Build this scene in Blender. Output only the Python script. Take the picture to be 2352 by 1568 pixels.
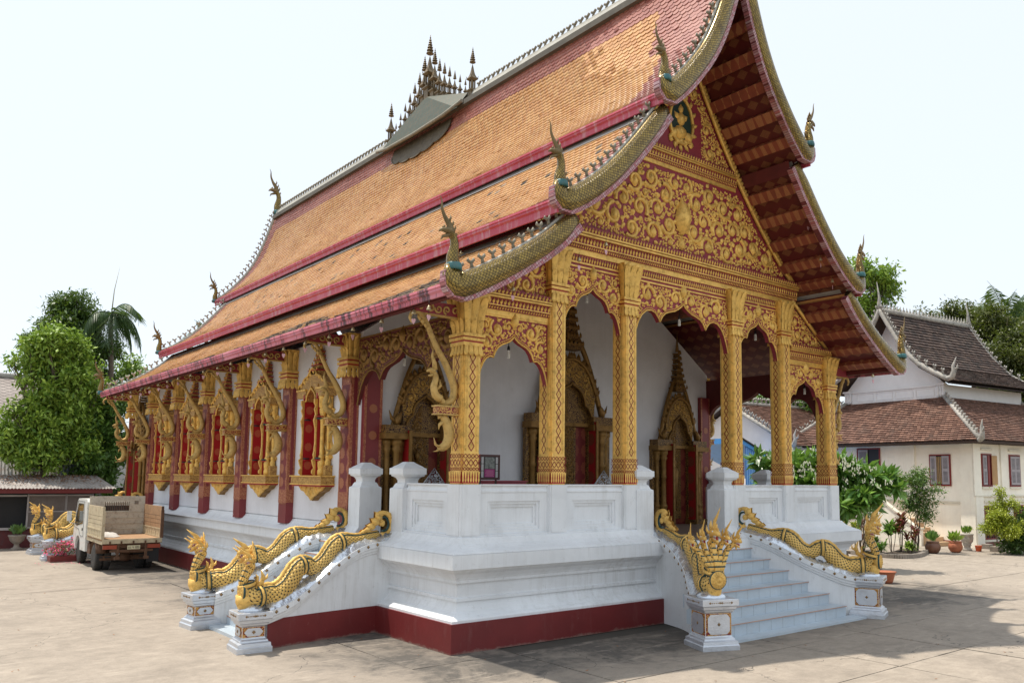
import bpy, math, random
import numpy as np
from mathutils import Vector, Matrix
random.seed(7); RNG = np.random.default_rng(11)
PI = math.pi; R = math.radians
scn = bpy.context.scene
col = scn.collection
for o in list(bpy.data.objects): bpy.data.objects.remove(o)

# ------------------------------------------------------------------ camera
RM = np.array([[0.76856437, -0.63969797, 0.00976311], [0.07352392, 0.07315548, -0.99460671], [0.63553366, 0.7651371, 0.1032578]])
CAM = np.array([-6.64051563, -10.12661474, 2.5])
cd = bpy.data.cameras.new('camera'); cam = bpy.data.objects.new('camera', cd); col.objects.link(cam)
cd.sensor_width = 36.0; cd.sensor_fit = 'HORIZONTAL'
cd.lens = 36.0 * 1912.8 / 2352.0
cd.shift_x = (1176.0 - 1263.47) / 2352.0
cd.shift_y = -(784.0 - 898.09) / 2352.0
mw = Matrix(((RM[0][0], -RM[1][0], -RM[2][0], CAM[0]), (RM[0][1], -RM[1][1], -RM[2][1], CAM[1]), (RM[0][2], -RM[1][2], -RM[2][2], CAM[2]), (0, 0, 0, 1)))
cam.matrix_world = mw
cd.clip_start = 0.1; cd.clip_end = 3000
scn.camera = cam

# ------------------------------------------------------------------ world and sun
SUN_DIR = Vector((-0.18, 0.30, 1.0)).normalized()      # towards the sun
SUN_EL = math.asin(SUN_DIR.z)
SUN_ROT = math.atan2(SUN_DIR.x, SUN_DIR.y)
w = bpy.data.worlds.new('World'); scn.world = w; w.use_nodes = True
wn = w.node_tree.nodes; wl = w.node_tree.links
for n in list(wn): wn.remove(n)
sky = wn.new('ShaderNodeTexSky'); sky.sky_type = 'NISHITA'; sky.sun_disc = False
sky.sun_elevation = SUN_EL; sky.sun_rotation = SUN_ROT
sky.air_density = 1.0; sky.dust_density = 1.2; sky.ozone_density = 2.0; sky.altitude = 0
# thin bright overcast haze veils the whole sky evenly; the blue shows faintly through it
mixn = wn.new('ShaderNodeMix'); mixn.data_type = 'RGBA'; mixn.blend_type = 'MIX'; mixn.inputs[0].default_value = 0.80
mixn.inputs[7].default_value = (6.30, 6.75, 7.15, 1)
bg = wn.new('ShaderNodeBackground'); bg.inputs['Strength'].default_value = 0.125
wo = wn.new('ShaderNodeOutputWorld')
wl.new(sky.outputs[0], mixn.inputs[6]); wl.new(mixn.outputs[2], bg.inputs['Color']); wl.new(bg.outputs[0], wo.inputs[0])
sd = bpy.data.lights.new('sun', 'SUN'); sun = bpy.data.objects.new('sun', sd); col.objects.link(sun)
sd.energy = 3.8; sd.angle = R(0.8); sd.color = (1.0, 0.93, 0.82)
sun.rotation_euler = SUN_DIR.to_track_quat('Z', 'Y').to_euler()
sun.location = (0, 0, 60)
scn.view_settings.view_transform = 'Standard'; scn.view_settings.look = 'None'
scn.view_settings.gamma = 1.0; scn.view_settings.exposure = 0.42
scn.view_settings.use_curve_mapping = False
scn.cycles.max_bounces = 6; scn.cycles.transparent_max_bounces = 8

# ------------------------------------------------------------------ materials
MATS = {}
def new_mat(name):
    m = bpy.data.materials.new(name); m.use_nodes = True
    nt = m.node_tree; b = nt.nodes['Principled BSDF']
    MATS[name] = m
    return m, nt, b
def nd(nt, t, **kw):
    n = nt.nodes.new(t)
    for k, v in kw.items():
        if k.startswith('i_'):
            key = k[2:]
            n.inputs[int(key) if key.isdigit() else key.replace('_', ' ')].default_value = v
        else: setattr(n, k, v)
    return n
def ramp(nt, src, stops):
    r = nt.nodes.new('ShaderNodeValToRGB'); e = r.color_ramp.elements
    while len(e) > 1: e.remove(e[-1])
    e[0].position = stops[0][0]; e[0].color = (*stops[0][1], 1)
    for p, c in stops[1:]:
        x = e.new(p); x.color = (*c, 1)
    nt.links.new(src, r.inputs[0]); return r
def mul(c, k): return tuple(min(1, x * k) for x in c)
def g3(v): return (v, v, v)
def mixc(nt, fac, a, b, mode='MIX'):
    m = nt.nodes.new('ShaderNodeMix'); m.data_type = 'RGBA'; m.blend_type = mode
    if isinstance(fac, (int, float)): m.inputs[0].default_value = fac
    else: nt.links.new(fac, m.inputs[0])
    for s, k in ((a, 6), (b, 7)):
        if isinstance(s, tuple): m.inputs[k].default_value = (*s[:3], 1)
        else: nt.links.new(s, m.inputs[k])
    return m.outputs[2]
def math_(nt, op, a, b=None, c=None):
    m = nt.nodes.new('ShaderNodeMath'); m.operation = op
    for i, s in enumerate((a, b, c)):
        if s is None: continue
        if isinstance(s, (int, float)): m.inputs[i].default_value = s
        else: nt.links.new(s, m.inputs[i])
    return m.outputs[0]
def noise(nt, scale, detail=4, rough=.6, vec=None, dist=0):
    n = nd(nt, 'ShaderNodeTexNoise'); n.inputs['Scale'].default_value = scale
    n.inputs['Detail'].default_value = detail; n.inputs['Roughness'].default_value = rough
    n.inputs['Distortion'].default_value = dist
    if vec is None: vec = coords(nt)
    nt.links.new(vec, n.inputs['Vector']); return n.outputs[0]
def coords(nt, kind='Position'):
    if kind == 'Position':
        return nt.nodes.new('ShaderNodeNewGeometry').outputs['Position']
    return nt.nodes.new('ShaderNodeTexCoord').outputs[kind]
def mapping(nt, vec, scale=(1, 1, 1), rot=(0, 0, 0), loc=(0, 0, 0)):
    m = nt.nodes.new('ShaderNodeMapping'); m.inputs['Scale'].default_value = scale
    m.inputs['Rotation'].default_value = rot; m.inputs['Location'].default_value = loc
    nt.links.new(vec, m.inputs['Vector']); return m.outputs[0]
def bump(nt, b, h, strength=.3, dist=.01):
    n = nt.nodes.new('ShaderNodeBump'); n.inputs['Strength'].default_value = strength; n.inputs['Distance'].default_value = dist
    nt.links.new(h, n.inputs['Height']); nt.links.new(n.outputs[0], b.inputs['Normal'])
def simple(name, c, rough=.6, metal=0, var=.18, scale=2.5, bscale=0, bstr=.2, spec=None, fine=0, kind='Position', dirt=None, dirtamt=.5):
    """painted or raw surface: base colour with slow and fine variation, optional grime"""
    m, nt, b = new_mat(name)
    v = coords(nt, kind)
    n1 = noise(nt, scale, 5, .65, v)
    r = ramp(nt, n1, [(.25, mul(c, 1 - var)), (.75, mul(c, 1 + var))])
    out = r.outputs[0]
    if fine:
        n2 = noise(nt, scale * 18, 3, .6, v)
        rr = ramp(nt, n2, [(.3, g3(1 - fine)), (.7, g3(1.0))])
        out = mixc(nt, 1.0, out, rr.outputs[0], 'MULTIPLY')
    if dirt:
        n3 = noise(nt, scale * 1.7, 8, .75, v)
        rr = ramp(nt, n3, [(.52, g3(0)), (.72, g3(dirtamt))])
        out = mixc(nt, rr.outputs[0], out, dirt)
    nt.links.new(out, b.inputs['Base Color'])
    b.inputs['Roughness'].default_value = rough; b.inputs['Metallic'].default_value = metal
    if spec is not None: b.inputs['Specular IOR Level'].default_value = spec
    if bscale:
        bump(nt, b, noise(nt, bscale, 4, .6, v), bstr, .01)
    return m

# plaster with downward streaks
def plaster(name, c, streak=(.33, .31, .27), amt=.34, rough=.75):
    m, nt, b = new_mat(name); v = coords(nt)
    n1 = noise(nt, 1.3, 6, .6, v)
    r = ramp(nt, n1, [(.3, mul(c, .9)), (.7, mul(c, 1.06))])
    vs = mapping(nt, v, (9, 9, .7))
    n2 = noise(nt, 1.0, 6, .7, vs)
    f = ramp(nt, n2, [(.47, g3(0)), (.72, g3(amt))])
    patch = ramp(nt, noise(nt, .55, 4, .6, v), [(.42, g3(.15)), (.62, g3(1.0))])
    out = mixc(nt, math_(nt, 'MULTIPLY', f.outputs[0], patch.outputs[0]), r.outputs[0], streak)
    npt = noise(nt, 1.7, 3, .5, v, .4); fp = ramp(nt, npt, [(.56, g3(0)), (.575, g3(.16))]); out = mixc(nt, fp.outputs[0], out, mul(c, 1.12))
    n4 = noise(nt, 7, 8, .8, v)
    f2 = ramp(nt, n4, [(.58, g3(0)), (.70, g3(amt * .9))])
    n6 = noise(nt, 1.0, 8, .8, mapping(nt, v, (22, 22, .45))); f6 = ramp(nt, n6, [(.60, g3(0)), (.66, g3(amt))]); out = mixc(nt, f6.outputs[0], out, mul(streak, .7))
    out = mixc(nt, f2.outputs[0], out, mul(streak, .8))
    # damp grime near the ground
    sx = nt.nodes.new('ShaderNodeSeparateXYZ'); nt.links.new(v, sx.inputs[0])
    nt.links.new(out, b.inputs['Base Color']); b.inputs['Roughness'].default_value = rough
    b.inputs['Specular IOR Level'].default_value = .3
    bump(nt, b, noise(nt, 14, 5, .6, v), .12, .01)
    return m
WHITE = plaster('white_plaster', (.72, .74, .76))
WHITE2 = plaster('wall_plaster', (.70, .70, .73), amt=.12)
CREAM = plaster('cream_plaster', (.93, .88, .76), streak=(.66, .56, .42), amt=.2)
def dusty(name, c, rough, dust=(.30, .25, .20)):
    """painted foot of a wall: chips, scuffs and pale dust splashed up from the paving"""
    m, nt, b = new_mat(name); v = coords(nt)
    r = ramp(nt, noise(nt, 1.1, 6, .65, v), [(.3, mul(c, .85)), (.7, mul(c, 1.2))])
    n2 = noise(nt, 1.0, 7, .75, mapping(nt, v, (5, 5, 1.1))); f = ramp(nt, n2, [(.55, g3(0)), (.80, g3(.30))])
    out = mixc(nt, f.outputs[0], r.outputs[0], (.26, .13, .12))
    sp = nt.nodes.new('ShaderNodeSeparateXYZ'); nt.links.new(v, sp.inputs[0])
    h = math_(nt, 'ADD', math_(nt, 'MULTIPLY', sp.outputs[2], -9.0), math_(nt, 'MULTIPLY', noise(nt, 3.5, 7, .75, v), 1.7))
    f2 = ramp(nt, h, [(.55, g3(0)), (.95, g3(.55))]); out = mixc(nt, f2.outputs[0], out, dust)
    n4 = noise(nt, 16, 6, .7, v); f3 = ramp(nt, n4, [(.66, g3(0)), (.70, g3(.6))]); out = mixc(nt, f3.outputs[0], out, (.34, .20, .17))
    nt.links.new(out, b.inputs['Base Color']); b.inputs['Roughness'].default_value = rough
    bump(nt, b, noise(nt, 20, 5, .6, v), .2, .01); return m
MAROON = dusty('maroon_paint', (.145, .014, .014), .55)
SILVER = simple('silver_paint', (.60, .63, .68), .36, metal=.65, var=.1, scale=3, bscale=38, bstr=.5, dirt=(.2, .19, .18), dirtamt=.35)
SILVERW = simple('silver_wave', (.66, .71, .78), .24, metal=.75, var=.12, scale=6, bscale=11, bstr=1.0)
STUD = simple('gold_stud', (.22, .13, .05), .5, metal=.3, var=.3, scale=8)
# gold paints
def gold(name, c, rough=.42, metal=.45, bs=60, bstr=.5, dirt=(.10, .055, .02)):
    m, nt, b = new_mat(name); v = coords(nt)
    n1 = noise(nt, 3.0, 6, .65, v)
    r = ramp(nt, n1, [(.3, mul(c, .78)), (.7, mul(c, 1.12))])
    n3 = noise(nt, 11, 8, .78, v)
    f = ramp(nt, n3, [(.50, g3(0)), (.70, g3(.60))])
    nw = noise(nt, 2.2, 8, .8, v); fw = ramp(nt, nw, [(.56, g3(0)), (.66, g3(.45))])
    r_o = mixc(nt, fw.outputs[0], r.outputs[0], mul(c, .62))
    out = mixc(nt, f.outputs[0], r_o, dirt)
    nt.links.new(out, b.inputs['Base Color']); b.inputs['Metallic'].default_value = metal
    rg_ = ramp(nt, n3, [(.35, g3(rough * .8)), (.7, g3(min(1, rough * 1.7)))]); nt.links.new(rg_.outputs[0], b.inputs['Roughness'])
    bump(nt, b, noise(nt, bs, 3, .6, v), bstr, .008)
    return m
GOLD = gold('gold_paint', (.80, .50, .125), dirt=(.12, .06, .025))
GOLDC = gold('column_gold', (.84, .54, .15), bs=90, bstr=.7)
GOLDS = gold('naga_gold', (.78, .49, .13), rough=.48, metal=.25)
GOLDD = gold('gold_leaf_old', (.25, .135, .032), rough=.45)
REDBG = simple('red_ground', (.27, .028, .042), .6, var=.2, scale=4, fine=.15)
REDP = simple('red_lacquer', (.36, .014, .016), .45, var=.12, scale=1.6)
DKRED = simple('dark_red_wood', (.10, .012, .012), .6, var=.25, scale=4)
GREENL = simple('dark_green_line', (.012, .05, .05), .45, var=.2)
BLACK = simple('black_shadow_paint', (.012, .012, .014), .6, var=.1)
MOUTHR = simple('mouth_red', (.30, .012, .012), .4)
TOOTH = simple('tooth_white', (.7, .7, .66), .4)
# fascia board: pink-red, moulded, weathered drips that follow the weather side
m, nt, b = new_mat('fascia_paint'); v = coords(nt)
n1 = noise(nt, 1.2, 5, .6, v)
r_ = ramp(nt, n1, [(.3, (.40, .030, .060)), (.7, (.50, .085, .13))])
n2 = noise(nt, 1.0, 6, .75, mapping(nt, v, (3, 7, .9)))
f_ = ramp(nt, n2, [(.50, g3(0)), (.62, g3(.55))])
o_ = mixc(nt, f_.outputs[0], r_.outputs[0], (.55, .34, .36))
nt.links.new(o_, b.inputs['Base Color']); b.inputs['Roughness'].default_value = .5
FASCIA = m
m, nt, b = new_mat('fascia_weathered'); v = coords(nt)
n1 = noise(nt, 1.2, 5, .6, v)
r_ = ramp(nt, n1, [(.3, (.46, .07, .11)), (.7, (.62, .23, .28))])
n2 = noise(nt, 1.0, 7, .8, mapping(nt, v, (3, 5, .5)))
f_ = ramp(nt, n2, [(.50, g3(0)), (.57, g3(.88))])
o_ = mixc(nt, f_.outputs[0], r_.outputs[0], (.05, .025, .03))
nt.links.new(o_, b.inputs['Base Color']); b.inputs['Roughness'].default_value = .6
FASCIAW = m
GREY = simple('grey_flashing', (.30, .28, .26), .7, var=.2, fine=.2)
# roof tiles: colour per tile from a face attribute
def tile_mat(name, ca, cb, cc, rough=.42, stain=None):
    m, nt, b = new_mat(name)
    a = nd(nt, 'ShaderNodeAttribute', attribute_name='tint')
    r = ramp(nt, a.outputs['Fac'], [(0, ca), (.5, cb), (1, cc)])
    v = coords(nt)
    n = noise(nt, 24, 4, .6, v); rr = ramp(nt, n, [(.3, g3(.82)), (.7, g3(1.0))])
    out = mixc(nt, 1.0, r.outputs[0], rr.outputs[0], 'MULTIPLY')
    nn = noise(nt, .9, 6, .75, v)
    st = ramp(nt, nn, [(.52, g3(0)), (.75, g3(.14 if stain is None else stain))])
    out = mixc(nt, st.outputs[0], out, (.10, .085, .07))
    ns = noise(nt, 1.0, 7, .8, mapping(nt, v, (.5, 5.5, .5))); s2 = ramp(nt, ns, [(.60, g3(0)), (.76, g3(.16))]); out = mixc(nt, s2.outputs[0], out, (.12, .09, .06))
    nt.links.new(out, b.inputs['Base Color']); b.inputs['Roughness'].default_value = rough
    return m
TILE_O = tile_mat('tile_orange', (.54, .245, .080), (.63, .315, .108), (.69, .385, .15), rough=.36)
TILE_R = tile_mat('tile_mauve', (.33, .105, .08), (.39, .14, .105), (.44, .18, .135), rough=.38)
TILE_D = tile_mat('tile_blackened', (.035, .03, .028), (.12, .09, .07), (.42, .30, .20), rough=.7)
TILE_OLD = tile_mat('tile_old_brown', (.12, .060, .042), (.19, .098, .070), (.28, .155, .11), rough=.8, stain=.55)
TILE_OLD2 = tile_mat('tile_old_dark', (.035, .024, .02), (.075, .045, .036), (.12, .08, .062), rough=.8, stain=.7)
# mosaic (small mirror chips) for the bargeboards: diamond lattice in uv
def mosaic(name, ca, cb, line, sc=26.0, rough=.25, metal=.6, uv=True):
    m, nt, b = new_mat(name)
    v = coords(nt, 'UV')
    mp = mapping(nt, v, (sc, sc, sc), (0, 0, R(45)))
    br = nd(nt, 'ShaderNodeTexBrick', offset=0.0, squash=1.0)
    br.inputs['Scale'].default_value = 1.0; br.inputs['Mortar Size'].default_value = .09
    br.inputs['Brick Width'].default_value = 1.0; br.inputs['Row Height'].default_value = 1.0
    br.inputs['Color1'].default_value = (*ca, 1); br.inputs['Color2'].default_value = (*cb, 1); br.inputs['Mortar'].default_value = (*line, 1)
    nt.links.new(mp, br.inputs['Vector'])
    p = coords(nt); n = noise(nt, 1.6, 7, .75, p)
    st = ramp(nt, n, [(.48, g3(0)), (.75, g3(.6))])
    out = mixc(nt, st.outputs[0], br.outputs[0], (.06, .04, .022))
    nt.links.new(out, b.inputs['Base Color']); b.inputs['Roughness'].default_value = rough; b.inputs['Metallic'].default_value = metal
    bump(nt, b, br.outputs[1], .5, -.006)
    return m
MOSG = mosaic('gold_mosaic', (.36, .245, .06), (.19, .13, .04), (.04, .03, .015), sc=22.0)
MOSP = mosaic('pink_mosaic', (.40, .12, .13), (.50, .33, .34), (.16, .04, .05), metal=.2, sc=22.0)
MOSW = simple('chalk_capping', (.46, .44, .38), .6, var=.25, fine=.3, dirt=(.25, .2, .12), dirtamt=.5)
VERD = simple('teal_collar', (.03, .13, .14), .5, var=.3, dirt=(.2, .2, .15), dirtamt=.4)
BRONZE = gold('finial_bronze', (.20, .14, .06), rough=.55, metal=.2, dirt=(.06, .06, .04))
CREST = simple('crest_grey', (.27, .24, .18), .7, var=.3, scale=6, fine=.3)
# naga scales: gold scales with dark pits between them, laid out in uv
m, nt, b = new_mat('naga_scales')
v = coords(nt, 'UV'); mp = mapping(nt, v, (19, 19, 19), (0, 0, R(45)))
sp = nt.nodes.new('ShaderNodeSeparateXYZ'); nt.links.new(mp, sp.inputs[0])
fx = math_(nt, 'ABSOLUTE', math_(nt, 'SUBTRACT', math_(nt, 'FRACT', sp.outputs[0]), .5))
fy = math_(nt, 'ABSOLUTE', math_(nt, 'SUBTRACT', math_(nt, 'FRACT', sp.outputs[1]), .5))
mx = math_(nt, 'MINIMUM', fx, fy)             # 0.5 at lattice crossings -> pit
pit = math_(nt, 'GREATER_THAN', mx, .30)
hgt = math_(nt, 'MAXIMUM', fx, fy)
p = coords(nt); n1 = noise(nt, 4, 5, .6, p)
r_ = ramp(nt, n1, [(.3, (.66, .41, .10)), (.7, (.82, .55, .17))])
sh = ramp(nt, hgt, [(.36, g3(1.0)), (.5, g3(.62))])
o_ = mixc(nt, 1.0, r_.outputs[0], sh.outputs[0], 'MULTIPLY')
wn_ = ramp(nt, noise(nt, 7, 8, .8, p), [(.52, g3(0)), (.68, g3(.5))]); o_ = mixc(nt, wn_.outputs[0], o_, (.26, .17, .07))
o_ = mixc(nt, pit, o_, (.02, .018, .012))
nt.links.new(o_, b.inputs['Base Color']); b.inputs['Roughness'].default_value = .5; b.inputs['Metallic'].default_value = .22
bump(nt, b, hgt, .8, -.02)
SCALES = m
# stencilled dark red soffit: gold diamonds and rosettes
def stencil(name, base, gold_c, sc, thr=.30, uvk='UV', rosette=True, rough=.55, band=False):
    m, nt, b = new_mat(name)
    v = coords(nt, uvk); mp = mapping(nt, v, (sc, sc, sc))
    sp = nt.nodes.new('ShaderNodeSeparateXYZ'); nt.links.new(mp, sp.inputs[0])
    fx = math_(nt, 'SUBTRACT', math_(nt, 'FRACT', sp.outputs[0]), .5)
    fy = math_(nt, 'SUBTRACT', math_(nt, 'FRACT', sp.outputs[1]), .5)
    ax = math_(nt, 'ABSOLUTE', fx); ay = math_(nt, 'ABSOLUTE', fy)
    dia = math_(nt, 'ADD', ax, math_(nt, 'MULTIPLY', ay, .75))
    if rosette:
        rr = math_(nt, 'SQRT', math_(nt, 'ADD', math_(nt, 'MULTIPLY', fx, fx), math_(nt, 'MULTIPLY', fy, fy)))
        at = math_(nt, 'ARCTAN2', fy, fx)
        pet = math_(nt, 'MULTIPLY', math_(nt, 'COSINE', math_(nt, 'MULTIPLY', at, 12.0)), .03)
        d = math_(nt, 'ADD', rr, pet)
    else: d = dia
    ins = math_(nt, 'LESS_THAN', d, thr)
    rings = math_(nt, 'GREATER_THAN', math_(nt, 'SINE', math_(nt, 'MULTIPLY', d, 75.0)), -.1)
    f = math_(nt, 'MULTIPLY', ins, math_(nt, 'ADD', math_(nt, 'MULTIPLY', rings, .75), .15))
    p = coords(nt); n1 = noise(nt, 3, 5, .6, p)
    r_ = ramp(nt, n1, [(.3, mul(base, .8)), (.7, mul(base, 1.15))])
    o_ = mixc(nt, f, r_.outputs[0], gold_c)
    nt.links.new(o_, b.inputs['Base Color']); b.inputs['Roughness'].default_value = rough
    return m
SOFFIT = stencil('soffit_stencil', (.105, .010, .010), (.26, .11, .045), 3.2, .34, rosette=False)
BEAMST = stencil('beam_stencil', (.23, .055, .028), (.42, .19, .075), 5.0, .40, rosette=False)
ROSET = stencil('rosette_panel', (.17, .012, .014), (.48, .20, .08), 3.6, .36)
ROSETD = stencil('rosette_door', (.14, .010, .010), (.26, .07, .03), 2.6, .42)
ROSEW = stencil('rosette_shutter', (.36, .014, .016), (.50, .17, .07), 2.9, .34)
# filigree band: thin gold curls on red
def filigree(name, base, gc, sc, kind='Position'):
    m, nt, b = new_mat(name); v = coords(nt, kind)
    vo = nd(nt, 'ShaderNodeTexVoronoi', feature='DISTANCE_TO_EDGE'); vo.inputs['Scale'].default_value = sc
    nt.links.new(v, vo.inputs['Vector'])
    w_ = nd(nt, 'ShaderNodeTexVoronoi', feature='F1'); w_.inputs['Scale'].default_value = sc; nt.links.new(v, w_.inputs['Vector'])
    ring = math_(nt, 'ABSOLUTE', math_(nt, 'SUBTRACT', math_(nt, 'MULTIPLY', w_.outputs[0], 1.0), .28))
    f = math_(nt, 'LESS_THAN', math_(nt, 'MINIMUM', vo.outputs[0], ring), .085)
    o_ = mixc(nt, f, base, gc)
    nt.links.new(o_, b.inputs['Base Color']); b.inputs['Roughness'].default_value = .5
    b.inputs['Metallic'].default_value = .2
    bump(nt, b, f, .6, .01)
    return m
FILI = filigree('filigree_red_gold', (.20, .02, .02), (.55, .31, .08), 15)
FILIG = filigree('filigree_gold', (.26, .11, .03), (.60, .37, .10), 24)
FILID = filigree('filigree_dark_gold', (.035, .010, .008), (.27, .15, .035), 18)
STBAND = filigree('stencil_band', (.22, .018, .020), (.50, .22, .10), 34)
WIRE = simple('silver_filigree', (.35, .36, .38), .35, metal=.7, var=.2)

# concrete ground
def concrete(name, c, dark):
    m, nt, b = new_mat(name); v = coords(nt)
    n0 = noise(nt, .16, 4, .5, v)
    n1 = noise(nt, .8, 9, .72, v, .6); n2 = noise(nt, 5.5, 8, .7, v)
    n5 = noise(nt, 38, 4, .6, v)
    r = ramp(nt, n1, [(.30, mul(c, .78)), (.5, c), (.72, mul(c, 1.13))])
    fine = ramp(nt, n2, [(.3, g3(.80)), (.65, g3(1.05))])
    out = mixc(nt, 1.0, r.outputs[0], fine.outputs[0], 'MULTIPLY')
    gr = ramp(nt, n5, [(.3, g3(.84)), (.7, g3(1.0))])
    out = mixc(nt, 1.0, out, gr.outputs[0], 'MULTIPLY')
    # dark stain close to the temple, fading with distance; also paints in its ground shade
    sp = nt.nodes.new('ShaderNodeSeparateXYZ'); nt.links.new(v, sp.inputs[0])
    dx = math_(nt, 'MAXIMUM', math_(nt, 'SUBTRACT', -.6, sp.outputs[0]), math_(nt, 'SUBTRACT', sp.outputs[0], 13.0))
    dy = math_(nt, 'SUBTRACT', -1.2, sp.outputs[1])
    dd = math_(nt, 'MAXIMUM', math_(nt, 'MAXIMUM', dx, dy), 0.0)
    prox = math_(nt, 'SUBTRACT', 1.0, math_(nt, 'MULTIPLY', dd, .42))
    m1 = math_(nt, 'ADD', math_(nt, 'MULTIPLY', prox, .42), math_(nt, 'SUBTRACT', n1, .62))
    m1 = math_(nt, 'ADD', m1, math_(nt, 'MULTIPLY', math_(nt, 'SUBTRACT', n2, .5), .5))
    mm = ramp(nt, m1, [(.08, g3(0)), (.34, g3(.80))])
    out = mixc(nt, mm.outputs[0], out, dark)
    # pale scuffs, drawn out along x
    n3 = noise(nt, 1.0, 7, .7, mapping(nt, v, (1.1, 5, 1)))
    sc = ramp(nt, n3, [(.55, g3(0)), (.70, g3(.55))])
    out = mixc(nt, sc.outputs[0], out, mul(c, 1.3))
    n8 = noise(nt, 60, 5, .8, v); s8 = ramp(nt, n8, [(.63, g3(0)), (.70, g3(.55))]); out = mixc(nt, s8.outputs[0], out, mul(c, .45))
    n9 = noise(nt, .45, 10, .8, v, 1.2); s9 = ramp(nt, n9, [(.53, g3(0)), (.60, g3(.32))]); out = mixc(nt, s9.outputs[0], out, mul(c, .62))
    n7 = noise(nt, 3.1, 9, .8, v); s7 = ramp(nt, n7, [(.62, g3(0)), (.68, g3(.45))])
    out = mixc(nt, s7.outputs[0], out, mul(c, .6))
    # hairline cracks
    vo = nd(nt, 'ShaderNodeTexVoronoi', feature='DISTANCE_TO_EDGE'); vo.inputs['Scale'].default_value = .23
    dv = nt.nodes.new('ShaderNodeVectorMath'); dv.operation = 'ADD'
    nz = nd(nt, 'ShaderNodeTexNoise'); nz.inputs['Scale'].default_value = 1.3; nz.inputs['Detail'].default_value = 6; nt.links.new(v, nz.inputs['Vector'])
    nt.links.new(v, dv.inputs[0]); nt.links.new(nz.outputs['Color'], dv.inputs[1]); nt.links.new(dv.outputs[0], vo.inputs['Vector'])
    ck = math_(nt, 'LESS_THAN', vo.outputs[0], .0011)
    out = mixc(nt, math_(nt, 'MULTIPLY', ck, .75), out, (.06, .055, .05))
    nt.links.new(out, b.inputs['Base Color']); b.inputs['Roughness'].default_value = .85
    b.inputs['Specular IOR Level'].default_value = .25
    bump(nt, b, n2, .25, .02)
    return m
CONC = concrete('courtyard_concrete', (.355, .303, .248), (.040, .040, .040))
JOINT = simple('joint_dirt', (.06, .055, .045), .9)
EARTH = simple('far_earth', (.16, .14, .09), .9, var=.3, scale=.5)
# foliage
def leafmat(name, c, c2, rough=.45, trans=.25):
    m, nt, b = new_mat(name)
    a = nd(nt, 'ShaderNodeAttribute', attribute_name='tint')
    r = ramp(nt, a.outputs['Fac'], [(0, c), (1, c2)])
    nt.links.new(r.outputs[0], b.inputs['Base Color']); b.inputs['Roughness'].default_value = rough
    b.inputs['Specular IOR Level'].default_value = .5
    tr = nt.nodes.new('ShaderNodeBsdfTranslucent'); nt.links.new(mixc(nt, .5, r.outputs[0], (.20, .30, .02)), tr.inputs[0])
    mx = nt.nodes.new('ShaderNodeMixShader'); mx.inputs[0].default_value = trans
    nt.links.new(b.outputs[0], mx.inputs[1]); nt.links.new(tr.outputs[0], mx.inputs[2])
    nt.links.new(mx.outputs[0], nt.nodes['Material Output'].inputs[0])
    return m
LF_LIGHT = leafmat('leaf_light_green', (.05, .14, .015), (.42, .58, .09))
LF_MID = leafmat('leaf_mid_green', (.03, .08, .015), (.13, .24, .04))
LF_DARK = leafmat('leaf_dark_green', (.018, .045, .010), (.07, .13, .025))
LF_OLIVE = leafmat('leaf_olive', (.05, .07, .018), (.13, .14, .035))
LF_PALM = leafmat('leaf_palm', (.03, .07, .025), (.08, .14, .05))
LF_GLOSS = leafmat('leaf_glossy', (.05, .15, .03), (.24, .42, .08), rough=.3)
LF_YELL = leafmat('leaf_yellow_green', (.20, .27, .02), (.48, .52, .05))
LF_RED = leafmat('leaf_dark_red', (.09, .018, .025), (.26, .05, .045))
PETALW = simple('petal_white', (.80, .78, .62), .6, var=.1, scale=20)
PETALP = simple('petal_pink', (.75, .10, .22), .6, var=.2, scale=20)
DEADL = simple('dead_leaves', (.26, .12, .05), .85, var=.5, scale=14)
BARK = simple('bark', (.13, .10, .075), .9, var=.3, scale=5, bscale=25, bstr=.6)
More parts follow.
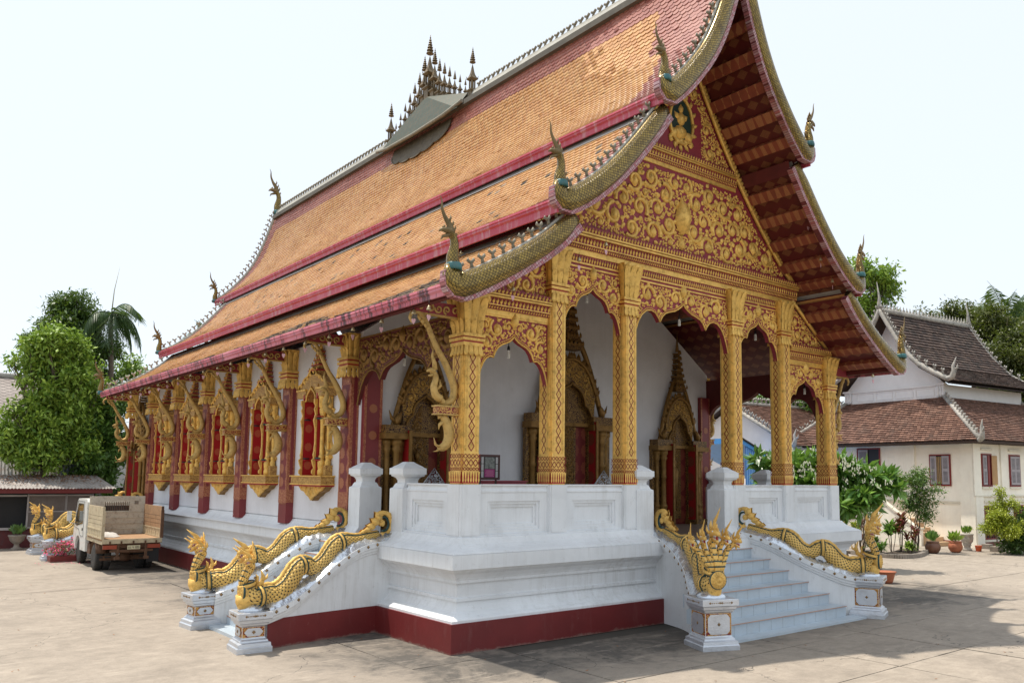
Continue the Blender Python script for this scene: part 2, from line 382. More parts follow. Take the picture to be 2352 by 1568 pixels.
# ------------------------------------------------------------------ geometry helpers
class MB:
    """collects vertices and faces; build() links them as ONE mesh object"""
    def __init__(s): s.v = []; s.f = []; s.m = []; s.uv = {}; s.sm = []
    def add(s, vs, fs, mi=0, uv=None, smooth=False):
        o = len(s.v); s.v += [tuple(map(float, v)) for v in vs]
        for k, f in enumerate(fs):
            if uv is not None: s.uv[len(s.f)] = uv[k]
            s.f.append([o + i for i in f]); s.m.append(mi); s.sm.append(smooth)
        return s
    def box(s, x0, x1, y0, y1, z0, z1, mi=0, M=None):
        vs = [(x, y, z) for z in (z0, z1) for y in (y0, y1) for x in (x0, x1)]
        if M is not None: vs = [M @ Vector(v) for v in vs]
        uv = []
        fs = [(0, 2, 3, 1), (4, 5, 7, 6), (0, 1, 5, 4), (2, 6, 7, 3), (0, 4, 6, 2), (1, 3, 7, 5)]
        c = [(x, y, z) for z in (z0, z1) for y in (y0, y1) for x in (x0, x1)]
        for f, ax in zip(fs, ((0, 1), (0, 1), (0, 2), (0, 2), (1, 2), (1, 2))):
            uv.append([(c[i][ax[0]], c[i][ax[1]]) for i in f])
        return s.add(vs, fs, mi, uv)
    def obox(s, c, dx, dy, dz, mi=0):      # centre and three half-axis vectors
        c, dx, dy, dz = map(Vector, (c, dx, dy, dz))
        vs = [c + a * dx + b * dy + e * dz for e in (-1, 1) for b in (-1, 1) for a in (-1, 1)]
        return s.add(vs, [(0, 2, 3, 1), (4, 5, 7, 6), (0, 1, 5, 4), (2, 6, 7, 3), (0, 4, 6, 2), (1, 3, 7, 5)], mi)
    def prism(s, poly, to3, d0, d1, mi=0, caps=True):
        """2-D polygon (list) extruded from depth d0 to d1; to3(u, v, d) gives the point"""
        n = len(poly)
        vs = [to3(u, v, d0) for u, v in poly] + [to3(u, v, d1) for u, v in poly]
        fs = [(i, (i + 1) % n, n + (i + 1) % n, n + i) for i in range(n)]
        per = [0.0]
        for i in range(n):
            a = poly[i]; b = poly[(i + 1) % n]; per.append(per[-1] + math.hypot(a[0] - b[0], a[1] - b[1]))
        uv = [[(per[i], d0), (per[i + 1], d0), (per[i + 1], d1), (per[i], d1)] for i in range(n)]
        if caps:
            fs += [tuple(range(n))[::-1], tuple(range(n, 2 * n))]
            uv += [[poly[i] for i in range(n)][::-1], [poly[i] for i in range(n)]]
        return s.add(vs, fs, mi, uv)
    def strip(s, poly, low, to3, d0, d1, mi=0):
        """panel between an upper polyline and a lower polyline of equal length"""
        n = len(poly)
        vs = [to3(*p, d) for d in (d0, d1) for p in poly] + [to3(*p, d) for d in (d0, d1) for p in low]
        fs = []; uv = []
        for i in range(n - 1):
            a, b, c, e = i, i + 1, 2 * n + i + 1, 2 * n + i
            fs.append((a, b, c, e)); uv.append([poly[i], poly[i + 1], low[i + 1], low[i]])
            fs.append((n + a, n + e, n + c, n + b)); uv.append([poly[i], low[i], low[i + 1], poly[i + 1]])
            fs.append((a, n + a, n + b, b)); uv.append([poly[i], poly[i], poly[i + 1], poly[i + 1]])
            fs.append((e, c, n + c, n + e)); uv.append([low[i], low[i + 1], low[i + 1], low[i]])
        for i in (0, n - 1):
            fs.append((i, 2 * n + i, 3 * n + i, n + i)); uv.append([poly[i], low[i], low[i], poly[i]])
        return s.add(vs, fs, mi, uv)
    def tube(s, pts, rad, n=8, mi=0, up=None, flat=1.0, cap=True, vscale=1.0, closed=False, half=False):
        """swept tube; rad: number or list; flat squashes across the 'up' direction"""
        pts = [Vector(p) for p in pts]; N = len(pts)
        if isinstance(rad, (int, float)): rad = [rad] * N
        up0 = Vector(up) if up is not None else Vector((0, 0, 1))
        vs = []; L = 0; Ls = []
        prev = None
        for i, p in enumerate(pts):
            t = (pts[min(i + 1, N - 1)] - pts[max(i - 1, 0)])
            if t.length < 1e-9: t = Vector((0, 0, 1))
            t.normalize()
            if up is not None:
                a = up0 - t * up0.dot(t)
                if a.length < 1e-4: a = prev or t.orthogonal()
            elif prev is None:
                a = up0 - t * up0.dot(t)
                if a.length < .15: a = t.orthogonal()
            else:
                a = prev - t * prev.dot(t)
                if a.length < 1e-4: a = t.orthogonal()
            a = a.normalized(); prev = a; b = t.cross(a)
            if i: L += (p - pts[i - 1]).length
            Ls.append(L); r = rad[i]
            k = n + 1 if half else n
            for j in range(k):
                th = (PI * j / n - PI / 2) if half else 2 * PI * j / n
                vs.append(p + a * (math.cos(th) * r * flat) + b * (math.sin(th) * r))
        fs = []; uv = []; k = n + 1 if half else n
        rm = max(rad) or .01
        for i in range(N - 1):
            for j in range(n):
                j2 = (j + 1) if half else (j + 1) % n
                fs.append((i * k + j, i * k + j2, (i + 1) * k + j2, (i + 1) * k + j))
                c0, c1 = j * 2 * PI * rm / n * vscale, (j + 1) * 2 * PI * rm / n * vscale
                uv.append([(Ls[i] * vscale, c0), (Ls[i] * vscale, c1), (Ls[i + 1] * vscale, c1), (Ls[i + 1] * vscale, c0)])
        s.add(vs, fs, mi, uv, True)
        if cap and not half:
            o = len(s.v) - len(vs)
            for ring, pt in ((range(n)[::-1], pts[0]), (range((N - 1) * n, N * n), pts[-1])):
                s.f.append([o + q for q in ring]); s.m.append(mi); s.sm.append(False)
                s.uv[len(s.f) - 1] = [(0, 0)] * n
        return s
    def lathe(s, prof, c=(0, 0, 0), n=10, mi=0, M=None, smooth=True, sq=False):
        """profile [(r, z)] turned about z; sq gives a square plan"""
        n = 4 if sq else n; vs = []; off = PI / 4 if sq else 0; k = math.sqrt(2) if sq else 1
        for r, z in prof:
            for j in range(n):
                a = 2 * PI * j / n + off
                v = Vector((c[0] + r * k * math.cos(a), c[1] + r * k * math.sin(a), c[2] + z))
                vs.append(M @ v if M is not None else v)
        fs = []; uv = []
        for i in range(len(prof) - 1):
            for j in range(n):
                fs.append((i * n + j, i * n + (j + 1) % n, (i + 1) * n + (j + 1) % n, (i + 1) * n + j))
                a0, a1 = j * 2 * PI / n * prof[i][0], (j + 1) * 2 * PI / n * prof[i][0]
                uv.append([(a0, prof[i][1]), (a1, prof[i][1]), (a1, prof[i + 1][1]), (a0, prof[i + 1][1])])
        s.add(vs, fs, mi, uv, smooth and not sq)
        o = len(s.v) - len(vs)
        for ring in (range(n)[::-1], range((len(prof) - 1) * n, len(prof) * n)):
            s.f.append([o + q for q in ring]); s.m.append(mi); s.sm.append(False)
        return s
    def rings(s, rects, mi=0):
        """stacked axis-aligned rectangles [(x0,x1,y0,y1,z)] joined by faces (mouldings), capped"""
        vs = []
        for x0, x1, y0, y1, z in rects: vs += [(x0, y0, z), (x1, y0, z), (x1, y1, z), (x0, y1, z)]
        fs = []
        for i in range(len(rects) - 1):
            for j in range(4): fs.append((i * 4 + j, i * 4 + (j + 1) % 4, (i + 1) * 4 + (j + 1) % 4, (i + 1) * 4 + j))
        fs.append((3, 2, 1, 0)); k = (len(rects) - 1) * 4; fs.append((k, k + 1, k + 2, k + 3))
        return s.add(vs, fs, mi)
    def merge(s, other, M=None, mo=0):
        o = len(s.v)
        s.v += [tuple(M @ Vector(v)) for v in other.v] if M is not None else list(other.v)
        b = len(s.f)
        for k, f in enumerate(other.f):
            s.f.append([o + i for i in f]); s.m.append(other.m[k] + mo); s.sm.append(other.sm[k])
            if k in other.uv: s.uv[b + k] = other.uv[k]
        return s
    def mesh(s, name, mats):
        me = bpy.data.meshes.new(name); me.from_pydata(s.v, [], s.f)
        for m in (mats if isinstance(mats, (list, tuple)) else [mats]): me.materials.append(m)
        me.polygons.foreach_set('material_index', s.m)
        me.polygons.foreach_set('use_smooth', s.sm)
        if s.uv:
            ul = me.uv_layers.new(name='UVMap'); buf = np.zeros(len(me.loops) * 2, np.float32); k = 0
            for i, f in enumerate(s.f):
                u = s.uv.get(i)
                if u is not None:
                    for j, q in enumerate(u): buf[(k + j) * 2] = q[0]; buf[(k + j) * 2 + 1] = q[1]
                k += len(f)
            ul.data.foreach_set('uv', buf)
        me.update(); return me
    def build(s, name, mats, parent=None, loc=None, kind=None, label=None):
        o = bpy.data.objects.new(name, s.mesh(name, mats)); col.objects.link(o)
        if parent is not None: o.parent = parent
        if loc is not None: o.location = loc
        if kind: o['kind'] = kind
        if label: o['label'] = label
        return o
def tag(o, label=None, cat=None, group=None, kind=None):
    if label: o['label'] = label
    if cat: o['category'] = cat
    if group: o['group'] = group
    if kind: o['kind'] = kind
    return o
def empty(name, loc=(0, 0, 0), rz=0, label=None, cat=None, group=None, parent=None):
    o = bpy.data.objects.new(name, None); col.objects.link(o); o.location = loc; o.rotation_euler = (0, 0, rz)
    o.empty_display_size = .3
    if parent is not None: o.parent = parent
    return tag(o, label, cat, group)
def kids(o): return [c for c in bpy.data.objects if c.parent == o]
def copy_tree(o, parent=None, loc=None, rz=None):
    c = o.copy(); col.objects.link(c)
    c.parent = parent
    if loc is not None: c.location = loc
    if rz is not None: c.rotation_euler = (0, 0, rz)
    for ch in kids(o): copy_tree(ch, c)
    return c
def smooth_path(pts, k=6):
    """Catmull-Rom through the points (any dimension)"""
    P_ = [np.array(p, float) for p in pts]; out = []
    for i in range(len(P_) - 1):
        p0 = P_[max(i - 1, 0)]; p1 = P_[i]; p2 = P_[i + 1]; p3 = P_[min(i + 2, len(P_) - 1)]
        for j in range(k):
            t = j / k
            out.append(.5 * ((2 * p1) + (-p0 + p2) * t + (2 * p0 - 5 * p1 + 4 * p2 - p3) * t * t + (-p0 + 3 * p1 - 3 * p2 + p3) * t ** 3))
    out.append(P_[-1]); return out
def fast_mesh(name, V, F, mats, midx=None, tint=None, nper=4, smooth=False):
    """numpy mesh with faces of equal size"""
    me = bpy.data.meshes.new(name); nv = len(V); nf = len(F)
    me.vertices.add(nv); me.vertices.foreach_set('co', np.asarray(V, np.float32).ravel())
    me.loops.add(nf * nper); me.loops.foreach_set('vertex_index', np.asarray(F, np.int32).ravel())
    me.polygons.add(nf); me.polygons.foreach_set('loop_start', np.arange(0, nf * nper, nper, dtype=np.int32))
    me.polygons.foreach_set('loop_total', np.full(nf, nper, np.int32))
    for m in mats: me.materials.append(m)
    if midx is not None: me.polygons.foreach_set('material_index', np.asarray(midx, np.int32))
    me.polygons.foreach_set('use_smooth', np.full(nf, smooth))
    if tint is not None:
        a = me.attributes.new('tint', 'FLOAT', 'FACE'); a.data.foreach_set('value', np.asarray(tint, np.float32))
    me.update(calc_edges=True); return me
def addobj(name, me, parent=None, loc=None, kind=None):
    o = bpy.data.objects.new(name, me); col.objects.link(o)
    if parent is not None: o.parent = parent
    if loc is not None: o.location = loc
    if kind: o['kind'] = kind
    return o
def ray(px, py):
    return RM.T @ np.array([px - 1263.47, py - 898.09, 1912.8])
def at(px, py, ax, val):
    """where the line of sight through a pixel of the photograph meets the plane axis=val"""
    d = ray(px, py); t = (val - CAM[ax]) / d[ax]; return Vector(CAM + t * d)
def at_dist(px, py, dist):
    d = ray(px, py); return Vector(CAM + d / np.hypot(d[0], d[1]) * dist)
# ------------------------------------------------------------------ the temple
C = 5.48                      # centre line of the facade
FL = 1.38                     # porch floor
BACK = 20.6
temple = empty('temple', (0, 0, 0), 0, 'large gilded temple hall with three tiered orange tile roofs on a white and maroon base', 'temple')
def run(mb, path, prof, mi=0, closed=False, endcap=True):
    """moulding: profile [(out, z)] swept along a plan polyline, mitred; 'out' is to the right of travel"""
    n = len(path); pts = [Vector((*p, 0)) for p in path]; offs = []
    for i in range(n):
        def nrm(a, b):
            d = (b - a).normalized(); return Vector((d.y, -d.x, 0))
        if closed or 0 < i < n - 1:
            a = nrm(pts[i - 1], pts[i]); b = nrm(pts[i], pts[(i + 1) % n])
            m_ = (a + b).normalized(); offs.append(m_ / max(.2, m_.dot(a)))
        else: offs.append(nrm(pts[0], pts[1]) if i == 0 else nrm(pts[-2], pts[-1]))
    k = len(prof); vs = []
    for p, o in zip(pts, offs):
        for d, z in prof: vs.append((p.x + o.x * d, p.y + o.y * d, z))
    fs = []
    for i in range(n if closed else n - 1):
        j = (i + 1) % n
        for q in range(k - 1): fs.append((i * k + q, j * k + q, j * k + q + 1, i * k + q + 1))
    if endcap and not closed: fs += [tuple(range(k))[::-1], tuple(range((n - 1) * k, n * k))]
    mb.add(vs, fs, mi)
    return mb
# ---- base: a maroon foot and stepped white mouldings
BASEP = [(.03, .42), (.03, .455), (.055, .475), (.12, .50), (.19, .55), (.235, .62), (.25, .69), (.215, .692), (.215, .735), (.245, .745), (.245, .95), (.20, .955), (.20, .995), (.18, 1.03), (.13, 1.09), (.06, 1.135), (.035, 1.172), (0, 1.174), (0, FL)]
def rect_base(x0, x1, y0, y1, tag_):
    m1 = MB(); m1.rings([(x0, x1, y0, y1, 0), (x0, x1, y0, y1, .42)]); m1.build('maroon_foot', MAROON, temple)
    m2 = MB(); m2.rings([(x0 + i, x1 - i, y0 + i, y1 - i, z) for i, z in BASEP]); m2.build('base_moulding', WHITE, temple)
rect_base(0, 2 * C, 0, 4.3, 'porch')
rect_base(.3, 2 * C - .3, 4.31, BACK, 'hall')
MB().box(.12, 2 * C - .12, .12, 4.2, FL + .002, FL + .008).build('porch_floor', simple('floor_tile', (.20, .16, .13), .35, var=.2, fine=.2), temple)
# curved moulding under balustrades and hall walls (out = distance outward from the wall line)
UPP = [(-.32, FL + .003), (.355, FL + .003), (.355, 1.395), (.335, 1.41), (.29, 1.43), (.21, 1.465), (.14, 1.51), (.09, 1.565), (.07, 1.60), (.035, 1.602), (.035, 1.63), (-.32, 1.63)]
def up_run(path):
    m = MB(); run(m, path, UPP); return m.build('curved_moulding', WHITE, temple)
XL, XR, YF = .37, 2 * C - .37, .37
up_run([(4.45, YF)[::1], (XL, YF), (XL, 2.43)][::-1] if False else [(XL, 2.43), (XL, YF), (4.45, YF)])
up_run([(6.50, YF), (XR, YF), (XR, 2.43)])
up_run([(XL, 4.30), (XL, 3.50)]); up_run([(XR, 3.50), (XR, 4.30)])
UPH = [(0, FL + .003)] + [(d - .105, z) for d, z in UPP[1:-1]] + [(-.05, 1.63), (-.05, FL + .003)]
m = MB(); run(m, [(2 * C - .55, 4.28), (2 * C - .55, BACK - .28), (.55, BACK - .28), (.55, 4.28)], [(d + .06, z) for d, z in UPH[1:-1]] + [(-.1, 1.63)], endcap=True)
m.build('curved_moulding', WHITE, temple)
# ---- balustrade walls with sunk panels
def bal_seg(a, b, th=.26, z0=1.63, z1=2.39, D=.075):
    """a wall segment from a to b (plan points); outer face on the right of travel"""
    a = Vector((*a, 0)); b = Vector((*b, 0)); d = (b - a); L = d.length; d.normalize(); n = Vector((d.y, -d.x, 0))
    def bx(mb, u0, u1, o0, o1, za, zb):
        c = a + d * ((u0 + u1) / 2) + n * ((o0 + o1) / 2); c.z = (za + zb) / 2
        mb.obox(c, d * (u1 - u0) / 2, n * (o1 - o0) / 2, (0, 0, (zb - za) / 2))
    m = MB(); e = min(.17, L * .2)
    bx(m, 0, L, -th, -D, z0, z1 - .002)                          # core
    bx(m, 0, L, -D, 0, z0, z0 + .06); bx(m, 0, L, -D, 0, 2.13, 2.262)
    bx(m, 0, e, -D, 0, z0 + .06, 2.13); bx(m, L - e, L, -D, 0, z0 + .06, 2.13)
    f = .045
    for q, (o, k) in enumerate(((-.022, 0), (-.048, 1))):            # stepped frame
        i0 = k * f; i1 = i0 + f
        bx(m, e + i0, L - e - i0, -D, o, 2.13 - i1, 2.13 - i0); bx(m, e + i0, L - e - i0, -D, o, z0 + .06 + i0, z0 + .06 + i1)
        bx(m, e + i0, e + i1, -D, o, z0 + .06 + i1, 2.13 - i1); bx(m, L - e - i1, L - e - i0, -D, o, z0 + .06 + i1, 2.13 - i1)
    o_ = m.build('balustrade_panel', WHITE, temple)
    r = MB()
    cs = [(-th, 2.262), (.0, 2.262), (.012, 2.268), (.012, 2.29), (-.005, 2.31), (-.02, 2.34), (-.018, 2.362), (.012, 2.372), (.012, 2.392), (-th, 2.392)]
    vs = []
    for u in (0, L):
        for o, z in cs:
            p = a + d * u + n * o; vs.append((p.x, p.y, z))
    k = len(cs); r.add(vs, [(i, (i + 1) % k, k + (i + 1) % k, k + i) for i in range(k)] + [tuple(range(k))[::-1], tuple(range(k, 2 * k))])
    r.build('balustrade_rail', WHITE, o_)
COLX = [.52, 2.25, 3.95, 2 * C - 3.95, 2 * C - 2.25, 2 * C - .52]; CY = .52
def col_pier(x, y):
    m = MB(); h = .185
    m.box(x - h, x + h, y - h, y + h, 1.63, 2.388)
    m.box(x - h + .03, x + h - .03, y - h - .012, y + h + .012, 1.63, 2.384); m.box(x - h - .012, x + h + .012, y - h + .03, y + h - .03, 1.63, 2.384)
    m.build('pier', WHITE, temple)
for x in COLX: col_pier(x, CY)
yb = CY - .13
segs = [((.71, yb), (2.065, yb)), ((2.435, yb), (3.765, yb))]
for a, b in segs:
    bal_seg(a, b); bal_seg((2 * C - b[0], yb), (2 * C - a[0], yb))
bal_seg((CY - .13, 2.0), (CY - .13, .71)); bal_seg((2 * C - CY + .13, .71), (2 * C - CY + .13, 2.0))
bal_seg((4.14, yb), (4.2, yb)); bal_seg((6.76, yb), (6.82, yb))
def post(x, y, name='newel_post'):
    m = MB(); h = .215
    def q(k, z): return (x - k, x + k, y - k, y + k, z)
    m.rings([q(h, FL + .01), q(h, 2.28), q(h - .005, 2.30), q(h - .04, 2.32), q(h - .055, 2.36), q(h - .07, 2.385), q(.125, 2.39), q(.125, 2.44), q(.135, 2.445), q(.135, 2.46), q(.16, 2.485), q(.20, 2.505), q(.205, 2.53), q(.225, 2.532), q(.225, 2.635), q(.205, 2.64), q(.17, 2.67), q(.12, 2.70), q(.075, 2.735), q(.065, 2.742)])
    return m.build(name, WHITE, temple)
for x, y in ((4.26, .52), (2 * C - 4.26, .52), (.52, 2.21), (.52, 3.72), (2 * C - .52, 2.21), (2 * C - .52, 3.72)): post(x, y)
# ---- columns
def plus_poly(h, n1, n2):
    """square of half-width h whose corners step in twice"""
    q = [(h, 0), (h, h - n1), (h - n2, h - n1), (h - n2, h - n2), (h - n1, h - n2), (h - n1, h)]
    out = []
    for k in range(4):
        c, s_ = [(1, 0), (0, 1), (-1, 0), (0, -1)][k]
        for x, y in q[1:]: out.append((x * c - y * s_, x * s_ + y * c))
    return out
def petals(mb, z0, z1, r0, r1, n, w=.9, droop=False, mi=0, cx=0, cy=0, curl=.03):
    """a ring of petals on a square core, leaning out from half-width r0 to r1"""
    for side in range(4):
        M = Matrix.Rotation(side * PI / 2, 4, 'Z')
        for i in range(n):
            u = (i + .5) / n * 2 - 1; hw = r0 / n * w
            prof = [(0, r0, .75), (.35, r0 + (r1 - r0) * .2, 1.0), (.7, r0 + (r1 - r0) * .6, 1.05), (.92, r1, .7), (1, r1 + curl, .08)]
            vs = []; 
            for t, rr, ww in prof:
                z = z0 + (z1 - z0) * t; sc_ = rr / r0; a = hw * ww * sc_
                vs += [(u * r0 * sc_ * .97 - a, -rr, z), (u * r0 * sc_ * .97, -rr - .022, z), (u * r0 * sc_ * .97 + a, -rr, z)]
            vs = [M @ Vector(v) for v in vs]; vs = [(v.x + cx, v.y + cy, v.z) for v in vs]
            fs = []
            for k in range(4): fs += [(k * 3, k * 3 + 1, k * 3 + 4, k * 3 + 3), (k * 3 + 1, k * 3 + 2, k * 3 + 5, k * 3 + 4)]
            mb.add(vs, fs, mi, None, True)
def column_meshes(top):
    H = .168; zs = 2.392; zc = top - .90                           # shaft from zs to zc
    sh = MB(); pl = plus_poly(H, .036, .017)
    sh.prism(pl, lambda u, v, d: (u, v, d), zs, zc + .1)
    # raised beaded strips flanking the lattice
    for side in range(4):
        M = Matrix.Rotation(side * PI / 2, 4, 'Z')
        for u in (-.085, -.103, .085, .103):
            z = zs + .50
            sh.box(u - .006, u + .006, -H - .006, -H + .004, z, zc, M=M)
            k = int((zc - z) / .06)
    shaft = sh.mesh('shaft', GOLDC)
    la = MB()
    for side in range(4):
        M = Matrix.Rotation(side * PI / 2, 4, 'Z')
        nz = int(round((zc - zs - .5) / .155)); st = (zc - zs - .50) / nz; a = .052
        for k in range(nz):
            z0 = zs + .5 + k * st
            for sx in (-1, 1):
                for (p, q) in (((0, z0), (sx * a, z0 + st / 2)), ((sx * a, z0 + st / 2), (0, z0 + st))):
                    d = Vector((q[0] - p[0], 0, q[1] - p[1])); c = Vector(((p[0] + q[0]) / 2, -H - .003, (p[1] + q[1]) / 2))
                    L = d.length; d.normalize(); n = Vector((-d.z, 0, d.x))
                    vs = [c - d * L * .52 - n * .0075, c + d * L * .52 - n * .0075, c + d * L * .52 + n * .0075, c - d * L * .52 + n * .0075]
                    vs = [M @ v for v in vs]; la.add(vs, [(0, 1, 2, 3)], 0)
            # little boss in each diamond
            c = Vector((0, -H - .002, z0 + st / 2)); e = .017
            vs = [c + Vector((-e, 0, 0)), c + Vector((0, 0, -e * 1.5)), c + Vector((e, 0, 0)), c + Vector((0, 0, e * 1.5)), c + Vector((0, -.012, 0))]
            la.add([M @ v for v in vs], [(0, 1, 4), (1, 2, 4), (2, 3, 4), (3, 0, 4)], 1)
    lattice = la.mesh('lattice', [simple('lattice_red', (.25, .02, .012), .5) if 'lattice_red' not in MATS else MATS['lattice_red'], GOLDC])
    ft = MB(); h = H + .004
    ft.prism([(x * 1.02, y * 1.02) for x, y in pl], lambda u, v, d: (u, v, d), zs, zs + .19, 1)
    ft.prism([(x * 1.05, y * 1.05) for x, y in pl], lambda u, v, d: (u, v, d), zs, zs + .012, 0)
    for z in (.19, .255, .375, .455): ft.prism([(x * 1.035, y * 1.035) for x, y in pl], lambda u, v, d: (u, v, d), zs + z, zs + z + .012, 0)
    for side in range(4):
        M = Matrix.Rotation(side * PI / 2, 4, 'Z'); hh = H * 1.035
        n = 7
        for i in range(n):                                           # gold pendants over red
            u = (i + .5) / n * 2 * H - H
            vs = [(u - .021, -hh - .004, zs + .19), (u + .021, -hh - .004, zs + .19), (u + .010, -hh - .004, zs + .10), (u + .016, -hh - .004, zs + .06), (u, -hh - .004, zs + .02), (u - .016, -hh - .004, zs + .06), (u - .010, -hh - .004, zs + .10)]
            ft.add([M @ Vector(v) for v in vs], [tuple(range(7))], 0)
        for (za, zb, n, wd) in ((.267, .375, 4, .006), (.202, .255, 6, .005), (.387, .455, 5, .005)):
            for i in range(n):                                       # red crossed bands
                u0 = -H + i * 2 * H / n; u1 = u0 + 2 * H / n
                for (pa, pb) in (((u0, za), (u1, zb)), ((u0, zb), (u1, za))):
                    d = Vector((pb[0] - pa[0], 0, pb[1] - pa[1])).normalized(); nn = Vector((-d.z, 0, d.x)) * wd
                    A = Vector((pa[0], -H - .006, zs + pa[1])); B = Vector((pb[0], -H - .006, zs + pb[1]))
                    ft.add([M @ v for v in (A - nn, B - nn, B + nn, A + nn)], [(0, 1, 2, 3)], 2)
    foot = ft.mesh('foot_band', [GOLDC, REDP, MATS['lattice_red']])
    cp = MB()
    z = zc
    petals(cp, z + .10, z - .06, .175, .20, 4, curl=-.005)           # hanging leaves
    for zz, hw, hh, mi in ((.10, .185, .05, 0), (.15, .175, .025, 1), (.175, .20, .045, 0), (.22, .175, .02, 1), (.24, .205, .045, 0)):
        cp.box(-hw, hw, -hw, hw, z + zz, z + zz + hh, mi)
    cp.rings([(-k, k, -k, k, z + t) for k, t in ((.165, .285), (.165, .45), (.18, .60), (.215, .75), (.25, .86), (.25, .90))], 0)
    petals(cp, z + .285, z + .50, .172, .205, 3, curl=.02)
    petals(cp, z + .34, z + .88, .176, .255, 3, w=.95, curl=.035)
    cap = cp.mesh('capital', [GOLD, REDP])
    return shaft, lattice, foot, cap
CM_A = column_meshes(5.30); CM_N = column_meshes(6.36)
for i, x in enumerate(COLX):
    ms = CM_A if i in (0, 5) else CM_N
    s_ = addobj('column', ms[0], temple, (x, CY, 0))
    for nm, me in zip(('lattice', 'foot_band', 'capital'), ms[1:]): addobj(nm, me, s_, kind='stuff' if nm != 'capital' else None)
# ---- carved scrollwork
def in_poly(p, poly):
    x, y = p; c = False; n = len(poly); j = n - 1
    for i in range(n):
        xi, yi = poly[i]; xj, yj = poly[j]
        if (yi > y) != (yj > y) and x < (xj - xi) * (y - yi) / (yj - yi) + xi: c = not c
        j = i
    return c
def edge_dist(p, poly):
    d = 9
    for i in range(len(poly)):
        a = poly[i]; b = poly[(i + 1) % len(poly)]
        vx, vy = b[0] - a[0], b[1] - a[1]; L = vx * vx + vy * vy or 1e-9
        t = max(0, min(1, ((p[0] - a[0]) * vx + (p[1] - a[1]) * vy) / L))
        d = min(d, math.hypot(p[0] - a[0] - t * vx, p[1] - a[1] - t * vy))
    return d
def bud(mb, u, v, s, ang, to3, d=0.0, mi=0, fat=.55):
    """a lotus bud / leaf shape lying on the surface"""
    ca, sa = math.cos(ang), math.sin(ang)
    prof = [(-.9, .12), (-.6, .42), (-.15, .55), (.3, .40), (.65, .16), (1.0, .01)]
    vs = []
    for t, ww in prof:
        for k, (o, h) in enumerate(((-1, 0), (-.45, .75), (.45, .75), (1, 0))):
            a = t * s; b = o * ww * fat * 1.6 * s; hh = h * ww * s * 1.1
            vs.append(to3(u + a * ca - b * sa, v + a * sa + b * ca, d + hh))
    fs = [(i * 4 + j, i * 4 + j + 1, (i + 1) * 4 + j + 1, (i + 1) * 4 + j) for i in range(5) for j in range(3)]
    mb.add(vs, fs, mi, None, True)
def spiral(mb, u, v, r, a0, sgn, to3, turns=1.35, mi=0, th=.13, d=.0, nrm=None):
    N = 20; pts = []; rad = []
    for i in range(N):
        t = i / (N - 1); a = a0 + sgn * t * turns * 2 * PI; rr = r * (1 - .78 * t ** .85)
        pts.append(to3(u + rr * math.cos(a), v + rr * math.sin(a), d)); rad.append(r * th * (1.15 - .5 * t) * (1 + .16 * (i % 2)))
    mb.tube(pts, rad, 4, mi, up=nrm, cap=False, half=True)
def scroll_field(mb, poly, to3, nrm, r0, r1, seed=1, mi=0, budsz=1.0, sym=None, tries=1600, fill=True):
    """fill a polygon with scrolling tendrils, buds and little leaves; sym mirrors about u=sym"""
    rg = random.Random(seed); us = [p[0] for p in poly]; vs = [p[1] for p in poly]; cs = []
    umax = max(us) if sym is None else sym
    for tr in range(tries):
        f = tr / tries; r = r1 + (r0 - r1) * (1 - f) ** 1.2 if f < .75 else r1 * rg.uniform(.5, .8)
        p = (rg.uniform(min(us), umax), rg.uniform(min(vs), max(vs)))
        if not in_poly(p, poly) or edge_dist(p, poly) < r * .95: continue
        if sym is not None and umax - p[0] < r * .9: continue
        if any(math.hypot(p[0] - q[0], p[1] - q[1]) < (r + q[2]) * .90 for q in cs): continue
        cs.append((p[0], p[1], r))
    out = []
    for (u, v, r) in cs:
        a0 = rg.uniform(0, 2 * PI); s_ = rg.choice((-1, 1)); big = r > r1 * .9
        out.append((u, v, r, a0, s_, big))
        if sym is not None: out.append((2 * sym - u, v, r, PI - a0, -s_, big))
    for (u, v, r, a0, s_, big) in out:
        if big:
            spiral(mb, u, v, r * .95, a0, s_, to3, 1.2, mi, .175, nrm=nrm)
            bud(mb, u, v - r * .02, r * .56 * budsz, PI / 2, to3, .010, mi, .66)
            for k in range(6):                                       # leaflets round the curl
                a = a0 + k * PI / 3 + .3
                bud(mb, u + math.cos(a) * r * .96, v + math.sin(a) * r * .96, r * .30, a + s_ * .9, to3, .004, mi, .8)
        else:
            spiral(mb, u, v, r * .98, a0, s_, to3, .9, mi, .26, nrm=nrm)
            bud(mb, u, v, r * .48, a0 + 1, to3, .006, mi)
    if fill:
        pl = []; g_ = max(.022, r1 * .42)
        for tr in range(tries * 2):
            p = (rg.uniform(min(us), umax), rg.uniform(min(vs), max(vs)))
            if not in_poly(p, poly) or edge_dist(p, poly) < g_ * .7: continue
            if any(math.hypot(p[0] - q[0], p[1] - q[1]) < q[2] + g_ * .35 for q in cs) or any(math.hypot(p[0] - q[0], p[1] - q[1]) < g_ * 1.25 for q in pl): continue
            pl.append(p); a = rg.uniform(0, 2 * PI); bud(mb, p[0], p[1], g_ * 1.1, a, to3, .003, mi, .7)
            if sym is not None: bud(mb, 2 * sym - p[0], p[1], g_ * 1.1, PI - a, to3, .003, mi, .7)
    return len(out)
def front(y):  return lambda u, v, d: (u, y - d, v)
def left(x):   return lambda u, v, d: (x - d, u, v)
def right_(x): return lambda u, v, d: (x + d, u, v)
